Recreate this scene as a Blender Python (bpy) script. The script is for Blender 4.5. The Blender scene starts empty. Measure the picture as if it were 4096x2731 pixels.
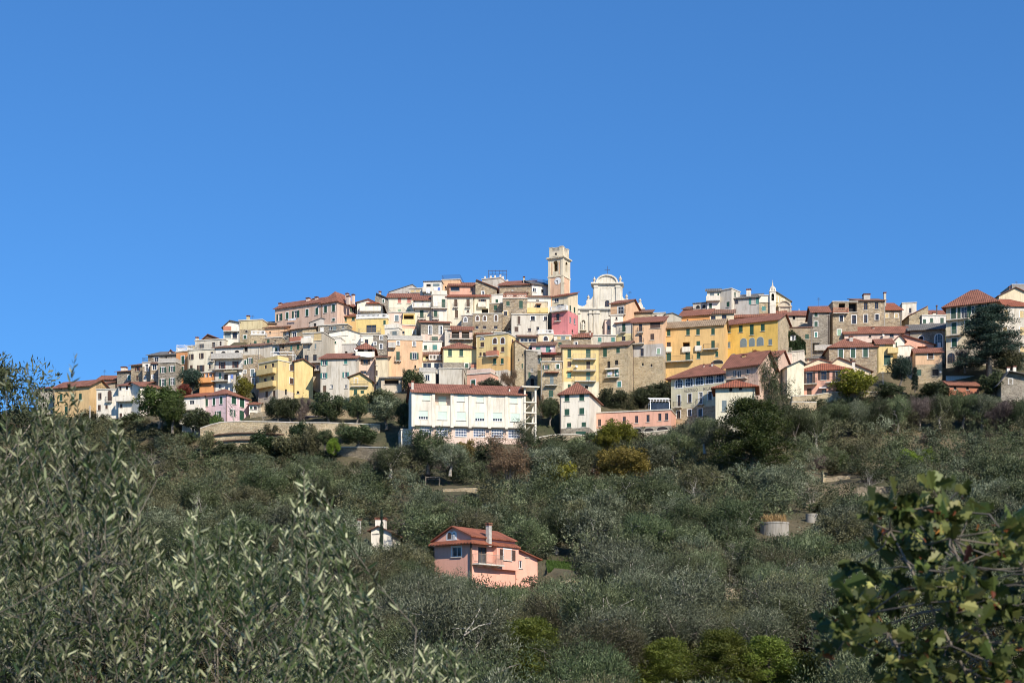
import bpy, math, random
import numpy as np
from mathutils import Vector, Matrix
random.seed(7)
SC = bpy.context.scene
COL = SC.collection
# ---------------------------------------------------------------- camera, sky, sun, exposure
F, CX, HY = 5690.0, 2048.0, 2650.0        # focal length, centre column and eye-level row, in photograph pixels
cam = bpy.data.cameras.new('camera')
cam.sensor_width = 36.0
cam.lens = 36.0 * F / 4096.0
cam.shift_y = (HY - 1365.5) / 4096.0
cam.clip_start = 0.1
cam.clip_end = 6000
cam.dof.use_dof = True
cam.dof.focus_distance = 230
cam.dof.aperture_fstop = 8.0
camo = bpy.data.objects.new('camera', cam)
camo.rotation_euler = (math.pi / 2, 0, 0)
COL.objects.link(camo)
SC.camera = camo
SUN_AZ, SUN_EL = 30.0, 37.0               # degrees to the right of "behind the camera", and above the horizon
wd = bpy.data.worlds.new('World')
SC.world = wd
wd.use_nodes = True
wn = wd.node_tree.nodes
sky = wn.new('ShaderNodeTexSky')
sky.sky_type = 'NISHITA'
sky.sun_disc = False
sky.sun_elevation = math.radians(SUN_EL)
sky.sun_rotation = math.radians(180 - SUN_AZ)
sky.altitude = 0
sky.air_density = 1.0
sky.dust_density = 0.0
sky.ozone_density = 10.0
bg = wn['Background']
bg.inputs[1].default_value = 0.13
gm = wn.new('ShaderNodeGamma'); gm.inputs[1].default_value = 0.7          # clear winter air: one even grade over the whole sky
tn = wn.new('ShaderNodeMix'); tn.data_type = 'RGBA'; tn.blend_type = 'MULTIPLY'; tn.inputs[0].default_value = 1.0
tn.inputs[7].default_value = (0.57, 1.09, 1.58, 1)
wd.node_tree.links.new(sky.outputs[0], gm.inputs[0])
wd.node_tree.links.new(gm.outputs[0], tn.inputs[6])
wd.node_tree.links.new(tn.outputs[2], bg.inputs[0])
sl = bpy.data.lights.new('sun', 'SUN')
sl.energy = 5.0
sl.angle = math.radians(0.53)
sl.color = (1.0, 0.905, 0.77)
so = bpy.data.objects.new('sun', sl)
a, e = math.radians(SUN_AZ), math.radians(SUN_EL)
sv = Vector((math.sin(a) * math.cos(e), -math.cos(a) * math.cos(e), math.sin(e)))
so.rotation_euler = sv.to_track_quat('Z', 'Y').to_euler()
so.location = sv * 300
COL.objects.link(so)
SC.view_settings.view_transform = 'Standard'
SC.view_settings.look = 'None'
SC.view_settings.exposure = 0.24
SC.view_settings.gamma = 1.0
SC.cycles.pixel_filter_type = 'BLACKMAN_HARRIS'
SC.cycles.filter_width = 1.0
SC.cycles.max_bounces = 6
SC.cycles.transparent_max_bounces = 4
# ---------------------------------------------------------------- where the ground lies
T_ = [0, .15, .3, .45, .6, .75, .9, 1.0, 1.1]
Y_ = [90, 130, 172, 218, 266, 296, 318, 334, 345]
TX = [-3000, -600, 0, 220, 360, 520, 700, 900, 1100, 1300, 1500, 1700, 1900, 2200, 2450, 2700, 2900, 3100, 3300, 3500, 3700, 3900, 4096, 5000, 7000]
TY = [1900, 1720, 1650, 1640, 1600, 1530, 1440, 1352, 1312, 1275, 1232, 1182, 1166, 1168, 1235, 1245, 1218, 1228, 1262, 1232, 1262, 1235, 1215, 1230, 1400]
def top(px): return np.interp(px, TX, TY)
def depth(px, py):
    t = (2731 - py) / (2731 - top(px))
    return float(np.interp(t, T_, Y_))
def ground_z(X, Y):
    X = np.asarray(X, float); Y = np.asarray(Y, float)
    Yc = np.clip(Y, 90, 334)
    px = CX + F * X / np.maximum(Yc, 90)
    t = np.interp(Yc, Y_, T_)
    py = 2731 - t * (2731 - top(px))
    Z = (HY - py) * Yc / F
    Z = Z - np.clip(Y - 334, 0, 400) * .35
    nearz = np.interp(Y, [-60, 0, 3, 12, 30, 60, 75, 90], [4, -1.7, -2.2, -3.6, -6.5, -6.5, -4.5, -1.3])
    return np.where(Y < 90, np.minimum(nearz, Z - np.interp(Y, [60, 75, 90], [5, 3, 0])), Z)
def gz(X, Y): return float(ground_z(X, Y))
# ---------------------------------------------------------------- materials
MATS = {}
def new_mat(name):
    m = bpy.data.materials.new(name); m.use_nodes = True
    nt = m.node_tree
    return m, nt, nt.nodes, nt.links, nt.nodes['Principled BSDF']
def nd(ns, t, **kw):
    n = ns.new('ShaderNode' + t)
    for k, v in kw.items():
        if k == 'op': n.operation = v
        elif k == 'dt': n.data_type = v
        elif k == 'bt': n.blend_type = v
        else: n.inputs[k].default_value = v
    return n
def coords(ns, lk, rnd=True, sc=(1, 1, 1)):
    tc = nd(ns, 'TexCoord'); mp = nd(ns, 'Mapping'); mp.inputs['Scale'].default_value = sc
    lk.new(tc.outputs['Object'], mp.inputs[0])
    if rnd:
        oi = nd(ns, 'ObjectInfo'); mu = nd(ns, 'Math', op='MULTIPLY'); mu.inputs[1].default_value = 97.0
        lk.new(oi.outputs['Random'], mu.inputs[0]); lk.new(mu.outputs[0], mp.inputs['Location'])
    return mp.outputs[0]
def noise(ns, lk, vec, scale, detail=3, rough=.55):
    n = nd(ns, 'TexNoise', Scale=scale, Detail=detail, Roughness=rough); lk.new(vec, n.inputs['Vector']); return n
def ramp(ns, lk, fac, stops):
    r = nd(ns, 'ValToRGB'); cr = r.color_ramp
    while len(cr.elements) > 1: cr.elements.remove(cr.elements[-1])
    cr.elements[0].position = stops[0][0]; cr.elements[0].color = (*stops[0][1], 1)
    for p, c in stops[1:]:
        el = cr.elements.new(p); el.color = (*c, 1)
    lk.new(fac, r.inputs[0]); return r.outputs[0]
def mul(c, k): return tuple(min(1, x * k) for x in c)
def mixc(ns, lk, fac, c1, c2, bt='MIX'):
    n = nd(ns, 'Mix', dt='RGBA'); n.blend_type = bt
    if isinstance(fac, float): n.inputs[0].default_value = fac
    else: lk.new(fac, n.inputs[0])
    for s, c in ((6, c1), (7, c2)):
        if isinstance(c, tuple): n.inputs[s].default_value = (*c, 1)
        else: lk.new(c, n.inputs[s])
    return n.outputs[2]
def bump(ns, lk, bs, h, st, dist=.05):
    b = nd(ns, 'Bump', Strength=st, Distance=dist); lk.new(h, b.inputs['Height']); lk.new(b.outputs[0], bs.inputs['Normal'])
def plaster(name, c, dirt=.5):
    m, nt, ns, lk, bs = new_mat(name)
    v = coords(ns, lk); vs = coords(ns, lk, True, (1.6, 1.6, .22))
    n1 = noise(ns, lk, v, .35, 4); n2 = noise(ns, lk, vs, 1.3, 4, .65); n3 = noise(ns, lk, v, 7, 3)
    base = ramp(ns, lk, n1.outputs[0], [(.3, mul(c, .86)), (.5, c), (.7, mul(c, 1.07))])
    st = ramp(ns, lk, n2.outputs[0], [(.30, (.50, .45, .38)), (.50, (.95, .94, .92)), (.6, (1, 1, 1))])
    col = mixc(ns, lk, dirt, base, st, 'MULTIPLY')
    n4 = noise(ns, lk, v, .55, 5, .7); pm = ramp(ns, lk, n4.outputs[0], [(.60, (0, 0, 0)), (.66, (1, 1, 1))]); pf = nd(ns, 'Math', op='MULTIPLY'); pf.inputs[1].default_value = dirt * .5; lk.new(pm, pf.inputs[0])
    g_ = (c[0] + c[1] + c[2]) / 3; col = mixc(ns, lk, pf.outputs[0], col, (g_ * .80, g_ * .74, g_ * .64))
    fine = ramp(ns, lk, n3.outputs[0], [(.3, (.92, .92, .92)), (.7, (1.04, 1.03, 1.02))])
    col = mixc(ns, lk, .8, col, fine, 'MULTIPLY')
    lk.new(col, bs.inputs['Base Color']); bs.inputs['Roughness'].default_value = .93
    bump(ns, lk, bs, n3.outputs[0], .35, .03)
    MATS[name] = m
def stone(name, cs, mortar, sc=2.6):
    m, nt, ns, lk, bs = new_mat(name)
    v = coords(ns, lk, True, (1, 1, 1.75))
    wob = noise(ns, lk, v, 1.2, 2); vv = mixc(ns, lk, .12, v, wob.outputs['Color'])
    vo = nd(ns, 'TexVoronoi', Scale=sc); lk.new(vv, vo.inputs['Vector'])
    ed = nd(ns, 'TexVoronoi', Scale=sc); ed.feature = 'DISTANCE_TO_EDGE'; lk.new(vv, ed.inputs['Vector'])
    sp = nd(ns, 'SeparateColor'); lk.new(vo.outputs['Color'], sp.inputs[0])
    col = ramp(ns, lk, sp.outputs[0], [(0, cs[0]), (.35, cs[1]), (.7, cs[2]), (1, cs[3])])
    n1 = noise(ns, lk, v, .3, 4); pt = ramp(ns, lk, n1.outputs[0], [(.35, (.72, .70, .68)), (.65, (1.12, 1.1, 1.05))])
    col = mixc(ns, lk, 1.0, col, pt, 'MULTIPLY')
    ef = ramp(ns, lk, ed.outputs[0], [(.015, (1, 1, 1)), (.06, (0, 0, 0))])
    col = mixc(ns, lk, ef, col, mortar)
    lk.new(col, bs.inputs['Base Color']); bs.inputs['Roughness'].default_value = .95
    eh = ramp(ns, lk, ed.outputs[0], [(.0, (0, 0, 0)), (.12, (1, 1, 1))])
    bump(ns, lk, bs, eh, .9, .12)
    MATS[name] = m
def tile(name, c, axis=0):
    m, nt, ns, lk, bs = new_mat(name)
    v = coords(ns, lk, False)
    n1 = noise(ns, lk, coords(ns, lk, True), .7, 4); n2 = noise(ns, lk, v, 5.5, 3, .7)
    wv = nd(ns, 'TexWave', Scale=.72, Distortion=.25); wv.bands_direction = 'X' if axis == 0 else 'Y'; wv.inputs['Detail'].default_value = 1
    lk.new(v, wv.inputs['Vector'])
    wr = nd(ns, 'TexWave', Scale=.45, Distortion=.4); wr.bands_direction = 'Y' if axis == 0 else 'X'; wr.wave_profile = 'SAW'
    lk.new(v, wr.inputs['Vector'])
    col = ramp(ns, lk, n2.outputs[0], [(.3, mul(c, .62)), (.5, c), (.72, (c[0] * 1.25, c[1] * 1.4, c[2] * 1.45))])
    pt = ramp(ns, lk, n1.outputs[0], [(.35, (.7, .68, .66)), (.6, (1.05, 1.05, 1.05))])
    col = mixc(ns, lk, 1.0, col, pt, 'MULTIPLY')
    gr = ramp(ns, lk, wv.outputs[0], [(0, (.6, .6, .6)), (.5, (1.05, 1.05, 1.05))])
    col = mixc(ns, lk, .6, col, gr, 'MULTIPLY')
    lk.new(col, bs.inputs['Base Color']); bs.inputs['Roughness'].default_value = .9
    ad = nd(ns, 'Math', op='ADD'); lk.new(wv.outputs[0], ad.inputs[0]); lk.new(wr.outputs[0], ad.inputs[1])
    bump(ns, lk, bs, ad.outputs[0], .8, .08)
    MATS[name] = m
def plain(name, c, rough=.7, var=.15, metal=0, sc=3.):
    m, nt, ns, lk, bs = new_mat(name)
    n = noise(ns, lk, coords(ns, lk), sc, 3)
    col = ramp(ns, lk, n.outputs[0], [(.3, mul(c, 1 - var)), (.7, mul(c, 1 + var))])
    lk.new(col, bs.inputs['Base Color']); bs.inputs['Roughness'].default_value = rough; bs.inputs['Metallic'].default_value = metal
    MATS[name] = m
def leafmat(name, c1, c2, c3, trans=.25, rough=.55):
    m, nt, ns, lk, bs = new_mat(name)
    at = nd(ns, 'Attribute'); at.attribute_name = 'tint'
    oi = nd(ns, 'ObjectInfo')
    col = ramp(ns, lk, at.outputs['Fac'], [(0, c1), (.55, c2), (1, c3)])
    hs = nd(ns, 'HueSaturation'); lk.new(col, hs.inputs['Color'])
    for o, lo, hi, inp in ((oi.outputs['Random'], .485, .515, 'Hue'), (oi.outputs['Random'], .6, 1.4, 'Value')):
        mr = nd(ns, 'MapRange'); mr.inputs['To Min'].default_value = lo; mr.inputs['To Max'].default_value = hi
        lk.new(o, mr.inputs[0]); lk.new(mr.outputs[0], hs.inputs[inp])
    lk.new(hs.outputs[0], bs.inputs['Base Color']); bs.inputs['Roughness'].default_value = rough
    bs.inputs['Specular IOR Level'].default_value = .3
    tr = nd(ns, 'BsdfTranslucent'); lk.new(hs.outputs[0], tr.inputs[0])
    mx = nd(ns, 'MixShader'); mx.inputs[0].default_value = trans
    lk.new(bs.outputs[0], mx.inputs[1]); lk.new(tr.outputs[0], mx.inputs[2])
    lk.new(mx.outputs[0], ns['Material Output'].inputs[0])
    MATS[name] = m
for n_, c_, d_ in [
    ('white', (.79, .735, .62), .5), ('ivory', (.74, .68, .53), .6), ('cream', (.75, .64, .44), .55), ('paleyel', (.76, .66, .36), .35),
    ('yellow', (.74, .56, .22), .3), ('bryel', (.72, .48, .12), .4), ('ochre', (.70, .46, .19), .4), ('oldochre', (.66, .46, .23), .6),
    ('peach', (.73, .48, .29), .5), ('salmon', (.72, .40, .29), .35), ('rose', (.66, .24, .24), .3), ('palepink', (.72, .55, .45), .5),
    ('pinkgrey', (.64, .46, .35), .55), ('orange', (.70, .32, .13), .35), ('deeporange', (.72, .34, .12), .3), ('grey', (.48, .45, .41), .7),
    ('greywhite', (.61, .565, .475), .7), ('beige', (.60, .52, .40), .6), ('greybeige', (.50, .45, .36), .6), ('bluewhite', (.73, .70, .63), .5),
    ('sage', (.58, .54, .38), .35), ('lilac', (.70, .52, .54), .35), ('lemon', (.74, .57, .26), .45), ('creamw', (.76, .70, .52), .5),
    ('villa', (.80, .43, .32), .25), ('tankc', (.36, .34, .30), .95), ('darkgrey', (.30, .29, .27), .5), ('towercream', (.72, .635, .47), .65),
    ('towerpink', (.72, .46, .30), .5), ('church', (.72, .675, .57), .65), ('redbrown', (.42, .17, .10), .4), ('ywall', (.64, .54, .32), .6)]:
    plaster(n_, c_, d_)
stone('stone', [(.29, .22, .15), (.46, .36, .235), (.56, .455, .315), (.37, .31, .235)], (.54, .46, .345))
stone('stonegrey', [(.24, .21, .165), (.37, .325, .26), (.46, .41, .33), (.30, .265, .215)], (.46, .42, .34))
stone('stonetan', [(.40, .31, .19), (.55, .44, .28), (.62, .52, .35), (.46, .375, .25)], (.60, .51, .37))
stone('drystone', [(.24, .20, .14), (.36, .30, .21), (.43, .37, .27), (.30, .25, .18)], (.17, .14, .10), 2.2)
for ax in (0, 1):
    s_ = 'xy'[ax]
    tile('tile' + s_, (.27, .108, .068), ax); tile('tilebr' + s_, (.31, .098, .05), ax); tile('tilebrown' + s_, (.23, .12, .08), ax); tile('slate' + s_, (.16, .15, .14), ax)
    tile('tiletan' + s_, (.34, .24, .15), ax)
plain('concrete', (.46, .43, .38), .9, .2); plain('slab', (.58, .54, .46), .9, .2)
plain('green', (.020, .075, .045), .6, .2); plain('teal', (.06, .22, .19), .6, .2); plain('sagegreen', (.28, .42, .28), .65, .15)
plain('brown', (.085, .048, .032), .6, .2); plain('maroon', (.13, .045, .035), .6, .15); plain('pinkshut', (.52, .20, .15), .6, .1)
plain('tan', (.58, .44, .22), .7, .12); plain('bluegrey', (.17, .22, .23), .6, .15); plain('mint', (.55, .66, .56), .5, .05)
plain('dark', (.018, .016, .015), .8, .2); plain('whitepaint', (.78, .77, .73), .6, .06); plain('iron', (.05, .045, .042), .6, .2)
plain('paleiron', (.30, .27, .22), .6, .2); plain('wood', (.11, .065, .04), .7, .25); plain('redlattice', (.46, .19, .12), .8, .15)
plain('awntan', (.62, .54, .36), .8, .1); plain('awnred', (.45, .07, .06), .8, .1); plain('awnorange', (.72, .16, .07), .8, .1); plain('cloth', (.76, .77, .78), .9, .05)
plain('clothblue', (.16, .24, .55), .9, .1); plain('clothbeige', (.46, .41, .34), .9, .1); plain('blueiron', (.045, .075, .16), .5, .1)
plain('bronze', (.10, .10, .07), .4, .2, .8); plain('bark', (.17, .145, .115), .9, .3, 0, 9.); plain('palebark', (.36, .33, .28), .9, .25, 0, 9.); plain('twig', (.24, .20, .155), .9, .3, 0, 9.)
plain('letter', (.20, .175, .14), .9, .1); plain('zinc', (.42, .44, .45), .5, .12, .4); plain('urnstone', (.52, .47, .38), .9, .2); plain('bluesheet', (.035, .06, .16), .7, .2)
plain('gasket', (.40, .42, .42), .4, .1)
def glassmat(name, c, rough):
    m, nt, ns, lk, bs = new_mat(name)
    n = noise(ns, lk, coords(ns, lk), 1.4, 2)
    lk.new(ramp(ns, lk, n.outputs[0], [(.3, mul(c, .6)), (.7, mul(c, 1.5))]), bs.inputs['Base Color'])
    bs.inputs['Roughness'].default_value = rough; bs.inputs['Specular IOR Level'].default_value = .6
    MATS[name] = m
glassmat('glass', (.030, .035, .045), .12); glassmat('glassblue', (.045, .065, .13), .15); glassmat('glasspale', (.22, .27, .31), .2)
leafmat('olive', (.024, .034, .013), (.074, .092, .037), (.255, .28, .15), .05)
leafmat('olivegrey', (.029, .038, .019), (.088, .102, .056), (.31, .33, .22), .05)
leafmat('olivebrown', (.034, .036, .015), (.088, .088, .039), (.23, .215, .115), .05)
leafmat('evergreen', (.022, .034, .014), (.054, .072, .028), (.13, .15, .066), .08)
leafmat('pineleaf', (.028, .050, .012), (.068, .102, .022), (.14, .19, .045), .2)
leafmat('pinebright', (.048, .070, .010), (.105, .135, .018), (.20, .22, .04), .2)
leafmat('cedarleaf', (.010, .024, .016), (.024, .046, .030), (.060, .095, .058), .1)
leafmat('gold', (.085, .060, .014), (.16, .115, .026), (.25, .18, .05), .3)
leafmat('yelgreen', (.065, .065, .010), (.14, .135, .016), (.26, .23, .03), .3)
leafmat('lime', (.06, .11, .012), (.14, .22, .02), (.26, .34, .05), .3)
leafmat('redleaf', (.11, .022, .018), (.20, .05, .035), (.28, .09, .06), .3)
leafmat('flame', (.28, .04, .015), (.55, .09, .03), (.70, .16, .05), .3)
leafmat('purple', (.085, .062, .054), (.14, .108, .094), (.22, .175, .15), .2)
leafmat('rust', (.075, .045, .026), (.15, .088, .052), (.30, .20, .13), .3)
leafmat('ivy', (.012, .028, .010), (.030, .058, .018), (.075, .12, .04), .15)
leafmat('reed', (.17, .095, .042), (.28, .165, .075), (.40, .27, .14), .2)
leafmat('drygrass', (.075, .062, .032), (.15, .12, .062), (.25, .20, .11), .2)
leafmat('freshgrass', (.035, .075, .012), (.07, .14, .02), (.14, .22, .05), .3)
leafmat('nearolive', (.016, .036, .012), (.080, .115, .038), (.60, .62, .37), .15, .4)  # pale end of the ramp is the sunlit leaf highlight put into colour
leafmat('oak', (.024, .044, .010), (.105, .132, .032), (.44, .43, .14), .3, .5)
leafmat('oakdry', (.20, .06, .02), (.42, .17, .05), (.60, .38, .06), .35)
# ---------------------------------------------------------------- mesh helpers
class MB:
    def __init__(s): s.v = []; s.f = []; s.m = []
    def poly(s, pts, m=0):
        b = len(s.v); s.v += [tuple(p) for p in pts]; s.f.append(tuple(range(b, b + len(pts)))); s.m.append(m)
    def hexa(s, p, m=0):      # 8 points: bottom 0-3 counter-clockwise, top 4-7
        b = len(s.v); s.v += [tuple(q) for q in p]
        for f in ((3, 2, 1, 0), (4, 5, 6, 7), (0, 1, 5, 4), (1, 2, 6, 5), (2, 3, 7, 6), (3, 0, 4, 7)):
            s.f.append(tuple(b + i for i in f)); s.m.append(m)
    def box(s, x0, x1, y0, y1, z0, z1, m=0):
        s.hexa([(x0, y0, z0), (x1, y0, z0), (x1, y1, z0), (x0, y1, z0), (x0, y0, z1), (x1, y0, z1), (x1, y1, z1), (x0, y1, z1)], m)
    def slabquad(s, q, th, m=0):   # a tilted slab under the quad q
        s.hexa([(p[0], p[1], p[2] - th) for p in q] + list(q), m)
    def prism(s, pts, y0, y1, m=0):  # outline in x,z pushed from y0 to y1
        n = len(pts)
        s.poly([(x, y0, z) for x, z in pts], m); s.poly([(x, y1, z) for x, z in reversed(pts)], m)
        for i in range(n):
            (xa, za), (xb, zb) = pts[i], pts[(i + 1) % n]
            s.poly([(xb, y0, zb), (xa, y0, za), (xa, y1, za), (xb, y1, zb)], m)
    def lathe(s, prof, c=(0, 0, 0), n=12, m=0):
        b = len(s.v)
        for r, z in prof:
            for i in range(n):
                t = 2 * math.pi * i / n; s.v.append((c[0] + r * math.cos(t), c[1] + r * math.sin(t), c[2] + z))
        for k in range(len(prof) - 1):
            for i in range(n):
                j = (i + 1) % n
                s.f.append((b + k * n + i, b + k * n + j, b + (k + 1) * n + j, b + (k + 1) * n + i)); s.m.append(m)
        s.f.append(tuple(b + (len(prof) - 1) * n + i for i in range(n))); s.m.append(m)
    def tube(s, pts, rad, n=5, m=0):
        b = len(s.v); K = len(pts)
        for k, p in enumerate(pts):
            p = Vector(p); d = (Vector(pts[min(k + 1, K - 1)]) - Vector(pts[max(k - 1, 0)])).normalized()
            ax = d.cross(Vector((.3, .8, .1))).normalized(); ay = d.cross(ax)
            r = rad[k] if isinstance(rad, (list, tuple)) else rad
            for i in range(n):
                t = 2 * math.pi * i / n; s.v.append(tuple(p + ax * (r * math.cos(t)) + ay * (r * math.sin(t))))
        for k in range(K - 1):
            for i in range(n):
                j = (i + 1) % n
                s.f.append((b + k * n + i, b + k * n + j, b + (k + 1) * n + j, b + (k + 1) * n + i)); s.m.append(m)
        s.f.append(tuple(b + (K - 1) * n + i for i in range(n))); s.m.append(m)
    def mesh(s, name, mats):
        me = bpy.data.meshes.new(name); me.from_pydata(s.v, [], s.f)
        for m in mats: me.materials.append(MATS[m])
        me.polygons.foreach_set('material_index', s.m); me.update(); return me
    def build(s, name, mats, parent=None, smooth=False):
        if isinstance(mats, str): mats = [mats]
        me = s.mesh(name, mats)
        if smooth: me.polygons.foreach_set('use_smooth', [True] * len(me.polygons))
        return obj(name, me, parent)
def obj(name, me, parent=None, loc=None):
    o = bpy.data.objects.new(name, me); COL.objects.link(o)
    if parent: o.parent = parent
    if loc is not None: o.location = loc
    return o
def tag(o, label, cat, group=None, kind=None):
    if label: o['label'] = label
    if cat: o['category'] = cat
    if group: o['group'] = group
    if kind: o['kind'] = kind
    return o
# ---------------------------------------------------------------- frames: a facade seen between photograph pixels, standing at its own distance
FOOT = []
class Frame:
    def __init__(s, x0, yl, x1, yr, yb, Y=None, yaw=None, dy=0, sink=4.0):
        xc = (x0 + x1) / 2
        Yc = (Y if Y else depth(xc, yb)) + dy
        if yaw is None:
            r = (HY - yl) / (HY - yr); Yl = 2 * Yc / (1 + r); Yr = r * Yl
        else:
            w = (x1 - x0) * Yc / F; k = math.tan(math.radians(yaw)) * w / 2
            Yl, Yr = Yc - k, Yc + k
        w = (x1 - x0) * Yc / F; lim = 1.0 * w
        if abs(Yr - Yl) > lim: sg = math.copysign(lim / 2, Yr - Yl); Yl, Yr = Yc - sg, Yc + sg
        s.A = Vector(((x0 - CX) * Yl / F, Yl)); s.B = Vector(((x1 - CX) * Yr / F, Yr))
        s.u = (s.B - s.A).normalized(); s.W = (s.B - s.A).length; s.n = Vector((-s.u.y, s.u.x))
        s.Y = Yc; s.zb = (HY - yb) * Yc / F - sink; s.mid = (s.A + s.B) / 2; s.zg = (HY - yb) * Yc / F
        s.H = (HY - (yl + yr) / 2) * Yc / F - s.zb
    def root(s, name):
        o = bpy.data.objects.new(name, None); o.empty_display_size = .5
        o.location = (s.mid.x, s.mid.y, s.zb); o.rotation_euler = (0, 0, math.atan2(s.u.y, s.u.x)); COL.objects.link(o); return o
    def loc(s, px, py, off=0.0):       # pixel -> local x,z on the plane y = off
        d = Vector(((px - CX) / F, 1.0)); o = s.A + s.n * off
        Y = o.dot(s.n) / d.dot(s.n); p = d * Y
        return (p - s.mid).dot(s.u), (HY - py) * Y / F - s.zb
    def loc_side(s, px, py, sg):       # pixel -> local y,z on the side wall
        c = s.B if sg > 0 else s.A
        d = Vector(((px - CX) / F, 1.0)); Y = c.dot(s.u) / d.dot(s.u); p = d * Y
        return (p - c).dot(s.n), (HY - py) * Y / F - s.zb
    def zat(s, py, off):               # height of a pixel row at local depth off (middle)
        p = s.mid + s.n * off; return (HY - py) * p.y / F - s.zb
    def side_depth(s, x2, sg):
        c = s.B if sg > 0 else s.A; k = (x2 - CX) / F
        return (k * c.y - c.x) / (s.n.x - k * s.n.y)
    def scale(s): return s.Y / F       # metres per photograph pixel
def walls_rect(mb, P, W, H, holes, zones, z0=0):
    """P(u,z,d) -> point; holes (u0,u1,z0,z1,depth); zones [(ztop_of_zone, mat index)] from the top down"""
    us = sorted({0, W} | {h[0] for h in holes} | {h[1] for h in holes})
    zs = sorted({z0, H} | {h[2] for h in holes} | {h[3] for h in holes} | {z for z, m in zones if z0 < z < H})
    for i in range(len(us) - 1):
        for j in range(len(zs) - 1):
            a, b, c, d = us[i], us[i + 1], zs[j], zs[j + 1]
            if b - a < 1e-5 or d - c < 1e-5: continue
            um, zm = (a + b) / 2, (c + d) / 2
            if any(h[0] < um < h[1] and h[2] < zm < h[3] for h in holes): continue
            mi = 0
            for zt, m in zones:
                if zm < zt: mi = m
            mb.poly([P(a, c, 0), P(b, c, 0), P(b, d, 0), P(a, d, 0)], mi)
    for a, b, c, d, k in holes:
        mi = 0
        for zt, m in zones:
            if (c + d) / 2 < zt: mi = m
        for q in (((a, c), (a, d)), ((b, d), (b, c)), ((a, d), (b, d)), ((b, c), (a, c))):
            (ua, za), (ub, zb) = q
            mb.poly([P(ua, za, 0), P(ua, za, k), P(ub, zb, k), P(ub, zb, 0)], mi)
        mb.poly([P(a, c, k), P(b, c, k), P(b, d, k), P(a, d, k)], mi)
SHUT = dict(G='green', T='teal', L='sagegreen', B='brown', M='maroon', R='pinkshut', C='tan', E='bluegrey', S='mint', X='whitepaint')
MC = {}
def cached(key, fn):
    if key not in MC: MC[key] = fn()
    return MC[key]
def arch_pts(w, h, n=8):
    r = w / 2; hs = max(h - r, h * .35); ry = h - hs
    return [(-r, -h / 2), (r, -h / 2)] + [(r * math.cos(math.pi * i / n), -h / 2 + hs + ry * math.sin(math.pi * i / n)) for i in range(n + 1)]
def frame_mesh(kind, w, h, arch, sur, glassframe):
    mb = MB(); fm = 0
    if arch:
        o = arch_pts(w + (.34 if sur else .12), h + (.30 if sur else .1)); mb.prism(o, -.035, .0, 0 if sur else 1)
        if glassframe:
            i = arch_pts(w, h); mb.prism(i, -.05, -.03, 2)
    else:
        if sur:
            t = .14
            mb.box(-w / 2 - t, -w / 2, -.03, .02, -h / 2, h / 2 + t); mb.box(w / 2, w / 2 + t, -.03, .02, -h / 2, h / 2 + t)
            mb.box(-w / 2, w / 2, -.03, .02, h / 2, h / 2 + t)
        mb.box(-w / 2 - .12, w / 2 + .12, -.12, .05, -h / 2 - .09, -h / 2, 1)
        if glassframe:
            t = .07
            for x0, x1, z0, z1 in ((-w / 2, -w / 2 + t, -h / 2, h / 2), (w / 2 - t, w / 2, -h / 2, h / 2), (-w / 2 + t, w / 2 - t, h / 2 - t, h / 2), (-w / 2 + t, w / 2 - t, -h / 2, -h / 2 + t), (-t / 2, t / 2, -h / 2 + t, h / 2 - t)):
                mb.box(x0, x1, .10, .15, z0, z1, 2)
            if h > 1.5: mb.box(-w / 2 + t, w / 2 - t, .105, .145, h * .08, h * .08 + .05, 2)
    return mb.mesh('window', ['whitepaint', 'slab', 'wood' if kind in 'NDBMC' else 'whitepaint'])
def leaf_mesh(w, h, mat):
    def f():
        mb = MB(); t = .06
        mb.box(-w / 2, w / 2, 0, .03, -h / 2, h / 2)
        mb.box(-w / 2, -w / 2 + t, -.02, 0, -h / 2, h / 2); mb.box(w / 2 - t, w / 2, -.02, 0, -h / 2, h / 2)
        for z in (-h / 2, -t / 2, h / 2 - t): mb.box(-w / 2 + t, w / 2 - t, -.018, 0, z, z + t)
        n = max(3, int(h / .16))
        for i in range(n):
            z = -h / 2 + h * (i + .5) / n
            mb.poly([(-w / 2 + t, -.003, z + .03), (-w / 2 + t, -.018, z - .03), (w / 2 - t, -.018, z - .03), (w / 2 - t, -.003, z + .03)])
        return mb.mesh('shutter', [mat])
    return cached(('leaf', round(w, 2), round(h, 2), mat), f)
def pane_mesh(w, h, y, mat, arch=False):
    def f():
        mb = MB()
        if arch:
            mb.prism(arch_pts(w, h), y - .012, y, 0)
        else: mb.box(-w / 2, w / 2, y, y + .02, -h / 2, h / 2)
        return mb.mesh('pane', [mat])
    return cached(('pane', round(w, 2), round(h, 2), y, mat, arch), f)
def q5(x): return max(.25, round(x * 20) / 20)
def parse(s):
    out = []
    for grp in s.split(';'):
        t = grp.split()
        if not t: continue
        w, h = t[1].split('x')
        for c in t[2:]:
            x, y = c.split(','); out.append((t[0], float(w), float(h), float(x), float(y)))
    return out
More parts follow.
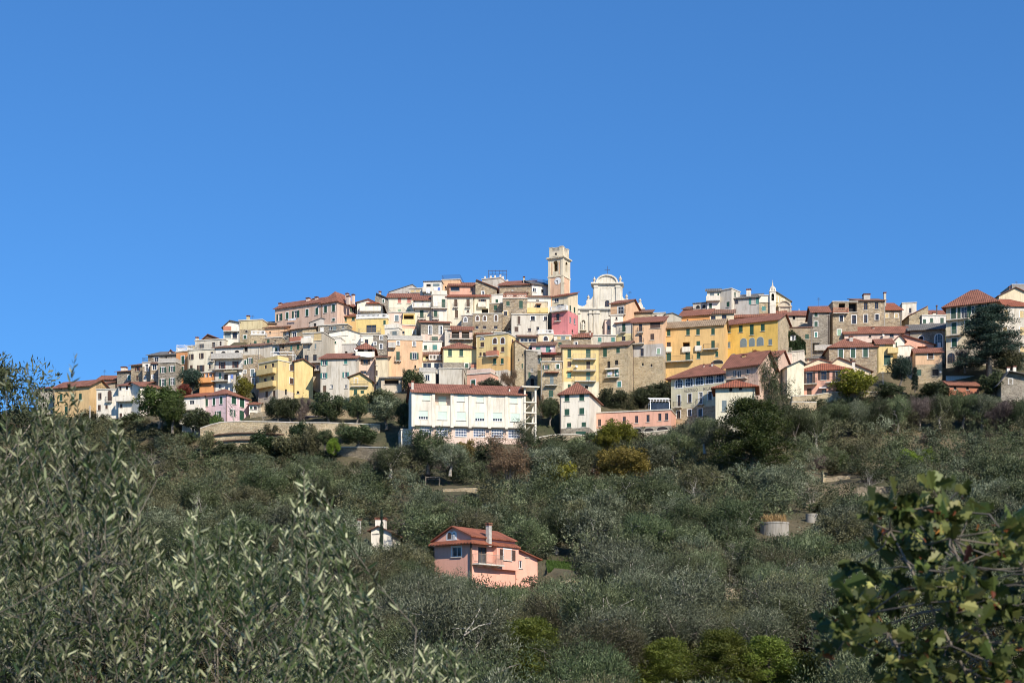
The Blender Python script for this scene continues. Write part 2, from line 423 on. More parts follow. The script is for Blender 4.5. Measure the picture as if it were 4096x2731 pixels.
def special_window(root, K, u, z, W, H, yy):
    if K == 'P':       # recessed loggia with a blind at its back
        mb = MB(); mb.box(-W / 2, W / 2, 1.2, 1.24, -H / 2, H / 2); o = mb.build('loggia', 'palepink', root); o.location = (u, yy, z)
        b = obj('roller_blind', pane_mesh(1.45, H * .74, 1.14, 'mint'), o); b.location = (.1, 0, -H * .1)
        mr = MB(); rail_mesh(mr, -W / 2 + .02, W / 2 - .02, .06, .95, 'r'); r = mr.build('railing', 'paleiron', o); r.location = (0, 0, -H / 2)
        return (u - W / 2, u + W / 2, z - H / 2, z + H / 2, 1.26)
    if K == 'Q':       # blind half down over a mullioned window
        mb = MB()
        for k in range(5): x = -W / 2 + W * k / 4; mb.box(max(x - .05, -W / 2), min(x + .05, W / 2), .09, .15, -H / 2, H / 2)
        mb.box(-W / 2 - .05, W / 2 + .05, -.08, .05, -H / 2 - .08, -H / 2); o = mb.build('window', 'whitepaint', root); o.location = (u, yy, z)
        obj('pane', pane_mesh(W, H, .15, 'glass'), o); k = random.choice((.35, .55, .7))
        b = obj('roller_blind', pane_mesh(W, H * k, .05, 'mint'), o); b.location = (0, 0, H * (1 - k) / 2)
        return (u - W / 2, u + W / 2, z - H / 2, z + H / 2, .22)
    mb = MB()          # V: blue panes behind a white grid
    for k in range(8): x = -W / 2 + W * k / 7; mb.box(x - .025, x + .025, -.07, -.02, -H / 2, H / 2)
    for k in range(4): zz = -H / 2 + H * k / 3; mb.box(-W / 2 + .01, W / 2 - .01, -.065, -.025, zz - .05, zz + .05)
    mb.box(-W / 2 - .1, W / 2 + .1, -.12, 0, -H / 2 - .12, -H / 2 - .05)
    o = mb.build('window', 'whitepaint', root); o.location = (u, yy, z)
    obj('pane', pane_mesh(W, H, -.02, 'glassblue'), o)
    return None
def add_window(root, kind, u, z, w, h, rot=0, yy=0.0, xx=None):
    """hang a window at local (u, z) of the front wall; rot turns it to a side wall. Returns the hole or None"""
    K = kind[0]; op = 'o' in kind; ar = 'a' in kind; sur = 'f' in kind
    W = q5(w); H = q5(h)
    if op: W = q5(w * .5)
    if K in 'PQV':
        return special_window(root, K, u, z, W, H, yy)
    closed = K in SHUT and not op
    hasglass = K in 'WN' or op
    deep = 1.2 if (K == 'K' and W > 1.3) else .22
    fr = cached(('fr', K, W, H, ar, sur, hasglass), lambda: frame_mesh(K, W, H, ar, sur, hasglass))
    if K == 'D': nm = 'door'
    else: nm = 'window'
    wo = obj(nm, fr, root)
    wo.location = (u, yy, z) if xx is None else (xx, u, z); wo.rotation_euler = (0, 0, rot)
    if ar:
        m = SHUT[K] if closed else ('dark' if K == 'K' else 'wood' if K == 'D' else 'glass')
        obj('shutter' if closed else 'pane', pane_mesh(W, H, -.052 if hasglass else -.04, m, True) if not hasglass else pane_mesh(W - .12, H - .1, -.055, m, True), wo)
        if hasglass:
            mb = MB()
            for k in range(1, 3): mb.box(-W / 2 + W * k / 3 - .03, -W / 2 + W * k / 3 + .03, -.085, -.07, -H / 2, H / 2 - .12)
            mb.box(-W / 2 + .05, W / 2 - .05, -.088, -.068, -.03, .03); mb.build('muntin', 'whitepaint' if K != 'N' else 'wood', wo)
        return None
    if closed and K == 'S':
        obj('roller_blind', pane_mesh(W, H, .06, 'mint'), wo)
    elif closed:
        for sg in (-1, 1):
            o = obj('shutter', leaf_mesh(W / 2 - .012, H - .02, SHUT[K]), wo); o.location = (sg * W / 4, .03, 0)
    else:
        if K == 'K': obj('opening', pane_mesh(W, H, deep - .04, 'dark'), wo)
        elif K == 'D': obj('door_leaf', leaf_mesh(W, H, 'wood'), wo).location = (0, .12, 0)
        else: obj('pane', pane_mesh(W, H, .15, 'glass'), wo)
        if op:
            m = SHUT.get(K, 'brown')
            for sg in (-1, 1):
                o = obj('shutter', leaf_mesh(W / 2, H - .02, m), wo); o.location = (sg * (W * .75 + .03), -.035, 0)
                o.rotation_euler = (0, 0, random.uniform(-.12, .12))
    return (u - W / 2, u + W / 2, z - H / 2, z + H / 2, deep)
def rail_mesh(mb, x0, x1, y, h, typ):
    L = x1 - x0
    if typ in ('r', 'i', 'u'):
        r = .011 if typ != 'u' else .02
        n = max(2, int(L / .15))
        for i in range(n + 1): x = x0 + L * i / n; mb.box(x - r, x + r, y - r, y + r, .05, h)
        mb.box(x0, x1, y - .02, y + .02, h, h + .035); mb.box(x0, x1, y - .012, y + .012, .05, .075)
    elif typ == 'b':
        n = max(2, int(L / .28))
        for i in range(n): x = x0 + L * (i + .5) / n; mb.box(x - .055, x + .055, y - .05, y + .05, .1, h - .1)
        mb.box(x0, x1, y - .09, y + .09, h - .1, h + .02); mb.box(x0, x1, y - .07, y + .07, 0, .1)
    elif typ == 'l':
        n = max(2, int(L / .36))
        for i in range(n):
            a = x0 + L * i / n; b = x0 + L * (i + 1) / n; c = (a + b) / 2
            for p, q in (((a, .1), (b, h - .1)), ((a, h - .1), (b, .1))):
                mb.hexa([(p[0] - .04, y - .04, p[1]), (p[0] + .04, y - .04, p[1]), (p[0] + .04, y + .04, p[1]), (p[0] - .04, y + .04, p[1]), (q[0] - .04, y - .04, q[1]), (q[0] + .04, y - .04, q[1]), (q[0] + .04, y + .04, q[1]), (q[0] - .04, y + .04, q[1])])
        mb.box(x0, x1, y - .09, y + .09, h - .1, h + .03); mb.box(x0, x1, y - .07, y + .07, 0, .1)
    else:
        mb.box(x0, x1, y - .06, y + .06, 0, h)
RAILM = dict(r='iron', i='paleiron', u='blueiron', b='whitepaint', l='redlattice', w='white', o='deeporange', y='lemon', g='concrete', d='redlattice', p='palepink')
def balcony(root, x0, x1, z, typ='r', dep=.95, rot=None, h=1.0):
    """x0..x1 local, floor top at z, standing out of the wall y = 0"""
    e = obj('balcony', None, root) if False else None
    mb = MB(); mb.box(x0, x1, -dep, .1, -.16, 0)
    n = max(2, int((x1 - x0) / 1.2))
    for i in range(n): x = x0 + (x1 - x0) * (i + .5) / n; mb.box(x - .07, x + .07, -dep * .8, .1, -.32, -.16)
    b = mb.build('balcony', 'slab' if typ not in 'oy' else RAILM[typ], root)
    b.location = (0, 0, z)
    mr = MB(); rail_mesh(mr, x0 + .03, x1 - .03, -dep + .05, h, typ)
    for x in (x0 + .03, x1 - .03):
        if typ in 'riu':
            k = max(1, int(dep / .3))
            for i in range(1, k + 1): yy = -dep + .05 + (dep - .05) * i / (k + .5); mr.box(x - .011, x + .011, yy - .011, yy + .011, .05, h)
            mr.box(x - .02, x + .02, -dep + .05, 0, h, h + .035)
        else: mr.box(x - .06, x + .06, -dep + .08, 0, 0, h)
    mr.build('railing', RAILM[typ], b)
    return b
def roof_build(root, W, D, H, kind, rise, mat, oh=.45, apex=0, zl=None, zr=None, th=.14):
    """roof over the box x -W/2..W/2, y 0..D, eave height H"""
    mb = MB(); w = W / 2; o = oh
    if kind == 'flat':
        mb.box(-w - .12, w + .12, -.15, D + .12, H, H + .2)
    elif kind == 'gable':
        k = rise / (D / 2)
        mb.slabquad([(-w - o, -o, H - o * k + .12), (w + o, -o, H - o * k + .12), (w + o, D / 2, H + rise + .12), (-w - o, D / 2, H + rise + .12)], th)
        mb.slabquad([(-w - o, D / 2, H + rise + .12), (w + o, D / 2, H + rise + .12), (w + o, D + o, H - o * k + .12), (-w - o, D + o, H - o * k + .12)], th)
    elif kind == 'shed':
        k = rise / D
        mb.slabquad([(-w - o, -o, H - o * k + .12), (w + o, -o, H - o * k + .12), (w + o, D + .1, H + rise + .12), (-w - o, D + .1, H + rise + .12)], th)
    elif kind == 'hip':
        r = min(W, D) / 2; z0 = H - o * rise / r * .9 + .1; z1 = H + rise
        c = [(-w - o, -o, z0), (w + o, -o, z0), (w + o, D + o, z0), (-w - o, D + o, z0)]
        if W >= D: ra, rb = (-w + r, D / 2, z1), (w - r, D / 2, z1)
        else: ra, rb = (0, r, z1), (0, D - r, z1)
        if W >= D: fs = [[c[0], c[1], rb, ra], [c[1], c[2], rb], [c[2], c[3], ra, rb], [c[3], c[0], ra]]
        else: fs = [[c[0], c[1], ra], [c[1], c[2], rb, ra], [c[2], c[3], rb], [c[3], c[0], ra, rb]]
        for f in fs: mb.poly(f)
        lo = [(p[0], p[1], p[2] - .12) for p in c]
        mb.poly(lo[::-1])
        for i in range(4): j = (i + 1) % 4; mb.poly([lo[i], lo[j], c[j], c[i]])
    elif kind == 'gablef':
        zt = H + rise
        for sg, ze in ((-1, zl), (1, zr)):
            e = sg * w; L = abs(e - apex)
            if L < .3: continue
            k = (zt - ze) / L; oo = o if L > .6 else 0
            q = [(e + sg * oo, -o, ze - oo * k + .1), (apex, -o, zt + .1), (apex, D, zt + .1), (e + sg * oo, D, ze - oo * k + .1)]
            if sg > 0: q = [q[1], q[0], q[3], q[2]]
            mb.slabquad(q, th)
    return mb.build('roof', mat, root)
NH = 0
def h(label, x0, yl, x1, yr, yb, wall, roof='flat', win='', bal='', side=None, swin='', sbal='', D=None, yaw=None, dy=0, tilem='tile', name='house', cat='house', ch='', sink=4.0, oh=.45, Y=None, par=None, xa=None, smat=None):
    """one house. wall: 'mat' or 'mat y mat y mat' (zones from the top); roof: 'flat' | 'gable yridge' | 'shed yback' | 'hip ypeak' | 'gablef yapex'"""
    global NH; NH += 1
    rk = roof.split(); kind = rk[0]; yrdg = float(rk[1]) if len(rk) > 1 else None
    if kind == 'gablef' and yaw is None: yaw = 0
    fr = Frame(x0, yl, x1, yr, yb, Y, yaw, dy, sink)
    root = fr.root(name); tag(root, label, cat)
    W = fr.W; H = fr.H; sg = 0
    dd = D or 8.0
    if side:
        sg = 1 if side > x1 else -1
        dd = fr.side_depth(side, sg)
        if not (1.0 < dd < 22):
            print('side?', label, dd); dd = D or 8.0; sg_ok = False
    zl = zr = H; apex = 0; rise = 0
    if kind == 'gablef':
        zl = fr.loc(x0, yl)[1]; zr = fr.loc(x1, yr)[1]; H = min(zl, zr)
        ax, az = fr.loc(xa if xa else (x0 + x1) / 2, yrdg); apex = max(-W / 2, min(W / 2, ax)); rise = max(az - H, .3)
    elif kind == 'gable': rise = max(fr.zat(yrdg, dd / 2) - H, .12 * dd) if yrdg else .16 * dd
    elif kind == 'shed': rise = max(fr.zat(yrdg, dd) - H, .1 * dd) if yrdg else .2 * dd
    elif kind == 'hip': rise = max(fr.zat(yrdg, dd / 2) - H, .14 * dd)
    rise = min(rise, .75 * dd)
    zw = wall.split(); mats = [zw[0]]; zones = []
    for i in range(1, len(zw), 2):
        zones.append((fr.loc((x0 + x1) / 2, float(zw[i]))[1], len(mats))); mats.append(zw[i + 1])
    s = fr.scale(); holes = []; sholes = []
    for k, w, hh, cx, cy in parse(win):
        u, z = fr.loc(cx, cy); c = max(.55, abs(fr.u.x))
        ho = add_window(root, k, u, z, w * s / c, hh * s)
        if ho and not any(a[0] < ho[1] and ho[0] < a[1] and a[2] < ho[3] and ho[2] < a[3] for a in holes):
            if ho[0] > -W / 2 + .02 and ho[1] < W / 2 - .02 and ho[3] < H - .02: holes.append(ho)
    for k, w, hh, cx, cy in parse(swin):
        v, z = fr.loc_side(cx, cy, sg); c = max(.35, abs(fr.n.x) if True else 1)
        if not (.3 < v < dd - .3): v = min(max(v, .6), dd - .6)
        ho = add_window(root, k, v, z, w * s / c, hh * s, math.pi / 2 * sg, xx=sg * W / 2)
        if ho and ho[0] > .05 and ho[1] < dd - .05 and ho[3] < H - .02: sholes.append(ho)
    mb = MB()
    hl = [(a + W / 2, b + W / 2, c, d, k) for a, b, c, d, k in holes]
    walls_rect(mb, lambda u, z, k: (u - W / 2, k, z), W, H, hl, zones)
    b0 = len(mb.m); walls_rect(mb, lambda u, z, k: (W / 2 - k, u, z), dd, H, sholes if sg > 0 else [], zones)
    if smat: mb.m[b0:] = [len(mats)] * (len(mb.m) - b0)
    walls_rect(mb, lambda u, z, k: (-W / 2 + k, dd - u, z), dd, H, [(dd - b, dd - a_, c, d, k) for a_, b, c, d, k in sholes] if sg < 0 else [], zones)
    mb.poly([(W / 2, dd, 0), (-W / 2, dd, 0), (-W / 2, dd, H), (W / 2, dd, H)])
    if kind in ('gable', 'hip', 'shed'):
        if kind == 'gable':
            for x in (-W / 2, W / 2):
                p = [(x, 0, H), (x, dd, H), (x, dd / 2, H + rise)]; mb.poly(p if x > 0 else p[::-1], len(mats) if smat and x > 0 else 0)
        elif kind == 'shed':
            for x in (-W / 2, W / 2):
                p = [(x, 0, H), (x, dd, H), (x, dd, H + rise)]; mb.poly(p if x > 0 else p[::-1])
            mb.poly([(W / 2, dd, H), (-W / 2, dd, H), (-W / 2, dd, H + rise), (W / 2, dd, H + rise)])
    elif kind == 'gablef':
        for y in (0, dd):
            p = [(-W / 2, y, H)] + ([(-W / 2, y, zl)] if zl > H + .02 else []) + [(apex, y, H + rise)] + ([(W / 2, y, zr)] if zr > H + .02 else []) + [(W / 2, y, H)]
            mb.poly(p[::-1] if y == 0 else p)
        for x, z in ((-W / 2, zl), (W / 2, zr)):
            if z > H + .02: mb.poly([(x, 0, H), (x, dd, H), (x, dd, z), (x, 0, z)])
    mb.build('wall', mats + ([smat] if smat else []), root)
    tm = ('slab' if kind == 'flat' else tilem + ('y' if kind == 'gablef' else 'x'))
    if kind == 'flat' and tilem == 'tile': ro = roof_build(root, W, dd, H, kind, 0, 'slab')
    elif kind == 'flat': ro = roof_build(root, W, dd, H, kind, 0, 'slab' if tilem == 'tile' else tilem + 'x')
    else: ro = roof_build(root, W, dd, H, kind, rise, tm, oh, apex, zl, zr)
    if par:
        mr = MB(); rail_mesh(mr, -W / 2, W / 2, -.05, .95 if par in 'riu' else .8, par)
        if par in 'riu':
            for x in (-W / 2, W / 2):
                n = max(2, int(dd / .5))
                for i in range(n): y = dd * i / n; mr.box(x - .012, x + .012, y - .012, y + .012, 0, .95)
                mr.box(x - .02, x + .02, 0, dd, .95, .985)
        else: mr.box(-W / 2, -W / 2 + .12, 0, dd * .6, 0, .8); mr.box(W / 2 - .12, W / 2, 0, dd * .6, 0, .8)
        p = mr.build('parapet', RAILM[par], root); p.location = (0, 0, H + .2)
    hr = random.Random(x0 * 7 + yb)
    if kind != 'gablef' and H - sink > 3.5 and W > 3.2 and hr.random() < .6:
        x = (W / 2 - .18) * hr.choice((-1, 1)); mb = MB(); mb.tube([(x, -.09, 0), (x, -.09, H - .25), (x, -.02, H + .02)], .055, 6); mb.build('drainpipe', hr.choice(('wood', 'wood', 'concrete', 'slab')), root)
    if H - sink > 3 and hr.random() < .3:
        x = hr.uniform(-.35, .35) * W; zt = H + rise; y = dd * .5; mb = MB(); mb.tube([(x, y, zt - .3), (x, y, zt + 2.0)], .022, 5)
        for k_ in range(4): mb.box(x - .45 + .06 * k_, x + .45 - .06 * k_, y - .012, y + .012, zt + 1.5 + .13 * k_, zt + 1.525 + .13 * k_)
        mb.build('antenna', 'iron', ro)
    for t in bal.split(';'):
        t = t.strip()
        if not t: continue
        q = t.split(','); a0 = fr.loc(float(q[0]), float(q[2])); a1 = fr.loc(float(q[1]), float(q[2]))
        balcony(root, a0[0], a1[0], (a0[1] + a1[1]) / 2, q[3] if len(q) > 3 else 'r', float(q[4]) if len(q) > 4 else .9)
    for t in sbal.split(';'):
        t = t.strip()
        if not t: continue
        q = t.split(','); a0 = fr.loc_side(float(q[0]), float(q[2]), sg); a1 = fr.loc_side(float(q[1]), float(q[2]), sg)
        L = abs(a1[0] - a0[0]); b = balcony(root, -L / 2, L / 2, 0, q[3] if len(q) > 3 else 'r', float(q[4]) if len(q) > 4 else .9)
        b.location = (sg * W / 2, min(max((a0[0] + a1[0]) / 2, L / 2), dd - L / 2), (a0[1] + a1[1]) / 2); b.rotation_euler = (0, 0, math.pi / 2 * sg)
    for t in ch.split(';'):
        q = t.split()
        if not q: continue
        px, yt, yo, wpx = map(float, q[:4]); off = float(q[5]) if len(q) > 5 else dd * .35
        cx_, zt = fr.loc(px, yt, off); _, z0 = fr.loc(px, yo, off); w = wpx * s / 2
        mb = MB(); mb.box(cx_ - w, cx_ + w, off - w, off + w, z0 - 1.2, zt - .25)
        mb.box(cx_ - w - .07, cx_ + w + .07, off - w - .07, off + w + .07, zt - .25, zt - .15, 1)
        mb.box(cx_ - w * .8, cx_ + w * .8, off - w * .8, off + w * .8, zt - .15, zt - .05, 2); mb.box(cx_ - w - .1, cx_ + w + .1, off - w - .1, off + w + .1, zt - .05, zt + .04, 1)
        mb.build('chimney', [q[4] if len(q) > 4 else 'white', 'tilex', 'dark'], ro)
    FOOT.append((fr, dd, fr.zg))
    return fr, root, dd
# ================================================================ the town, from the left end to the right
h('grey plastered house at the far left end of the village, half behind a tree', 150, 1556, 217, 1548, 1642, 'greybeige', 'gable 1545', 'G 10x24 202,1597; G 10x22 170,1600', yaw=-25)
h('long ochre house with a red tiled roof at the left end of the village', 218, 1551, 358, 1540, 1662, 'oldochre', 'gable 1524', 'G 13x28 244,1590 291,1586; G 12x24 321.5,1586; G 13x34 265,1641; K 6x7 245,1554 293,1549 321,1546', yaw=-22, oh=.6)
h('narrow beige house in shade between the ochre house and a white one', 359, 1541, 386, 1539, 1628, 'beige', 'shed 1526', 'G 10x22 377,1578', dy=1.5, yaw=-20)
h('low stone house with a red roof above the ochre house', 395, 1518, 497, 1515, 1546, 'stonetan', 'gable 1503', 'K 6x7 440,1528', dy=3, yaw=0)
h('white house with an arched brown shuttered window and small balcony', 386, 1559, 477, 1556, 1668, 'white', 'flat', 'Bo 14x26 399,1584; Ba 17x42 439,1582; B 12x22 397,1630; B 10x16 426,1627', '424,450,1606,r,.6', par='r')
h('white house wing with a row of small arched dormers', 474, 1545, 560, 1537, 1664, 'white', 'shed 1528', 'B 10x15 485,1623; B 11x16 483,1660; K 5x24 495,1593; B 11x22 531,1592; Kaf 9x15 482,1553 508,1551 530,1550', '470,540,1605,w,1.2', dy=1.5, yaw=-8)
h('white house with thin red eaves behind the bright green tree', 560, 1543, 655, 1556, 1640, 'white', 'gable 1536', 'W 10x16 585,1590 620,1595', dy=2)
h('small stone house with teal shutters and a white roof hut', 468, 1486, 523, 1484, 1532, 'stonegrey', 'shed 1478', 'Tf 11x19 516,1511', dy=1, ch='497 1468 1482 20 white', tilem='tilebrown', yaw=-15)
h('stone house with dark red eaves at the left end of the stone terrace', 524, 1464, 569, 1456, 1535, 'stone', 'shed 1449', 'Mo 20x17 550,1475; B 8x20 549,1512', tilem='tilebrown', yaw=-20)
h('narrow stone house with white topped wall and tall white framed window', 570, 1452, 602, 1451, 1540, 'white 1466 stone', 'flat', 'Wf 12x28 587,1471; Wf 6x20 580,1515', par='r')
h('narrow stone house with a wide white framed window, third of the stone terrace', 602, 1454, 633, 1452, 1544, 'stone', 'shed 1448', 'Wf 17x24 618,1468; Wf 6x16 610,1508', tilem='tilebrown', yaw=0, dy=-.4)
h('stone house with four open green shuttered windows beside the orange house', 633, 1452, 704, 1449, 1552, 'stonegrey', 'flat', 'Gof 24x22 652,1480 688,1476; Gof 26x28 651,1530 689,1526', par='g')
h('grey stone house set back on the stone terrace roof with white dormer', 592, 1425, 704, 1413, 1458, 'stonegrey', 'shed 1406', 'Wf 18x18 626,1437; K 8x10 665,1432', dy=2, tilem='slate', yaw=-10)
h('small peach gabled house above the stone terrace', 664, 1428, 706, 1424, 1450, 'palepink', 'gablef 1399', '', dy=5, xa=684)
h('tall orange house with green shutters and white roof railing', 705, 1409, 751, 1405, 1505, 'orange', 'flat', 'Gf 12x33 731,1440; Gf 12x28 729,1480', '704,738,1498,r,.8', par='b', D=9)
h('cream house with brown windows beside the orange house', 751, 1402, 862, 1397, 1500, 'ivory', 'flat', 'No 18x22 766,1427; No 18x22 806,1423; N 11x36 847,1425; B 11x16 765,1468; No 30x32 803,1476; N 8x20 839,1466', '838,858,1444,r,.6', par='i', D=7)
h('grey white penthouse set back on the cream house roof', 780, 1364, 896, 1357, 1400, 'greywhite', 'flat', 'N 20x17 806,1384; N 12x20 854,1379; N 8x17 882,1374', dy=2, ch='789 1349 1362 10 ivory')
h('small ochre roof room beside the grey white penthouse', 752, 1386, 780, 1384, 1402, 'lemon', 'flat', 'N 10x10 766,1393', dy=2.5)
h('dark timber gable hut with a red roof on the skyline at left', 806, 1361, 880, 1356, 1366, 'wood', 'gablef 1338', 'K 16x8 838,1354', dy=4, xa=832)
h('white apartment house with three long balconies and hanging laundry', 858, 1391, 972, 1387, 1562, 'bluewhite', 'shed 1382', 'Ka 18x13 894,1411; Ka 18x13 948,1407; Mo 26x30 889,1463; Mo 24x26 942,1458; T 10x24 880,1503; K 18x24 905,1508; K 20x28 940,1510; W 12x20 880,1545; K 14x26 945,1545', '852,973,1435,g,1.3; 852,973,1479,r,1.3; 852,913,1525,r,1.2', tilem='tilebrown', D=7)
h('stone house with white upper storey and mixed windows right of the laundry balconies', 973, 1386, 1040, 1380, 1556, 'greywhite 1419 stone', 'shed 1374', 'K 14x18 984,1397; Gf 8x18 981,1449; Gof 22x22 1000,1443; Wf 8x14 980,1487; Ef 14x28 1010,1491; Wf 12x24 1012,1524', '1000,1026,1538,r,.6', tilem='tilebrown', yaw=-10)
h('small cream terrace house with blue washing by its door', 996, 1384, 1068, 1392, 1422, 'cream', 'gablef 1377', 'K 16x16 1008,1396', '1000,1066,1413,w,.6', dy=1.5, xa=1010)
h('wooden chalet with dark sloping roof and red balcony on the left skyline', 894, 1306, 957, 1290, 1360, 'white', 'gablef 1283', 'K 22x18 910,1303; W 8x16 944,1306; E 26x24 911,1340; N 18x24 939,1341', '896,927,1325,d,.9; 927,958,1325,w,.7', xa=920, tilem='slate', dy=2)
h('pale yellow ruined gable wall house with a tall chimney on the left skyline', 956, 1287, 1050, 1276, 1360, 'ywall 1316 stonetan', 'flat', 'Gf 13x14 980,1348; Ka 10x10 986,1325', ch='993 1263 1300 11 ywall .3', dy=3, D=6, yaw=-10)
h('small peach roof house under the left end of the big pink house', 1057, 1294, 1102, 1291, 1318, 'peach', 'gable 1287', 'W 12x10 1068,1304', dy=3, tilem='slate', yaw=0)
h('stone house with white balustrade terrace below the ruined gable', 1004, 1341, 1060, 1341, 1382, 'stonetan', 'flat', 'G 10x14 1021,1370', par='b', dy=1)
h('stone house with one green shutter left of the teal doored house', 1060, 1353, 1126, 1350, 1384, 'stone', 'flat', 'G 10x20 1073,1368; K 6x8 1100,1364', dy=.5, par='i')
h('peach house with brown eaves under the big pink house', 1058, 1313, 1135, 1306, 1352, 'peach', 'shed 1302', 'K 7x9 1080,1330', dy=2, tilem='tilebrown', yaw=-12)
h('stone house with a bright blue glass door and red parapet', 1160, 1320, 1211, 1313, 1372, 'stonetan', 'shed 1308', 'Wf 16x26 1177,1341; W 10x14 1148,1335', '1165,1207,1367,d,.7', tilem='tilebrown', dy=.5)
h('grey glazed porch house with brown eaves left of the blue glass door', 1132, 1328, 1161, 1324, 1372, 'stonegrey', 'shed 1318', 'W 20x14 1149,1339', tilem='tilebrown', dy=1.5)
h('stone house with teal and green shutters behind the roof pergola', 1118, 1378, 1211, 1368, 1440, 'stone', 'shed 1362', 'T 8x20 1165,1391; G 10x20 1192,1388; K 8x12 1132,1389; Go 26x15 1191,1427', tilem='tilebrown')
h('small white house with pale teal door above the yellow corner house', 1072, 1381, 1117, 1377, 1424, 'bluewhite', 'shed 1373', 'G 8x17 1104,1397; T 10x18 1086,1399', dy=-.4, tilem='slate')
h('yellow corner house with balconies and a roof terrace parapet', 1034, 1457, 1112, 1441, 1592, 'lemon 1565 beige', 'flat', 'N 11x34 1062,1477; N 11x36 1091,1471; N 12x34 1061,1529; N 12x34 1090,1523; D 12x26 1066,1577; D 12x26 1096,1575', '1038,1104,1496,y,.9; 1038,1104,1548,y,.9', side=1182, swin='Bf 12x24 1167,1471; Bf 12x24 1166,1524; K 7x22 1144,1568', par='y', sink=4)
h('plain yellow gabled house joined behind the yellow corner house', 1178, 1445, 1252, 1463, 1584, 'lemon', 'gablef 1436', 'K 10x10 1192,1569', xa=1214, dy=2.5, yaw=12)
h('tall grey beige house with a tan blind and timber balconies', 1212, 1337, 1293, 1329, 1496, 'greybeige', 'flat', 'C 30x28 1271,1347; X 30x22 1230,1355; E 6x18 1236,1387; E 7x20 1262,1385; N 16x26 1226,1433; N 16x26 1259,1431; K 16x24 1240,1468; W 14x22 1272,1470', '1209,1251,1373,w,.9; 1216,1286,1451,r,1.0; 1250,1288,1483,r,1.0', yaw=-14)
h('grey plastered gable house below the big pink house', 1238, 1290, 1322, 1284, 1332, 'grey', 'gablef 1272', 'K 10x19 1260,1302', dy=2, xa=1286, tilem='slate', oh=.2)
h('low stone terrace house with blue and white striped curtains', 1272, 1304, 1388, 1297, 1333, 'stonegrey', 'flat', 'X 14x16 1288,1317; W 14x14 1322,1314; E 14x16 1338,1313; W 10x10 1372,1310', dy=1.2)
h('white house with tall green door under the modern glazed house', 1294, 1357, 1363, 1350, 1420, 'bluewhite', 'flat', 'G 9x33 1299,1389; G 10x10 1340,1370', yaw=-10)
h('white modern house with a long ribbon window', 1316, 1331, 1443, 1335, 1382, 'white', 'gablef 1318', 'W 22x14 1338,1338 1360,1336 1380,1334; C 5x20 1415,1346', xa=1390, tilem='slate', yaw=-4, oh=.2)
h('long pink house wing with dark green shutters on the skyline', 1100, 1237, 1284, 1206, 1306, 'pinkgrey', 'gable 1200', 'Go 24x28 1118,1269; Gf 11x27 1149,1263; Gof 30x28 1183,1257; Gf 13x27 1228,1251; Gf 12x28 1267,1245', ch='1122 1213 1232 12 palepink; 1233 1192 1212 13 palepink; 1256 1195 1208 10 palepink; 1267 1188 1206 11 palepink', yaw=-30, oh=.4, dy=1)
h('big pink house with red hipped roof on the left skyline', 1284, 1210, 1348, 1198, 1304, 'pinkgrey', 'hip 1172', 'Gf 13x28 1302,1237; Gf 13x28 1334,1232; Gf 11x10 1334,1279', side=1431, swin='Gof 24x22 1415,1241; K 6x4 1370,1208', ch='1389 1174 1192 11 palepink; 1394 1184 1198 12 palepink 2; 1413 1178 1196 10 palepink', yaw=-32, dy=-1)
h('low ochre house with a red roof tucked under the big pink house', 1357, 1266, 1425, 1263, 1291, 'ochre', 'gable 1254', 'G 12x16 1381,1277; G 12x14 1413,1275', dy=.6)
h('white gabled house with an orange awning on the skyline', 1428, 1210, 1530, 1222, 1264, 'white', 'gablef 1197', 'B 15x19 1452,1228; D 10x28 1498,1231', '1440,1524,1246,w,1.1', xa=1474, tilem='tilebrown', dy=1)
h('small stone house with dark gable behind the orange awning house', 1500, 1192, 1556, 1195, 1240, 'stonegrey', 'gablef 1174', 'Gf 7x14 1533,1204', xa=1505, tilem='slate', dy=7, ch='1520 1166 1178 9 grey')
h('bright yellow house with a wide brown shutter and balustrade terrace', 1425, 1277, 1549, 1273, 1340, 'yellow', 'flat', 'N 40x33 1485,1316; G 10x18 1538,1290', '1438,1526,1335,i,1.2', par='b')
h('white ground floor house with a dark door below the bright yellow house', 1442, 1342, 1493, 1341, 1388, 'white', 'flat', 'N 13x24 1466,1370; X 9x14 1448,1358', yaw=0)
h('narrow stone house with small blue windows between white houses', 1493, 1342, 1546, 1340, 1436, 'stonegrey', 'flat', 'Wf 11x15 1525,1352; Wf 8x13 1500,1374; Wf 12x20 1524,1386', yaw=0, dy=1)
h('bare grey stone wall house above the grey house roof', 1324, 1378, 1424, 1376, 1428, 'grey', 'flat', 'K 10x8 1385,1409', dy=2)
h('tall grey plastered house with pale teal shutters', 1282, 1436, 1422, 1430, 1596, 'greywhite', 'shed 1414', 'To 26x20 1297,1451; T 13x20 1383,1446; To 26x22 1296,1502; To 24x22 1383,1499; D 12x28 1298,1556; W 10x14 1326,1546 1384,1546', yaw=-5)
h('pale pink house with a hipped red roof and white washing on its loggia', 1423, 1392, 1498, 1391, 1540, 'palepink', 'hip 1376', 'K 24x30 1443,1412; K 20x30 1480,1412; Bo 38x21 1462,1447; N 24x12 1454,1489', '1423,1498,1428,w,.8', side=1506, D=7, yaw=2)
h('narrow cream house with brown eaves next to the peach facade', 1503, 1430, 1550, 1428, 1566, 'cream', 'shed 1422', 'K 8x24 1506,1448; N 7x22 1507,1492; N 8x14 1508,1534', tilem='tilebrown', dy=.6, yaw=-4)
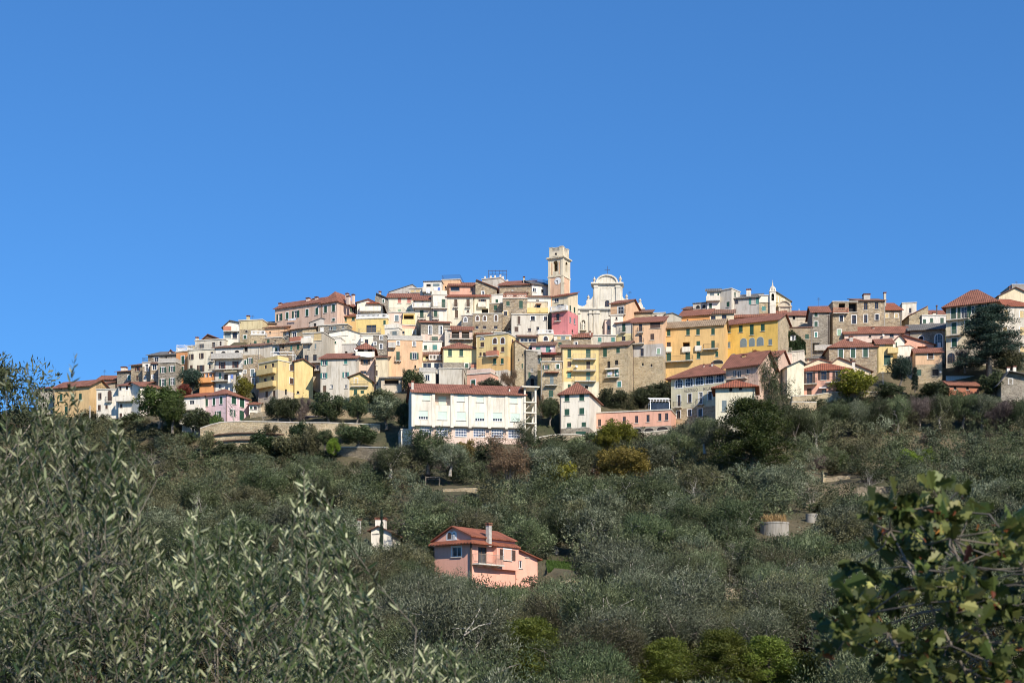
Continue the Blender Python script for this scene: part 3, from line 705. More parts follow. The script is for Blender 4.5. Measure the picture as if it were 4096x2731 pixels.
h('small yellow gabled house with green shutters in front of the grey house', 1398, 1507, 1488, 1522, 1642, 'lemon', 'gablef 1490', 'Gf 13x20 1424,1523; G 13x32 1450,1527; G 14x20 1422,1569; G 14x30 1449,1576', '1404,1474,1545,i,.6; 1430,1474,1596,y,.7', xa=1442, side=1496, D=6, tilem='tilebrown', yaw=-4)
h('tall white house with grey balcony left of the peach facade', 1539, 1316, 1594, 1312, 1386, 'white', 'flat', 'E 18x18 1578,1334; W 8x10 1552,1340', '1566,1600,1345,r,.8', dy=1.5, par='w')
h('broad peach facade house with a small iron balcony', 1551, 1363, 1690, 1358, 1512, 'peach', 'flat', 'Wf 9x16 1593,1373; Wf 10x18 1657,1376; G 14x36 1592,1424; Gof 34x26 1657,1424; K 7x13 1661,1467', '1579,1605,1443,r,.6; 1552,1582,1390,g,.8', par='g', yaw=6)
h('white house with green and teal shutters above the yellow hipped house', 1690, 1366, 1768, 1368, 1416, 'white', 'flat', 'G 12x16 1702,1389; T 18x20 1739,1389', dy=1.2, yaw=4)
h('pink house base with blue shutter under the white double fronted house', 1552, 1252, 1612, 1250, 1302, 'palepink', 'flat', 'Ef 15x24 1587,1273', dy=-1.2, par='i')
h('white double fronted house with coral shutters and red roof', 1552, 1189, 1668, 1188, 1256, 'ivory', 'gable 1175', 'R 14x21 1598,1202 1636,1202; L 13x12 1598,1243 1636,1242', yaw=0, dy=.5)
h('yellow loggia house with a striped parapet', 1612, 1252, 1658, 1252, 1302, 'yellow', 'flat', 'K 40x22 1635,1270', '1609,1660,1297,y,.7', dy=-.9, yaw=0)
h('salmon terrace house with a red lean-to roof', 1566, 1298, 1668, 1304, 1346, 'salmon 1313 cream', 'flat', 'Wf 9x14 1656,1330; N 16x12 1610,1330', dy=.4)
h('ivory house with red roof and stone balustrade balcony', 1654, 1200, 1727, 1199, 1294, 'ivory', 'gable 1184', 'W 10x24 1690,1212; G 14x29 1687,1255', '1650,1722,1232,b,1.0; 1672,1704,1277,r,.6', yaw=0)
h('ivory terrace house with wide green shutter and lattice parapet', 1727, 1180, 1788, 1181, 1294, 'white', 'flat', 'X 15x20 1743,1214; G 15x33 1774,1213; G 15x26 1742,1255', '1724,1790,1233,i,.7; 1730,1756,1277,r,.6', par='w', yaw=3, dy=-.3)
h('tall ivory house with dark brown doors and little iron balconies', 1789, 1186, 1892, 1187, 1288, 'ivory', 'shed 1180', 'D 12x32 1823,1213 1872,1212; D 12x33 1826,1256; B 11x10 1872,1245', '1813,1833,1229,r,.5; 1862,1882,1229,r,.5', tilem='tilebr', yaw=0)
h('ivory house with an open brown window and dark terrace doors', 1893, 1186, 1957, 1187, 1258, 'ivory', 'shed 1180', 'Bo 30x28 1930,1211; K 26x20 1940,1243', '1912,1944,1228,w,.8', yaw=0, dy=.4, tilem='tilebr')
h('long stone house with arched brown windows in white surrounds', 1890, 1256, 2012, 1256, 1320, 'stone', 'flat', 'Baf 11x20 1910,1273 1939,1273; Baf 12x24 1984,1272; N 12x12 1908,1309 1938,1309; N 14x12 1983,1309', yaw=0, dy=1)
h('grey stone house with one arched window and pink terrace wall', 1846, 1264, 1890, 1262, 1320, 'palepink 1266 stonegrey', 'flat', 'Waf 12x18 1862,1278', dy=.8)
h('stone house with a single green shutter above the arched windows', 1958, 1216, 2012, 1214, 1258, 'stone', 'flat', 'G 12x20 1982,1231', dy=.6)
h('grey stone barn with a sloping roof on the skyline', 1556, 1168, 1668, 1152, 1184, 'grey', 'gablef 1138', 'K 7x11 1627,1158', xa=1650, tilem='slate', dy=4, oh=.15)
h('low grey flat house with two cream shutters on the skyline', 1636, 1156, 1692, 1154, 1186, 'greywhite', 'flat', 'C 16x9 1650,1165 1671,1164', dy=3)
h('white terrace house with washing and dark openings on the skyline', 1694, 1128, 1766, 1126, 1180, 'bluewhite', 'flat', 'K 18x18 1714,1145; E 26x16 1745,1143', '1692,1768,1168,w,1.0', dy=3, tilem='slate', D=6)
h('peach house with white slab terrace and blue railing on the skyline', 1768, 1121, 1840, 1119, 1172, 'peach', 'flat', 'K 6x10 1782,1150', par='u', dy=5, D=7)
h('low peach house with red roof and glazed veranda on the skyline', 1798, 1143, 1902, 1141, 1172, 'salmon', 'gable 1132', 'N 36x16 1820,1155; N 9x14 1886,1158', dy=3, yaw=0)
h('stone house with a steep side sloping red roof on the skyline', 1902, 1123, 1987, 1153, 1184, 'stone', 'gablef 1120', 'Wf 9x14 1931,1172; K 6x10 1934,1144', xa=1905, dy=3)
fP, rP, dP = h('white and grey house with merlon parapet and roof pergola on the skyline', 1928, 1117, 2002, 1113, 1156, 'greywhite', 'flat', '', side=2038, dy=7, yaw=-20)
h('stone house with red lean-to roof and chimney beside the bell tower', 1998, 1142, 2126, 1136, 1180, 'stone', 'shed 1124', 'K 40x6 2064,1141; W 6x8 2050,1160', dy=4, ch='2096 1107 1128 6 urnstone', yaw=-8)
h('small white house with green shutter below the merlon parapet house', 1966, 1181, 2011, 1179, 1216, 'bluewhite', 'flat', 'G 10x14 1987,1204', dy=2)
h('small white house with red eaves under the chimney roof', 2026, 1172, 2108, 1170, 1200, 'white', 'shed 1166', 'N 14x8 2060,1182', dy=2.5, yaw=0, tilem='tilebrown')
h('stone house crowned with a red lattice parapet', 2012, 1194, 2108, 1194, 1300, 'stone', 'flat', 'G 13x19 2032,1215; G 14x31 2084,1218; Cof 24x16 2022,1254', '2048,2098,1262,i,.9', par='l', yaw=0, dy=.8)
h('shaded grey blue house between the stone house and the bell tower', 2127, 1134, 2194, 1142, 1188, 'bluewhite', 'gable 1126', 'Wf 14x16 2138,1160; K 10x14 2170,1165', dy=5, par='u', tilem='slate')
h('white house with dark red eaves and white garden wall below the bell tower', 2108, 1188, 2204, 1186, 1214, 'white', 'shed 1182', 'N 12x8 2150,1203', dy=2, tilem='tilebrown', yaw=0)
h('cream house with a canopied brown door below the bell tower', 2108, 1209, 2190, 1208, 1260, 'cream', 'flat', 'N 15x30 2154,1234', '2106,2192,1251,y,.6', dy=1, yaw=0)
h('large plain grey house with brown shutters left of the pink tower house', 2046, 1260, 2191, 1257, 1345, 'greywhite', 'flat', 'B 11x32 2076,1281; Nf 16x17 2131,1273; Nf 12x15 2181,1274; B 15x21 2066,1317; N 12x13 2118,1319; N 11x16 2151,1315', yaw=2)
h('cream topped rose pink house with balustrade balcony left of the church', 2207, 1181, 2272, 1187, 1345, 'cream 1246 rose', 'shed 1174', 'W 17x17 2226,1200; W 30x14 2240,1224; N 13x30 2231,1269', '2206,2272,1245,b,.8; 2219,2245,1284,r,.4', side=2311, swin='G 6x22 2281,1233; G 7x22 2298,1240; E 6x22 2281,1279; E 7x22 2298,1285; N 7x14 2290,1326', D=8, yaw=-27, tilem='tilebr')
h('peach house with glazed balcony door and gabled side before the church', 2442, 1217, 2503, 1208, 1268, 'peach', 'gable 1201', 'Wf 22x32 2483,1243', '2437,2503,1260,r,1.0', side=2566, yaw=-22, Y=322)
h('small white base house with a dark window below the peach gabled house', 2443, 1264, 2492, 1263, 1284, 'white', 'flat', 'K 7x9 2466,1273', Y=320.5)
h('peach cube house with white glazed bay before the church', 2419, 1280, 2466, 1279, 1345, 'palepink', 'flat', 'W 14x18 2437,1310; W 22x24 2454,1318', '2436,2466,1334,i,.8', yaw=0)
h('narrow white and cream house with a green balcony door and red roof', 2466, 1292, 2531, 1286, 1372, 'greywhite 1335 paleyel', 'shed 1272', 'G 12x35 2495,1312; N 14x18 2494,1354', '2480,2504,1330,r,.6; 2464,2527,1367,r,.8', tilem='tile')
h('low stone roofed house behind the peach tall house', 2508, 1252, 2606, 1246, 1284, 'stonetan', 'shed 1241', 'W 7x10 2535,1268', Y=327, tilem='tilebrown', yaw=-8)
h('small whitewashed house with one dark window right of the church', 2604, 1254, 2661, 1252, 1284, 'greywhite', 'flat', 'N 9x14 2622,1267', dy=2)
h('grey gabled house with a wooden shutter right of the church', 2659, 1258, 2726, 1268, 1304, 'greybeige', 'gablef 1252', 'N 18x24 2680,1271; Ka 16x8 2681,1295', xa=2690, tilem='slate', dy=.8, oh=.2)
h('tall peach house over grey plaster and old stone with a wide brown shutter', 2530, 1295, 2652, 1281, 1536, 'peach 1377 grey 1426 stonetan', 'shed 1268', 'N 12x30 2562,1310; B 39x24 2621,1301; N 11x28 2562,1355; B 15x24 2609,1347; N 13x32 2568,1409; Lf 12x22 2634,1405; K 7x12 2571,1457; K 6x12 2606,1461', '2550,2574,1330,r,.6; 2531,2577,1376,r,1.0', yaw=-12)
h('long ochre house with green shutters and iron balconies in three bays', 2650, 1312, 2894, 1298, 1500, 'ochre', 'gable 1284', 'G 13x26 2675,1331; G 13x26 2752,1328; N 15x35 2675,1386; K 27x32 2745,1384; G 18x33 2675,1428; G 18x33 2751,1425; G 13x23 2792,1328; G 14x36 2793,1382; G 14x24 2794,1422; G 13x24 2852,1326; G 13x30 2852,1377; G 11x20 2867,1416; Ka 42x16 2870,1447', '2650,2773,1446,r,1.1; 2664,2686,1406,w,.3; 2728,2761,1406,w,.4; 2780,2806,1402,w,.4; 2814,2874,1397,r,1.0', tilem='tiletan', yaw=-15)
h('bright yellow house with three arched windows and green shutters', 2895, 1297, 3111, 1283, 1456, 'bryel', 'gable 1268', 'G 14x28 2915,1318; G 14x28 2963,1315; G 14x42 3007,1319; G 14x28 3051,1310; E 12x24 2915,1379; Ea 24x35 2974,1370; Ea 21x34 3008,1368; Ea 25x35 3041,1365; E 13x24 3081,1368; E 14x20 2933,1425; E 14x21 3002,1418; E 14x8 3069,1407', side=3168, D=10, yaw=-24, smat='stonetan')
h('row house with two stepped red roofs behind the bright yellow house', 2932, 1268, 3140, 1260, 1284, 'redbrown', 'gable 1246', 'K 8x6 2990,1274 3060,1271', dy=4, yaw=-12)
h('vivid orange house with red roof behind the long ochre house', 2718, 1267, 2836, 1255, 1296, 'deeporange', 'shed 1235', 'N 14x8 2818,1282; N 6x6 2750,1280', dy=3, yaw=-16)
h('flat roofed white veranda strip above the ochre house eaves', 2700, 1289, 2790, 1288, 1308, 'white', 'flat', 'X 24x9 2730,1296 2760,1296', dy=2, yaw=0)
h('cream house with two brown shutters behind the long ochre house', 2839, 1255, 2936, 1251, 1292, 'cream', 'shed 1232', 'N 18x20 2853,1273; N 18x20 2897,1269', dy=3.5, yaw=-8, tilem='tilebrown')
h('small stone house with dark eaves at the left of the white modern skyline house', 2733, 1238, 2776, 1233, 1256, 'stonegrey', 'shed 1226', 'N 8x7 2748,1246', dy=6, tilem='tilebrown', yaw=-15)
h('low white house with two arched windows on the right skyline', 2772, 1216, 2827, 1211, 1252, 'greywhite', 'flat', 'Ka 14x14 2792,1228; Ka 12x14 2816,1226', dy=5, tilem='slate')
h('white modern house with glass balcony on the right skyline', 2828, 1166, 2880, 1163, 1246, 'white', 'shed 1156', 'E 18x16 2848,1179; G 7x12 2873,1178; Gf 11x20 2842,1223', '2824,2880,1204,w,1.0', dy=4, tilem='slate', yaw=-8)
h('tall grey white block with a bright white side on the right skyline', 2880, 1163, 2926, 1155, 1246, 'greywhite', 'flat', 'G 11x20 2912,1217', side=2961, swin='G 7x17 2940,1177', dy=3.5, yaw=-35)
h('grey green rendered house with turquoise shutters on the right skyline', 2927, 1198, 3036, 1184, 1246, 'grey', 'shed 1178', 'Na 15x17 2946,1207; To 36x28 3015,1203', ch='2995 1158 1188 17 white', dy=2.5, tilem='slate', yaw=-15)
h('stone house with glazed veranda beside the small white belfry', 3036, 1184, 3080, 1182, 1254, 'white 1208 stonetan', 'flat', 'N 30x26 3060,1196; T 15x18 3055,1234', dy=2, yaw=0)
h('beige house with dark loggia and red roof right of the chapel', 3152, 1263, 3249, 1259, 1316, 'beige', 'shed 1244', 'K 50x16 3212,1268; K 10x16 3176,1271; N 7x16 3157,1268', dy=1.5, yaw=0)
h('stone house draped in dark ivy with open white shutters', 3117, 1315, 3250, 1308, 1412, 'stone', 'flat', 'Xo 20x20 3124,1356; Xo 20x20 3172,1352; G 14x20 3228,1346', yaw=-4, tilem='tilebrown')
h('tall narrow stone house with a column of green shutters', 3249, 1248, 3318, 1246, 1398, 'stonegrey', 'gable 1226', 'Gf 13x20 3264,1258 3264,1296; Tf 10x20 3264,1339; G 12x18 3264,1388; G 8x14 3312,1252', '3256,3330,1400,g,.8', yaw=-4, D=8)
h('tall stone house with an open roof loggia and lattice balcony', 3331, 1209, 3430, 1207, 1362, 'stone', 'flat', 'K 26x24 3368,1225; K 32x36 3411,1229; Nf 14x24 3365,1274; Nf 16x34 3416,1278; Lf 15x24 3357,1330', '3329,3391,1253,l,.8', yaw=0, dy=.6)
h('tall stone house with four weathered shutters and a roof hut', 3430, 1203, 3541, 1201, 1322, 'stone', 'shed 1196', 'N 15x28 3463,1225; N 14x26 3506,1223; Nf 14x32 3463,1275; Nf 14x24 3508,1269', ch='3465 1178 1200 26 concrete; 3539 1170 1204 9 urnstone', tilem='tilebrown', yaw=0, dy=1.2)
h('lower stone house with red roof and two small wooden windows', 3537, 1240, 3606, 1238, 1302, 'stone', 'shed 1213', 'Cf 13x16 3548,1263; Cf 13x16 3585,1263', yaw=0, dy=1.5, tilem='tilebr')
h('small white house with a dark door behind the leaning stone roof', 3609, 1214, 3666, 1211, 1268, 'white', 'flat', 'N 9x20 3641,1242', dy=3, yaw=-6)
h('stone house with a roof sloping up to the right', 3636, 1262, 3713, 1228, 1312, 'stonetan', 'gablef 1225', '', xa=3710, dy=1.5, oh=.3)
h('small white house with green shutters left of the pale three storey house', 3688, 1262, 3784, 1261, 1312, 'bluewhite', 'flat', 'Gf 14x17 3698,1285; G 12x17 3726,1281; G 14x26 3768,1284', dy=1, ch='3736 1250 1264 12 white; 3747 1222 1252 4 iron', yaw=0)
h('red roofed house behind the small white house with green shutters', 3724, 1256, 3784, 1256, 1276, 'redbrown', 'gable 1242', 'K 6x6 3740,1262', dy=5, yaw=0)
h('stone house with grey lean-to roof and tall arched windows', 3640, 1326, 3780, 1308, 1398, 'stonegrey', 'shed 1297', 'Waf 28x54 3755,1362; Kaf 18x16 3684,1352', tilem='slate', oh=.7, dy=.4, yaw=-12)
h('long pale pink house with red roof and chimneys', 3378, 1334, 3638, 1328, 1362, 'palepink', 'gable 1308', 'N 15x13 3567,1342; N 14x12 3610,1340; K 10x8 3480,1345', ch='3412 1300 1330 8 white; 3494 1308 1325 9 white', yaw=-4, dy=1)
h('salmon house under a long slanting red roof', 3606, 1352, 3736, 1378, 1404, 'salmon', 'gablef 1340', 'K 40x10 3690,1390', xa=3608, oh=.5)
h('stone house with three green shutters and broad red hipped roof', 3316, 1388, 3508, 1382, 1478, 'stone', 'hip 1354', 'Gf 18x36 3363,1415; Gf 18x38 3412,1413; Gf 18x38 3462,1410', ch='3404 1345 1368 14 concrete', yaw=-4)
h('yellow house with a green door beside the stone hipped house', 3509, 1377, 3572, 1372, 1478, 'lemon', 'gable 1357', 'G 26x40 3549,1440; X 18x5 3530,1380', '3548,3590,1412,y,.9', yaw=-6)
h('white gable end with two narrow green shutters', 3572, 1368, 3618, 1360, 1402, 'white', 'gablef 1340', 'G 5x20 3585,1379 3597,1378', xa=3600, dy=-1.2)
h('white stair house with a stepped yellow flight', 3590, 1386, 3668, 1398, 1452, 'white', 'gablef 1382', 'N 12x24 3652,1428', xa=3640, dy=-.8, oh=.05, tilem='tilebrown')
h('peach house with stone ground floor and one brown shutter', 3662, 1411, 3769, 1407, 1524, 'peach 1458 stonetan', 'gable 1394', 'Bf 21x24 3723,1424; G 18x24 3676,1490; K 24x26 3742,1489', side=3786, D=6, yaw=-8)
h('pink house with open brown shutters and curved balconies above a stone wall', 3191, 1487, 3404, 1470, 1582, 'salmon', 'hip 1452', 'Bof 44x44 3237,1512; Bof 42x34 3295,1502; Bof 42x40 3353,1505; D 18x30 3237,1567; D 20x28 3355,1556; E 18x20 3296,1567', '3186,3268,1537,r,1.1; 3302,3360,1530,r,1.1', ch='3414 1444 1470 12 white', D=10, yaw=-12, tilem='tilebr')
h('pale cream house with a shaded blue side left of the pink balconied house', 3148, 1466, 3216, 1453, 1582, 'creamw', 'gablef 1442', '', side=3116, xa=3200, D=8, yaw=8, dy=.5, tilem='slate', swin='')
h('cream gable house behind the pink balconied house roof', 3201, 1468, 3360, 1458, 1504, 'cream', 'gablef 1436', '', xa=3274, dy=1, oh=.3, ch='3232 1436 1452 4 cream')
h('second cream gable house with long right eaves behind the pink balconied house', 3325, 1452, 3484, 1484, 1520, 'cream', 'gablef 1430', '', xa=3354, dy=1.5, oh=.5, tilem='tilebrown', ch='3404 1432 1450 9 dark')
h('salmon terrace wall house left of the cream gables', 3114, 1412, 3168, 1414, 1460, 'palepink', 'flat', '', dy=1, par='i', yaw=0)
h('white terrace house with solid parapet above the cream gables', 3168, 1404, 3214, 1406, 1446, 'white', 'flat', '', dy=1.5, yaw=-20, D=6)
h('dark slate roofed house between the ivy house and the cream gables', 3206, 1440, 3330, 1425, 1462, 'beige', 'shed 1412', 'K 20x8 3290,1440', dy=3, tilem='slate', yaw=-10)
FA, RA, DA = h('sage hotel with arched windows and painted lettering', 2684, 1512, 2902, 1481, 1716, 'sage 1628 stonetan', 'hip 1456', 'Waf 28x36 2716,1533; Waf 28x36 2757,1527; Waf 28x36 2798,1521; Waf 28x36 2839,1516; Waf 28x36 2880,1511; Nf 12x44 2716,1602; Nf 13x34 2759,1592; Wf 13x44 2803,1592; Nf 13x34 2840,1583; Nf 14x30 2714,1658; Nf 13x26 2758,1651; Nf 14x30 2801,1650', '2696,2728,1629,r,.8; 2786,2818,1618,r,.8', ch='2849 1450 1470 6 slab; 2816 1457 1472 5 palepink', name='hotel', cat='hotel', yaw=-26, oh=1.0, D=9)
h('grey pink hotel wing with a long balcony and red roof', 2904, 1472, 3034, 1444, 1560, 'pinkgrey', 'gable 1412', 'W 12x26 2937,1493; W 14x28 2956,1495; W 12x20 2992,1485', '2908,2990,1516,r,1.2', yaw=-30, oh=.8, ch='2977 1418 1438 14 ochre', Y=268)
h('brown pink house behind the tall eucalyptus', 3034, 1437, 3112, 1420, 1540, 'pinkgrey', 'gable 1406', 'K 14x24 3060,1465; N 12x20 3085,1500', '3040,3100,1490,r,1.0', yaw=-25, dy=-.5)
h('pale cream house with a bright red roof in front of the hotel', 2862, 1550, 3020, 1536, 1690, 'creamw', 'hip 1519', 'K 12x16 2923,1557; K 12x14 2962,1553; E 18x44 2897,1623; E 16x36 2945,1622', tilem='tilebr', yaw=-10, oh=.8, D=7, Y=258)
h('long low pink building with seven narrow windows on stone arches', 2367, 1659, 2684, 1634, 1740, 'salmon 1708 stonegrey', 'flat', 'N 12x29 2398,1690; N 12x28 2447,1685; N 12x28 2497,1680; N 12x29 2546,1677; N 12x29 2592,1673; N 12x29 2639,1668; N 12x29 2666,1666; Ka 25x14 2552,1719; Ka 36x13 2596,1718; Ka 42x14 2650,1713; Ka 34x14 2400,1726', yaw=-14, D=7, name='annex_building', cat='building')
h('white house with green shutters and red hipped roof beside the pink building', 2240, 1573, 2357, 1566, 1740, 'white 1712 stonegrey', 'hip 1541', 'G 19x26 2268,1592; G 19x26 2327,1589; G 19x26 2268,1648; G 19x26 2327,1644; G 17x18 2276,1700; G 17x18 2335,1697; G 40x20 2323,1735', side=2404, yaw=-14, oh=.5, dy=-1)
h('grey white terrace house with glazed columns above the white block', 1676, 1489, 1742, 1488, 1552, 'white', 'flat', 'Wf 17x24 1709,1511; K 14x44 1748,1516', yaw=0, par='g', D=8)
h('plain grey stained house wall with a curved terrace beside the pink cube', 1756, 1476, 1853, 1475, 1552, 'greywhite', 'flat', '', side=1875, yaw=-3, par='i', D=7, dy=-.5)
h('glazed veranda house with white columns under a brown roof slab', 1678, 1448, 1822, 1447, 1484, 'white', 'flat', 'W 34x26 1708,1464; W 34x26 1752,1464; K 30x24 1798,1464', tilem='tilebrown', yaw=0, dy=1.5)
h('yellow house with white eaves and red hipped roof in the middle of the village', 1772, 1391, 1906, 1390, 1480, 'paleyel 1450 stonegrey', 'hip 1371', 'G 15x28 1800,1411 1845,1411; Gf 14x18 1867,1463', side=1743, D=8, yaw=5, dy=-.3)
h('small porch house with a brown roof and cream balustrade', 1692, 1418, 1764, 1418, 1446, 'paleyel', 'gable 1406', 'K 10x12 1738,1428; K 12x12 1708,1430', '1716,1778,1440,b,.6', yaw=0, tilem='tilebrown', dy=1)
h('low pink cube house with one green shutter behind the white block', 1868, 1497, 1962, 1494, 1552, 'salmon', 'flat', 'Gf 17x22 1893,1530', side=1994, par='p', yaw=-22, D=6)
h('pale pink terrace house with an orange balustrade', 1884, 1476, 1946, 1474, 1504, 'palepink', 'flat', 'G 16x6 1918,1484', par='d', dy=1.5, yaw=-10)
h('large yellow house with arched attic windows and brown shutters', 1906, 1341, 2030, 1341, 1514, 'lemon 1430 ochre 1484 greywhite', 'flat', 'Wa 18x11 1929,1354; Baf 15x23 1980,1363; Baf 15x24 2011,1362; B 15x19 1929,1378; B 14x20 1980,1397; B 13x20 2011,1397; B 9x14 1922,1417; B 10x14 1937,1417; G 13x24 1979,1445; G 11x23 2009,1444; B 14x13 1978,1496', '1951,1996,1425,d,1.0', side=2062, swin='Ba 7x21 2050,1367', yaw=-25)
h('old stone buttress house curving behind the large yellow house', 2060, 1366, 2108, 1392, 1540, 'stonetan', 'gablef 1362', 'G 5x20 2089,1463; K 5x10 2090,1420; K 5x8 2075,1440', xa=2062, dy=1, yaw=20, oh=.2, D=9)
h('red roofed attic house with a white wall at the left of the large yellow house', 1905, 1336, 1966, 1334, 1352, 'white', 'shed 1326', '', dy=2, yaw=0)
h('orange roof terrace hut behind the large yellow house', 1892, 1320, 1946, 1320, 1340, 'orange', 'flat', 'K 14x5 1914,1325', dy=4, yaw=0)
h('white roof room with pale panels behind the large yellow house', 1966, 1331, 2036, 1330, 1348, 'white', 'flat', 'X 26x12 1996,1338; N 8x8 1972,1342', dy=2.5, yaw=0, ch='2039 1316 1336 8 white')
h('stone loggia house with long glazed opening and dark eaves', 2076, 1347, 2148, 1345, 1412, 'stonetan', 'shed 1340', 'W 30x15 2096,1360 2128,1361; Kaf 12x26 2124,1400', tilem='tilebrown', yaw=2)
h('cream house with a balustrade top and one arched window', 2151, 1338, 2213, 1336, 1378, 'cream', 'flat', 'Naf 17x18 2183,1354', par='b', dy=.8, yaw=-4)
h('yellow shuttered house with a white eave strip below the rose pink house', 2216, 1344, 2284, 1340, 1412, 'white 1361 stone', 'flat', 'C 14x12 2236,1352 2270,1352; E 16x13 2253,1352; G 13x20 2240,1378', yaw=-3, dy=.5)
h('stone house with low red roof in front of the church', 2286, 1350, 2362, 1346, 1392, 'stone', 'shed 1333', 'Wf 12x14 2303,1374; K 10x6 2303,1354 2345,1352', dy=.4, yaw=-4, ch='2361 1325 1344 5 urnstone')
h('low grey white house with two turquoise shutters in front of the church', 2363, 1343, 2464, 1341, 1374, 'greywhite', 'flat', 'T 14x18 2399,1359 2452,1358', dy=.6, yaw=0)
h('lilac and stone house with turquoise shutters beside the arched alley', 2128, 1383, 2217, 1376, 1470, 'lilac 1420 stone', 'shed 1368', 'T 18x30 2153,1402; T 17x23 2192,1397; To 26x22 2152,1443', '2128,2166,1419,g,.8', tilem='tilebrown', yaw=-4, dy=.5)
h('stone house with a red awning terrace and iron balcony', 2163, 1448, 2249, 1447, 1600, 'stonetan', 'flat', 'Go 26x18 2184,1468; Gf 12x18 2231,1466; E 15x30 2207,1521; G 18x26 2204,1574', '2181,2229,1541,r,.9', par='i', yaw=-2)
h('pale yellow house with three stacked long balconies', 2249, 1391, 2395, 1388, 1568, 'lemon 1527 creamw', 'shed 1380', 'G 14x35 2277,1414; G 18x34 2353,1413; B 14x21 2277,1456; B 15x32 2353,1460; T 15x22 2277,1499; T 16x34 2353,1503; K 12x12 2346,1548; G 12x16 2277,1544', '2292,2383,1438,i,1.1; 2292,2382,1484,i,1.1; 2298,2383,1526,i,1.1', tilem='tilebrown', yaw=0, dy=-.5)
h('stone house with four green shutters and a white board on its balcony', 2397, 1384, 2511, 1382, 1570, 'stonetan', 'gable 1368', 'G 15x36 2420,1410; G 14x22 2472,1401; K 12x28 2435,1458; K 13x20 2466,1450; Tf 14x28 2436,1494; Tf 15x28 2467,1493; Tf 15x22 2477,1537', '2424,2477,1509,r,.8', side=2547, swin='G 5x22 2532,1495; N 5x30 2534,1461', tilem='tilebrown', yaw=-16, D=7)
h('pale pink three storey house with hipped red roof and green shutters', 810, 1584, 909, 1572, 1690, 'lilac', 'hip 1556', 'Gf 11x30 827,1610; Gf 11x30 856,1606; Gf 12x30 885,1601; Gof 26x28 872,1658', side=996, swin='Gf 13x30 935,1601; Gf 13x40 968,1609; G 13x40 967,1662; Gof 16x28 930,1651', yaw=-30)
h('white balcony house joined to the left of the pale pink house', 728, 1590, 800, 1582, 1740, 'bluewhite', 'shed 1572', 'W 20x24 767,1613; N 12x20 780,1615; G 14x20 766,1668; W 12x24 770,1720', '738,797,1640,w,1.2; 724,770,1696,w,1.2', tilem='tilebr', yaw=-14, dy=1)
h('tiny white house with red roof right of the pale pink house', 996, 1616, 1030, 1617, 1646, 'white', 'shed 1608', 'Gf 10x12 1005,1630; N 12x12 1021,1632', dy=1, yaw=0)
h('pale three storey house with hipped red roof and green shutters behind the cedar', 3784, 1222, 3984, 1196, 1456, 'cream 1391 beige', 'hip 1159', 'Gf 17x45 3814,1253; Gof 40x44 3856,1249; Gof 40x32 3897,1238; Gof 36x24 3936,1228; Gf 18x46 3816,1313; Gf 18x40 3870,1300; Gf 18x36 3817,1370; Na 25x40 3805,1431', '3786,3876,1278,i,.9; 3786,3856,1341,i,.9', side=4010, yaw=-24, oh=.9)
h('white house with tan shutters and red roof at the right edge', 3950, 1221, 4150, 1223, 1408, 'greywhite', 'hip 1196', 'Cf 17x36 4025,1257; Cf 16x28 4087,1257; Cf 20x34 4089,1324; Caf 18x26 4089,1396; Cf 16x30 4020,1322', yaw=4, D=9, dy=-1, tilem='tilebr')
h('cream gabled house behind the roofs at the right edge', 3996, 1182, 4130, 1182, 1236, 'cream', 'gablef 1150', '', xa=4061, dy=6, ch='4038 1146 1162 5 iron')
h('dark grey roofed block at the right edge of the skyline', 4048, 1144, 4190, 1136, 1220, 'darkgrey', 'flat', '', dy=12, yaw=0)
h('stone cottage with white chimneys and overhanging gable at the right edge', 4004, 1520, 4150, 1512, 1600, 'stonegrey', 'gablef 1487', 'Ef 14x22 4043,1526', xa=4031, oh=1.1, ch='4032 1468 1490 12 white; 4057 1464 1492 12 white', tilem='slate', dy=-3)
h('low hut with red and zinc roof among the olive trees at right', 3796, 1540, 3915, 1540, 1570, 'redbrown', 'gable 1526', 'K 10x14 3820,1552 3870,1553', yaw=8, dy=-1.5, D=5, name='hut', cat='hut')

h('stone house with two tall white framed windows in the middle of the village', 1684, 1290, 1800, 1290, 1374, 'stonegrey 1337 palepink', 'shed 1279', 'Wf 12x34 1721,1320; Wf 12x34 1763,1321; G 25x24 1739,1358', '1722,1776,1368,i,.6', side=1671, yaw=6, D=6)
h('loggia house with a red roof and white columns left of the large yellow house', 1800, 1318, 1890, 1320, 1382, 'palepink 1357 stonetan', 'shed 1305', 'K 30x30 1822,1338; K 30x30 1862,1338', '1800,1892,1357,i,.8', yaw=3, dy=-.4)
h('tall grey pillar house beside the loggia of the village centre', 1779, 1318, 1801, 1318, 1384, 'greywhite', 'flat', '', yaw=0, dy=-.8, D=4)
h('shaded stone alley house behind the lilac house', 2104, 1405, 2150, 1402, 1560, 'stonegrey', 'flat', 'W 10x16 2128,1480; G 9x24 2118,1500; K 14x30 2130,1530', yaw=20, dy=3)
h('open lean-to shelter below the peach facade house', 1524, 1512, 1606, 1512, 1548, 'beige', 'shed 1508', 'K 56x20 1566,1527', yaw=0, dy=-2, tilem='slate', name='shelter', cat='shelter', D=3)
h('orange bay house with tall glass panes left of the laundry balconies', 798, 1492, 852, 1490, 1575, 'orange', 'flat', 'W 12x28 810,1508 826,1508 842,1508', '794,854,1530,o,.8', dy=-1.5, yaw=-10, D=4, name='house')
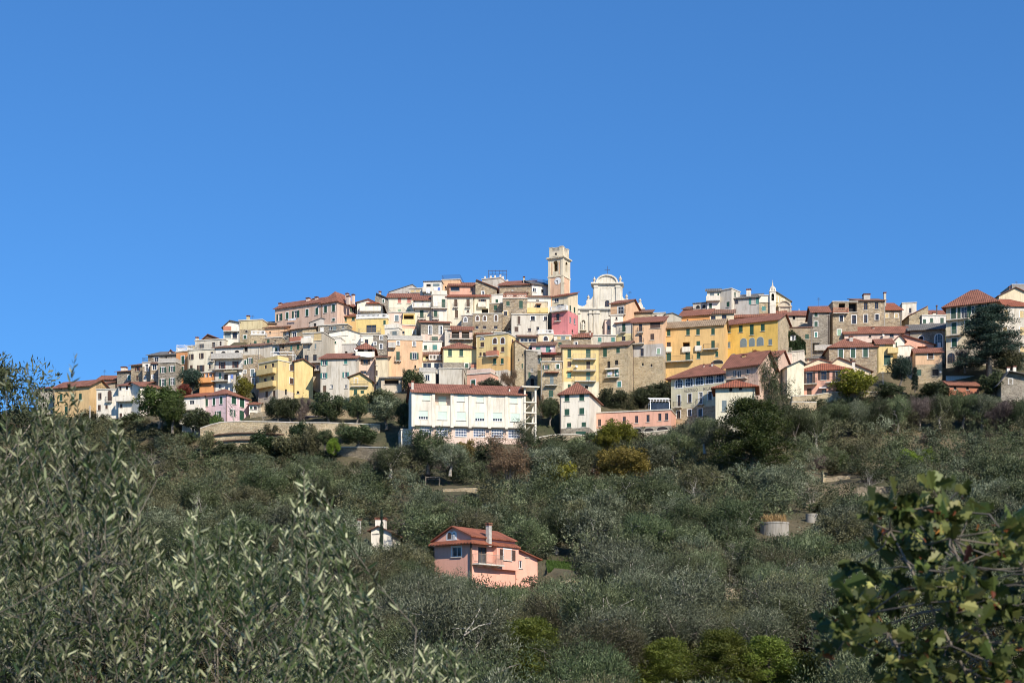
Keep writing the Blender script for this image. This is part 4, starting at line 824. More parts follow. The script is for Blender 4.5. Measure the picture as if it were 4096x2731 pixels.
# ================================================================ the white block with the stair frame
YB = depth(1875, 1790)
FB, RB, DB = h('long white apartment block with pale mint blinds and red roof', 1652, 1566, 2098, 1577, 1704, 'white', 'gable 1541',
    'S 28x26 1705,1587; S 28x28 1844,1591; S 28x28 1920,1594; S 28x28 2055,1598; P 62x50 1770,1595; P 60x50 1991,1600; Q 37x33 1693,1659; S 37x33 1769,1662; S 37x33 1845,1664; Q 37x33 1919,1666; Q 37x33 1990,1667; S 37x33 2061,1669',
    Y=YB, sink=0, yaw=9, D=10, name='apartment_block', cat='apartments', oh=.5, ch='1650 1524 1566 9 slab 1.0; 2038 1550 1575 5 white 1.5; 1890 1536 1550 7 tilex 3')
lw = MB(); W = FB.W
walls_rect(lw, lambda u, z, k: (u - W / 2, .7 + k, z), W, 0, [], [], -7.5)
for sg in (-1, 1): walls_rect(lw, lambda u, z, k: (sg * W / 2, .7 + u, z), 9, 0, [], [], -7.5)
lw.build('lower_wall', 'palepink', RB)
mb = MB(); mb.box(-W / 2, W / 2, 0, 9, -.12, .02); mb.build('floor_slab', 'slab', RB)
for px in (1652, 1734, 1808, 1880, 1958, 2026, 2094):
    u, z = FB.loc(px, 1640); mb = MB(); mb.box(u - .28, u + .28, -.14, .1, -.35, FB.H - .05); mb.build('pilaster', 'white', RB)
for x, y in ((1702, 1722), (1768, 1728), (1844, 1730), (1917, 1731), (1989, 1733), (2056, 1735)):
    u, z = FB.loc(x, y, .7); add_window(RB, 'V', u, z, 46 * FB.scale(), 30 * FB.scale(), yy=.7)
h('small white flat annex at the left foot of the white block', 1604, 1719, 1652, 1719, 1792, 'white', 'flat', '', yaw=9, D=6, dy=-.5)
fs = Frame(2096, 1546, 2146, 1547, 1760, YB + 1.5, 9); rs = fs.root('stair_frame')
tag(rs, 'open white concrete stair frame at the right end of the white block', 'staircase')
w2 = fs.W / 2
for x in (-w2 + .17, w2 - .17):
    for y in (0, 3.2): mb = MB(); mb.box(x - .17, x + .17, y, y + .34, 0, fs.H); mb.build('column', 'white', rs)
for py in (1546, 1606, 1648, 1690):
    z = fs.loc(2120, py)[1]; mb = MB(); k = .5 if py == 1546 else 0
    mb.box(-w2 - k, w2 + k, -.1 - k, 3.6, z - .22, z + .003 * py / 1500); mb.build('slab', 'white', rs)
for py in (1600, 1643, 1686):
    z = fs.loc(2120, py)[1]
    for i in range(9):
        mb = MB(); mb.box(-w2 + .34 + i * .18, -w2 + .54 + i * .18, .5, 1.6, z - 1.7 + i * .19, z - 1.55 + i * .19); mb.build('step', 'slab', rs)
# ================================================================ bell tower
def pl(fr, pts, off=0): return [fr.loc(x, y, off) for x, y in pts]
ft = Frame(2193, 1110, 2252, 1107, 1182, None, -27, 1.0, 6); dt = ft.side_depth(2284, 1)
rt = ft.root('bell_tower'); tag(rt, 'tall cream and pink bell tower with a clock, left of the church', 'bell tower')
dt = ft.W
zc = ft.loc(2225, 1108)[1]; zk = ft.loc(2225, 1033)[1]; za = ft.loc(2225, 988)[1]; w = ft.W / 2
mb = MB(); mb.box(-w, w, 0, dt, 0, zc); mb.build('shaft', 'towerpink', rt)
def ring(z0, z1, p, name, m):
    mb = MB(); mb.box(-w - p, w + p, -p, dt + p, z0, z1); return mb.build(name, m, rt)
ring(zc, zc + .28, .14, 'string_course', 'towercream'); ring(zk - .2, zk, .18, 'cornice', 'towercream'); ring(zk, zk + .25, .42, 'cornice', 'towercream'); ring(zk + .25, zk + .4, .25, 'cornice', 'towercream')
def arch_face(mb, W, z0, z1, aw, a0, a1, P):
    r = aw / 2; hs = a1 - r; n = 10
    mb.poly([P(-W / 2, z0), P(W / 2, z0), P(W / 2, a0), P(-W / 2, a0)])
    mb.poly([P(-W / 2, a0), P(-r, a0), P(-r, hs), P(-W / 2, hs)]); mb.poly([P(r, a0), P(W / 2, a0), P(W / 2, hs), P(r, hs)])
    pts = [(r * math.cos(math.pi * i / n), hs + r * math.sin(math.pi * i / n)) for i in range(n + 1)]
    for i in range(n):
        (xa, ya), (xb, yb) = pts[i], pts[i + 1]
        ua = W / 2 * math.cos(math.pi * i / n) / abs(math.cos(math.pi * i / n)) if False else W / 2 - W * i / n; ub = W / 2 - W * (i + 1) / n
        mb.poly([P(xa, ya), P(ua, z1 if 0 < i else hs), P(ub, z1 if i + 1 < n else hs), P(xb, yb)])
    mb.poly([P(W / 2, hs), P(W / 2, z1), P(W / 2 - W / n, z1)]); mb.poly([P(-W / 2, hs), P(-W / 2 + W / n, z1), P(-W / 2, z1)])
    return pts
aw = 18 * ft.scale() * 1.05; a0 = ft.loc(2233, 1084)[1]; a1 = ft.loc(2233, 1042)[1]; z0 = zc + .28; z1 = zk - .2
mb = MB()
for k, P in enumerate((lambda u, z: (u, 0, z), lambda u, z: (w, dt / 2 + u, z), lambda u, z: (-u, dt, z), lambda u, z: (-w, dt / 2 - u, z))):
    arch_face(mb, 2 * w, z0, z1, aw, a0, a1, P)
for sx in (-1, 1):
    mb.box(sx * aw / 2 - .01, sx * aw / 2 + .01, 0, .5, a0, a1 - aw / 2); mb.box(w - .5, w, dt / 2 + sx * aw / 2 - .01, dt / 2 + sx * aw / 2 + .01, a0, a1 - aw / 2)
mb.box(-w + .02, w - .02, .02, dt - .02, a0 - .15, a0 - .01); mb.box(-w + .05, -w + .15, .05, dt - .05, a0, z1); mb.box(-w + .05, w - .6, dt - .3, dt - .2, a0, z1)
mb.build('belfry', 'towercream', rt)
for sx in (-1, 1):                                   # corner pilasters and coloured panels
    mb = MB(); mb.box(sx * (w - .28) - .28, sx * (w - .28) + .28, -.08, .04, z0, z1); mb.box(sx * (w - .28) - .28, sx * (w - .28) + .28, -.07, .04, 2, zc); mb.build('pilaster', 'towercream', rt)
    y = .28 if sx < 0 else dt - .28
    mb = MB(); mb.box(w - .04, w + .08, y - .28, y + .28, z0, z1); mb.box(w - .04, w + .07, y - .28, y + .28, 2, zc); mb.build('pilaster', 'towercream', rt)
    mb = MB(); mb.box(sx * (aw / 2 + .42) - .16, sx * (aw / 2 + .42) + .16, -.03, .02, z0 + .35, z1 - .8); mb.build('panel', 'peach', rt)
mb = MB(); mb.lathe([(.62, 0), (.55, .12), (.42, .3), (.36, .62), (.28, .78), (.1, .86)], (0, 1.0, a0 + .75), 14); mb.box(-aw / 2, aw / 2, .95, 1.05, a0 + 1.6, a0 + 1.75); mb.build('bell', 'bronze', rt, True)
# arched hood of the cornice over the opening
mb = MB(); n = 10
o_ = [(1.15 * math.cos(math.pi * i / n), zk + .1 + .55 * math.sin(math.pi * i / n)) for i in range(n + 1)]; i_ = [(.95 * math.cos(math.pi * i / n), zk - .15 + .5 * math.sin(math.pi * i / n)) for i in range(n + 1)]
mb.prism(o_ + i_[::-1], -.45, .02); mb.build('hood', 'towercream', rt)
k = .16
mb = MB(); mb.box(-w + k, w - k, k, dt - k, zk + .4, za - .95); mb.build('attic', 'towercream', rt)
zt = za - .95
mb = MB(); mb.box(-w + .3, w - .3, k + .14, dt - k - .14, zt, za + .03); mb.build('parapet_core', 'urnstone', rt)
for x0_, x1_ in ((-w + k, -w + k + .85), (w - k - .85, w - k)):
    for y0_, y1_ in ((k, k + .85), (dt - k - .85, dt - k)): mb = MB(); mb.box(x0_, x1_, y0_, y1_, zt, za); mb.box(x0_ - .06, x1_ + .06, y0_ - .06, y1_ + .06, za, za + .12); mb.build('corner_post', 'towercream', rt)
mb = MB(); rail_mesh(mb, -w + k + .85, w - k - .85, k + .06, za - zt - .1, 'b'); o = mb.build('balustrade', 'urnstone', rt); o.location = (0, 0, zt)
mb = MB(); rail_mesh(mb, -dt / 2 + k + .85, dt / 2 - k - .85, 0, za - zt - .1, 'b'); o = mb.build('balustrade', 'urnstone', rt); o.location = (w - k - .06, dt / 2, zt); o.rotation_euler = (0, 0, math.pi / 2)
mb = MB(); mb.prism([(.28 * math.cos(t * .524), zk + 1.0 + .36 * math.sin(t * .524)) for t in range(12)], k - .03, k + .02); mb.build('oculus', 'dark', rt)
u, z = ft.loc(2231, 1124); R = 13.5 * ft.scale() * 1.05
mb = MB(); mb.prism([(u + R * math.cos(t * .2618), z + R * math.sin(t * .2618)) for t in range(24)], -.06, 0); ck = mb.build('clock', 'whitepaint', rt)
mb = MB()
for t in range(12): c_, s_ = math.cos(t * .5236), math.sin(t * .5236); mb.box(u + c_ * R * .8 - .035, u + c_ * R * .8 + .035, -.075, -.055, z + s_ * R * .8 - .035, z + s_ * R * .8 + .035)
mb.build('hour_mark', 'iron', ck)
mb = MB(); mb.box(u - .05, u + .05, -.1, -.08, z - R * .78, z + .12); mb.build('minute_hand', 'iron', ck)
mb = MB(); mb.box(u - R * .55, u + .1, -.12, -.1, z + .02, z + .14); mb.build('hour_hand', 'iron', ck)
# ================================================================ church
fc = Frame(2309, 1236, 2575, 1236, 1345, 336, -6, 0, 5); rc = fc.root('church')
tag(rc, 'cream baroque church facade with round pediment and a cross', 'church')
def cprism(pts, y0, y1, nm, m='church', par=None):
    mb = MB(); mb.prism(pl(fc, pts), y0, y1); return mb.build(nm, m, par or rc)
cprism([(2309, 1440), (2575, 1440), (2575, 1236), (2309, 1236)], 0, 9, 'lower_wall')
cprism([(2311, 1236), (2311, 1216), (2318, 1221), (2328, 1224), (2338, 1222), (2346, 1214), (2345, 1202), (2350, 1199), (2358, 1198), (2366, 1193), (2371, 1184), (2373, 1138), (2489, 1138), (2489, 1184), (2493, 1191), (2502, 1197), (2512, 1200), (2517, 1204), (2520, 1213), (2530, 1222), (2542, 1224), (2550, 1216), (2556, 1210), (2566, 1212), (2571, 1220), (2575, 1236)], .15, 1.3, 'upper_wall')
cprism([(2373, 1236), (2489, 1236), (2489, 1138), (2373, 1138)], -.02, 3, 'upper_wall')
cprism([(2305, 1238), (2580, 1238), (2580, 1233), (2305, 1233)], -.55, .3, 'cornice'); cprism([(2307, 1243), (2578, 1243), (2578, 1238), (2307, 1238)], -.3, .3, 'cornice')
cprism([(2364, 1137), (2494, 1137), (2494, 1131), (2364, 1131)], -.6, 3.2, 'cornice'); cprism([(2368, 1141), (2491, 1141), (2491, 1137), (2368, 1137)], -.3, 3.1, 'cornice')
ar = lambda r, q, y, n=16: [(2428 + r * math.cos(math.pi * i / n), y - q * math.sin(math.pi * i / n)) for i in range(n + 1)]
cprism(ar(41, 29, 1131), -.1, 1.2, 'pediment'); cprism(ar(44, 33, 1131) + ar(38, 27, 1131)[::-1], -.4, 1.3, 'pediment_rim')
for a_, b_ in ((2377, 2391), (2464, 2480)): cprism([(a_, 1236), (b_, 1236), (b_, 1141), (a_, 1141)], -.25, .1, 'pilaster'); cprism([(a_ - 2, 1150), (b_ + 2, 1150), (b_ + 2, 1144), (a_ - 2, 1144)], -.38, .1, 'capital')
for a_, b_ in ((2313, 2320), (2357, 2368), (2374, 2398), (2466, 2478)): cprism([(a_, 1440), (b_, 1440), (b_, 1243), (a_, 1243)], -.28, .1, 'pilaster'); cprism([(a_ - 2, 1256), (b_ + 2, 1256), (b_ + 2, 1248), (a_ - 2, 1248)], -.42, .1, 'capital')
for a_ in ([(2404, 1153), (2449, 1153), (2449, 1150), (2404, 1150)], [(2404, 1201), (2449, 1201), (2449, 1198), (2404, 1198)], [(2404, 1198), (2407, 1198), (2407, 1153), (2404, 1153)], [(2446, 1198), (2449, 1198), (2449, 1153), (2446, 1153)]): cprism(a_, -.1, .1, 'panel_frame')
u, z = fc.loc(2429, 1214); add_window(rc, 'Na', u, z, 18 * fc.scale(), 26 * fc.scale(), yy=-.02)
nr = lambda r, q: [(2334 + r * math.cos(math.pi * i / 8), 1290 - q * math.sin(math.pi * i / 8)) for i in range(9)]
cprism(nr(11, 11) + nr(7.5, 8)[::-1] , -.45, .05, 'niche'); cprism([(2341.5, 1320), (2345, 1320), (2345, 1290), (2341.5, 1290)], -.45, .05, 'niche'); cprism([(2323, 1320), (2326.5, 1320), (2326.5, 1290), (2323, 1290)], -.45, .05, 'niche'); cprism([(2322, 1323), (2346, 1323), (2346, 1320), (2322, 1320)], -.6, .05, 'niche')
u, z = fc.loc(2333, 1319.5); mb = MB(); mb.lathe([(.3, 0), (.33, .4), (.26, .9), (.34, 1.2), (.3, 1.4), (.1, 1.5), (.15, 1.62), (.14, 1.8), (.05, 1.9)], (u, -.3, z), 10); mb.build('statue', 'church', rc, True)
for px, y0_, y1_ in ((2377, 1131, 1105), (2481, 1131, 1100), (2353, 1199, 1178), (2506, 1198, 1174), (2560, 1211, 1192)):
    u, z = fc.loc(px, y0_); q = (y0_ - y1_) * fc.scale(); mb = MB(); mb.lathe([(.42, 0), (.42, .18 * q), (.18, .25 * q), (.16, .32 * q), (.36, .5 * q), (.40, .62 * q), (.2, .74 * q), (.14, .78 * q), (.22, .88 * q), (.05, q)], (u, .55, z), 10); mb.build('urn', 'urnstone', rc, True)
u, z = fc.loc(2429, 1098); q = fc.scale(); mb = MB(); mb.box(u - .06, u + .06, .44, .56, z - .3, z + 36 * q); mb.box(u - 11 * q, u + 11 * q, .46, .54, z + 19 * q, z + 19 * q + .12); mb.build('cross', 'blueiron', rc)
FOOT.append((fc, 9, fc.zg))
# ================================================================ small belfry and chapel on the right skyline
fb = Frame(3079, 1166, 3103, 1166, 1252, None, -6, 1.0, 4); rb = fb.root('small_belfry'); tag(rb, 'slim white belfry with an onion cupola on the right skyline', 'belfry')
w = fb.W / 2; mb = MB(); zt = fb.H; a0 = fb.loc(3090, 1202)[1]; a1 = fb.loc(3090, 1174)[1]
arch_face(mb, 2 * w, 0, zt, .62, a0, a1, lambda u, z: (u, 0, z))
mb.poly([(w, 0, 0), (w, 1.5, 0), (w, 1.5, zt), (w, 0, zt)]); mb.poly([(-w, 0, 0), (-w, 1.5, 0), (-w, 1.5, zt), (-w, 0, zt)]); mb.poly([(-w, 1.5, 0), (w, 1.5, 0), (w, 1.5, zt), (-w, 1.5, zt)])
mb.build('tower', 'white', rb)
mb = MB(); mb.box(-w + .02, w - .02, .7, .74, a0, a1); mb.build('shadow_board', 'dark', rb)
mb = MB(); mb.lathe([(.24, 0), (.2, .1), (.13, .35), (.04, .42)], (0, .35, a0 + .55), 10); mb.build('bell', 'bronze', rb)
mb = MB(); mb.box(-w - .12, w + .12, -.12, 1.62, zt, zt + .16); mb.build('cornice', 'white', rb); mb = MB(); mb.box(-w - .04, w + .04, -.04, 1.54, zt - 3.3, zt - 3.1); mb.build('cornice', 'white', rb)
mb = MB(); mb.lathe([(w * .95, 0), (w * .95, .25), (w * 1.02, .5), (w * .85, .95), (w * .5, 1.25), (w * .25, 1.35), (w * .22, 1.95), (.04, 2.2), (.03, 2.7)], (0, .75, zt + .16), 14); mb.build('cupola', 'greywhite', rb, True)
for sx in (-1, 1): mb = MB(); mb.lathe([(.14, 0), (.14, .2), (.02, .75)], (sx * (w - .1), .0, zt + .16), 8); mb.build('pinnacle', 'whitepaint', rb)
h('chapel nave with a steep right roof slope behind the belfry', 3103, 1171, 3163, 1204, 1256, 'ywall', 'gablef 1168', 'Tf 8x22 3108,1198; Wf 10x10 3130,1201', xa=3106, dy=3, oh=.3, name='chapel', cat='chapel', tilem='slate')
fch = Frame(3112, 1224, 3168, 1224, 1252, None, -6, 1.5, 4); rch = fch.root('chapel'); tag(rch, 'weathered chapel front with a rounded top below the nave', 'chapel')
def chp(pts, y0, y1, nm): mb = MB(); mb.prism(pl(fch, pts), y0, y1); mb.build(nm, 'beige', rch)
chp([(3113, 1275), (3167, 1275), (3165, 1224), (3113, 1224)], 0, 1, 'wall'); arc = lambda r, q: [(3138 + r * math.cos(math.pi * i / 12), 1224 - q * math.sin(math.pi * i / 12)) for i in range(13)]
chp(arc(24, 20), .05, .9, 'pediment'); chp(arc(27, 22) + arc(22, 18)[::-1], -.25, 1, 'pediment_rim'); chp([(3111, 1228), (3168, 1228), (3168, 1224), (3111, 1224)], -.3, 1, 'cornice')
for a_ in (3116, 3160): chp([(a_, 1275), (a_ + 5, 1275), (a_ + 5, 1228), (a_, 1228)], -.18, .1, 'pilaster')
fsp = Frame(3190, 1244, 3206, 1244, 1262, None, 0, 3, 3); rsp = fsp.root('pinnacle_tower'); tag(rsp, 'small pale stone spire peeping over the roofs right of the chapel', 'spire')
mb = MB(); mb.lathe([(.55, 0), (.55, 2.6), (.62, 2.7), (.5, 3.0), (.3, 3.6), (.12, 4.0), (.1, 4.5), (.02, 4.9)], (0, .6, 0), 10); mb.build('spire', 'greywhite', rsp, True)
# ================================================================ villa in the olive grove and its white neighbour
FV, RV, DV = h('salmon pink villa with red roofs standing alone in the olive grove', 1738, 2160, 1884, 2140, 2345, 'villa', 'gablef 2106', 'Wf 38x40 1826,2206; Baf 15x28 1798,2142; Waf 13x26 1817,2141', side=2060, swin='N 34x70 1930,2222; Bof 60x44 2014,2219', sbal='1888,1990,2256,i,1.0', xa=1813, yaw=-38, name='villa', cat='villa', tilem='tilebr', oh=.35, sink=3, ch='1955 2092 2142 17 concrete 2.6')
w = FV.W / 2; zp = FV.loc(1884, 2156)[1]
mb = MB(); mb.slabquad([(-w - .35, -.75, zp - .4), (w + .75, -.75, zp - .4), (w, .0, zp), (-w - .25, .0, zp)], .12); mb.build('pent_roof', 'tilebrx', RV)
mb = MB(); mb.slabquad([(w, 0, zp), (w + .75, -.75, zp - .4), (w + .75, DV + .15, zp - .4), (w, DV + .15, zp)], .12); mb.build('pent_roof', 'tilebry', RV)
yv, zv = FV.loc_side(1972, 2182, 1); y2, z2 = FV.loc_side(2058, 2284, 1)
mb = MB(); mb.box(w - .1, w + .55, yv, DV - .05, FV.loc_side(2010, 2278, 1)[1], zp - .45); mb.build('bay', 'villa', RV)
bx, bz = FV.loc_side(2014, 2219, 1)
for o in [c for c in RV.children if c.name.startswith('window') and abs(c.location.x - w) < .01 and c.location.y > yv]: o.location.x = w + .55
mb = MB(); mb.tube([(w + .12, -.12, 0), (w + .12, -.12, zp - .45)], .12, 8); mb.build('drainpipe', 'wood', RV)
h('pink lean-to extension with a sloping roof at the right of the villa', 2062, 2198, 2150, 2234, 2320, 'villa', 'gablef 2196', 'W 16x32 2080,2256; K 12x12 2110,2222', xa=2066, yaw=20, dy=1.5, tilem='tilebr', D=5, name='extension', cat='extension')
h('white cottage with a broad white chimney left of the villa', 1484, 2118, 1566, 2128, 2200, 'white', 'gablef 2104', 'K 4x14 1498,2126 1505,2125 1512,2124', xa=1514, yaw=-6, D=7, ch='1524 2072 2112 40 white 2; 1437 2074 2096 12 concrete 3', name='cottage', tilem='tilebrown', dy=2)
# ================================================================ retaining walls, tanks, garden structures
def wallrun(label, pts, thick=.7, m='drystone', cap='slab', nm='retaining_wall', Y=None, dy=0):
    """pts: (px, ytop, ybottom); the wall follows the slope at each point"""
    P_ = []
    for px, yt, yb in pts:
        Yp = (Y or depth(px, yb)) + dy; P_.append((Vector(((px - CX) * Yp / F, Yp, 0)), (HY - yt) * Yp / F, (HY - yb) * Yp / F - 2.5))
    if cap is None:
        wr = random.Random(pts[0][0]); R_ = []
        for (p, t0, b0), (q, t1, b1) in zip(P_, P_[1:]):
            n_ = max(1, int((q - p).length / .7))
            for k in range(n_): f_ = k / n_; R_.append((p.lerp(q, f_), t0 + (t1 - t0) * f_ + wr.uniform(-.3, .12), b0 + (b1 - b0) * f_))
        P_ = R_ + [P_[-1]]
    c = P_[len(P_) // 2][0]; ro = bpy.data.objects.new(nm, None); ro.location = (c.x, c.y, P_[0][2]); COL.objects.link(ro); tag(ro, label, 'wall')
    a_, b_ = MB(), MB(); o = Vector((c.x, c.y, P_[0][2]))
    for (p, t0, b0), (q, t1, b1) in zip(P_, P_[1:]):
        d = (q - p).normalized(); n = Vector((-d.y, d.x, 0)) * thick
        f = lambda v, z: (v.x - o.x, v.y - o.y, z - o.z)
        a_.hexa([f(p, b0), f(q, b1), f(q + n, b1), f(p + n, b0), f(p, t0), f(q, t1), f(q + n, t1), f(p + n, t0)])
        e = n.normalized() * .08
        b_.hexa([f(p - e, t0), f(q - e, t1), f(q + n + e, t1), f(p + n + e, t0), f(p - e, t0 + .16), f(q - e, t1 + .16), f(q + n + e, t1 + .16), f(p + n + e, t0 + .16)])
    a_.build('wall', m, ro)
    if cap: b_.build('coping', cap, ro)
    for v, t, b in P_: WALLS.append((v.x, v.y, t))
    return ro, P_
WALLS = []
rw, PW = wallrun('long curved stone retaining wall carrying two brown pipes below the village', [(800, 1714, 1800), (840, 1700, 1800), (880, 1690, 1798), (925, 1687, 1796), (1000, 1686, 1792), (1100, 1688, 1788), (1200, 1691, 1786), (1300, 1691, 1782), (1400, 1694, 1780), (1520, 1700, 1782)], Y=depth(1050, 1792), m='stonetan')
for ya in ([(818, 1747), (870, 1738), (940, 1732), (1010, 1731), (1080, 1734), (1135, 1738)], [(828, 1770), (880, 1764), (950, 1759), (1010, 1758), (1100, 1763)]):
    Yp = depth(1050, 1792) - .35; pts = [((x - CX) * Yp / F, Yp, (HY - y) * Yp / F) for x, y in ya]
    mb = MB(); mb.tube([tuple(Vector(p) - rw.location) for p in pts], .16, 8); mb.build('pipe', 'wood', rw)
wallrun('rough stone terrace wall behind the round holm oaks', [(1000, 1650, 1690), (1080, 1640, 1690), (1180, 1628, 1690), (1290, 1630, 1690), (1400, 1640, 1692), (1500, 1650, 1694), (1600, 1664, 1700)], m='stonetan', cap=None, dy=3)
wallrun('lower stone retaining wall with a dark drain arch', [(1350, 1790, 1830), (1440, 1788, 1836), (1545, 1790, 1838)])
wallrun('stone terrace wall of reddish rubble below the drain arch wall', [(1320, 1872, 1896), (1400, 1870, 1894), (1492, 1872, 1896)], cap=None)
wallrun('stone road wall under the white house with green shutters', [(2146, 1752, 1775), (2210, 1740, 1770), (2300, 1738, 1768), (2340, 1742, 1768)])
wallrun('grey stone wall under the long pink building', [(2380, 1738, 1770), (2480, 1734, 1765), (2600, 1728, 1762), (2700, 1718, 1758)], m='stonegrey')
wallrun('curved stone garden wall below the pink balconied house', [(3170, 1586, 1612), (3260, 1580, 1606), (3320, 1571, 1604), (3400, 1567, 1600), (3500, 1570, 1592), (3580, 1570, 1590)], m='stonetan')
wallrun('broken stone wall under the garden wall at the hotel end', [(3166, 1608, 1660), (3215, 1608, 1660), (3266, 1610, 1662)], m='stonetan')
wallrun('ruined stone hut wall in shadow among the right hand olives', [(3292, 1884, 1928), (3302, 1904, 1928), (3350, 1906, 1928), (3402, 1896, 1922)], m='stonetan', cap=None)
wallrun('long low terrace wall behind the oak leaves', [(3430, 1945, 1985), (3520, 1944, 1982), (3620, 1940, 1980), (3690, 1940, 1980)], m='drystone', cap=None)
wallrun('tumbled rubble wall right of the round tank', [(3222, 2006, 2032), (3270, 2004, 2032), (3306, 2010, 2034)], m='drystone', cap=None)
wallrun('pale terrace wall above the pink villa', [(1772, 1950, 1976), (1840, 1948, 1974), (1905, 1950, 1976)], m='stonetan', cap=None)
wallrun('pale stone terrace wall at the right behind the oak', [(3370, 2222, 2270), (3440, 2218, 2268), (3520, 2224, 2272)], m='stonetan')
wallrun('short rubble wall in the middle of the lower grove', [(2902, 2352, 2400), (2940, 2348, 2398), (2964, 2352, 2400)], m='drystone', cap=None)
wallrun('low rubble bank below the green lawn beside the villa', [(2245, 2318, 2350), (2290, 2308, 2350), (2335, 2322, 2352)], m='stonetan', cap=None)
def tank(label, px, yt, yb, wpx, nm='water_tank'):
    Yp = depth(px, yb); s = Yp / F; r = wpx * s / 2; z0 = (HY - yb) * s - 2; z1 = (HY - yt) * s
    ro = bpy.data.objects.new(nm, None); ro.location = ((px - CX) * s, Yp + r, z0); COL.objects.link(ro); tag(ro, label, 'tank'); H = z1 - z0
    mb = MB(); mb.lathe([(r, 0), (r, H - .25), (r * 1.03, H - .25), (r * 1.03, H), (r * .93, H), (r * .93, H - .5), (0.01, H - .5)], (0, 0, 0), 32); mb.build('basin', 'tankc', ro); return ro, Yp + r, z1, r
rk, Yk, zk_, rr = tank('round concrete water tank with orange reeds growing on it', 3108, 2084, 2142, 116)
tank('smaller pale concrete tank right of the reed tank', 3252, 2052, 2092, 48)
def pergola(label, px, yt, yb, wpx, dpt, m, nb=5, Y=None, nm='pergola'):
    Yp = Y or depth(px, yb); s = Yp / F; W = wpx * s; H = (yb - yt) * s
    ro = bpy.data.objects.new(nm, None); ro.location = ((px - CX) * s, Yp, (HY - yb) * s); COL.objects.link(ro); tag(ro, label, 'pergola')
    for x in (-W / 2, W / 2):
        for y in (0, dpt): mb = MB(); mb.box(x - .06, x + .06, y - .06, y + .06, -.3, H); mb.build('post', m, ro)
    for y in (0, dpt): mb = MB(); mb.box(-W / 2 - .1, W / 2 + .1, y - .055, y + .055, H, H + .13); mb.build('beam', m, ro)
    for i in range(nb): x = -W / 2 + W * i / (nb - 1); mb = MB(); mb.box(x - .04, x + .04, -.15, dpt + .15, H + .13, H + .22); mb.build('rafter', m, ro)
    return ro
pergola('dark blue steel pergola frame on the skyline terrace left of the bell tower', 1990, 1084, 1112, 72, 3.2, 'blueiron', 6, Y=fP.Y + 2.0)
for k, (px, py) in enumerate([(1939, 1112), (1962, 1109), (1979, 1107), (2001, 1106), (2012, 1108), (2026, 1114), (2036, 1119)]):
    pos = fP.loc(px, py) if px < 2003 else None
    mb = MB()
    if pos: mb.box(pos[0] - .17, pos[0] + .17, 0, .3, fP.H + .2, fP.H + .75)
    else: mb.box(fP.W / 2 - .35, fP.W / 2, (px - 2003) * .22, (px - 2003) * .22 + .4, fP.H + .2, fP.H + .9)
    mb.build('merlon', 'white', rP)
pergola('white metal pergola frame on the yellow corner house roof', 1128, 1408, 1438, 88, 3.0, 'whitepaint', 4, Y=depth(1073, 1592) + 4)
pergola('white metal frame over the orange house roof terrace', 738, 1383, 1405, 60, 3, 'whitepaint', 3, Y=depth(728, 1505) + 2)
pergola('small grey shelter of poles on a terrace in the grove', 1730, 1910, 1944, 54, 2.4, 'twig', 4, nm='shelter')
# striped canopy on the pink building
sc_ = pergola('white framed veranda with a striped awning beside the hotel', 2640, 1604, 1640, 76, 3.4, 'whitepaint', 7, Y=depth(2525, 1740) + 1, nm='veranda')
Yv = sc_.location.y; s = Yv / F; W = 76 * s; H = 36 * s
mb = MB(); mb.slabquad([(-W / 2 - .2, -.3, H + .3), (W / 2 + .2, -.3, H + .3), (W / 2 + .2, 3.6, H + 1.3), (-W / 2 - .2, 3.6, H + 1.3)], .05); mb.build('awning', 'whitepaint', sc_)
for i in range(14): x = -W / 2 + W * i / 13; mb = MB(); mb.box(x - .05, x + .05, -.34, -.31, H - .15, H + .32); mb.build('valance_stripe', 'wood' if i % 2 else 'cloth', sc_)
mb = MB(); mb.box(-W / 2 + .08, W / 2 - .08, .0, .03, 0, H - .3); mb.build('pane', 'glass', sc_)
# zinc fence, rail road fence
fz = Frame(3784, 1503, 3903, 1504, 1530, None, 0, 1.5, 2); rz = fz.root('corrugated_fence'); tag(rz, 'grey corrugated metal fence below the cedar', 'fence')
n = 26
for i in range(n): x = -fz.W / 2 + fz.W * i / n; mb = MB(); mb.prism([(x, 0), (x + fz.W / n * .96, 0), (x + fz.W / n * .96, fz.H), (x, fz.H)], .04 * (i % 2), .04 * (i % 2) + .03); mb.build('panel', 'zinc', rz)
# lettering on the hotel
def text(body, px, py, size, fr, root, m='letter'):
    cu = bpy.data.curves.new('t', 'FONT'); cu.body = body; cu.size = size; cu.extrude = .01; cu.align_x = 'LEFT'; cu.space_character = 1.12; cu.offset = .012
    o = bpy.data.objects.new('t', cu); COL.objects.link(o); bpy.context.view_layer.update()
    me = bpy.data.meshes.new_from_object(o.evaluated_get(bpy.context.evaluated_depsgraph_get())); bpy.data.objects.remove(o)
    me.materials.clear(); me.materials.append(MATS[m]); u, z = fr.loc(px, py)
    q = obj('lettering', me, root); q.location = (u, -.012, z); q.rotation_euler = (math.pi / 2, 0, 0); return q
uA = FA.loc(2736, 1566)[0]; uB = FA.loc(2791, 1558)[0]
for b_, p0, p1, yb_ in (('ALBERGO', 2736, 2791, 1562), ('MILANO', 2813, 2862, 1553)):
    q = text(b_, p0, yb_ + 2, .92, FA, RA); wd_ = max(v.co.x for v in q.data.vertices); u0 = FA.loc(p0, yb_)[0]; u1 = FA.loc(p1, yb_)[0]; q.scale = ((u1 - u0) / wd_, 1, 1); q.location.z = FA.loc(2790, 1564)[1]
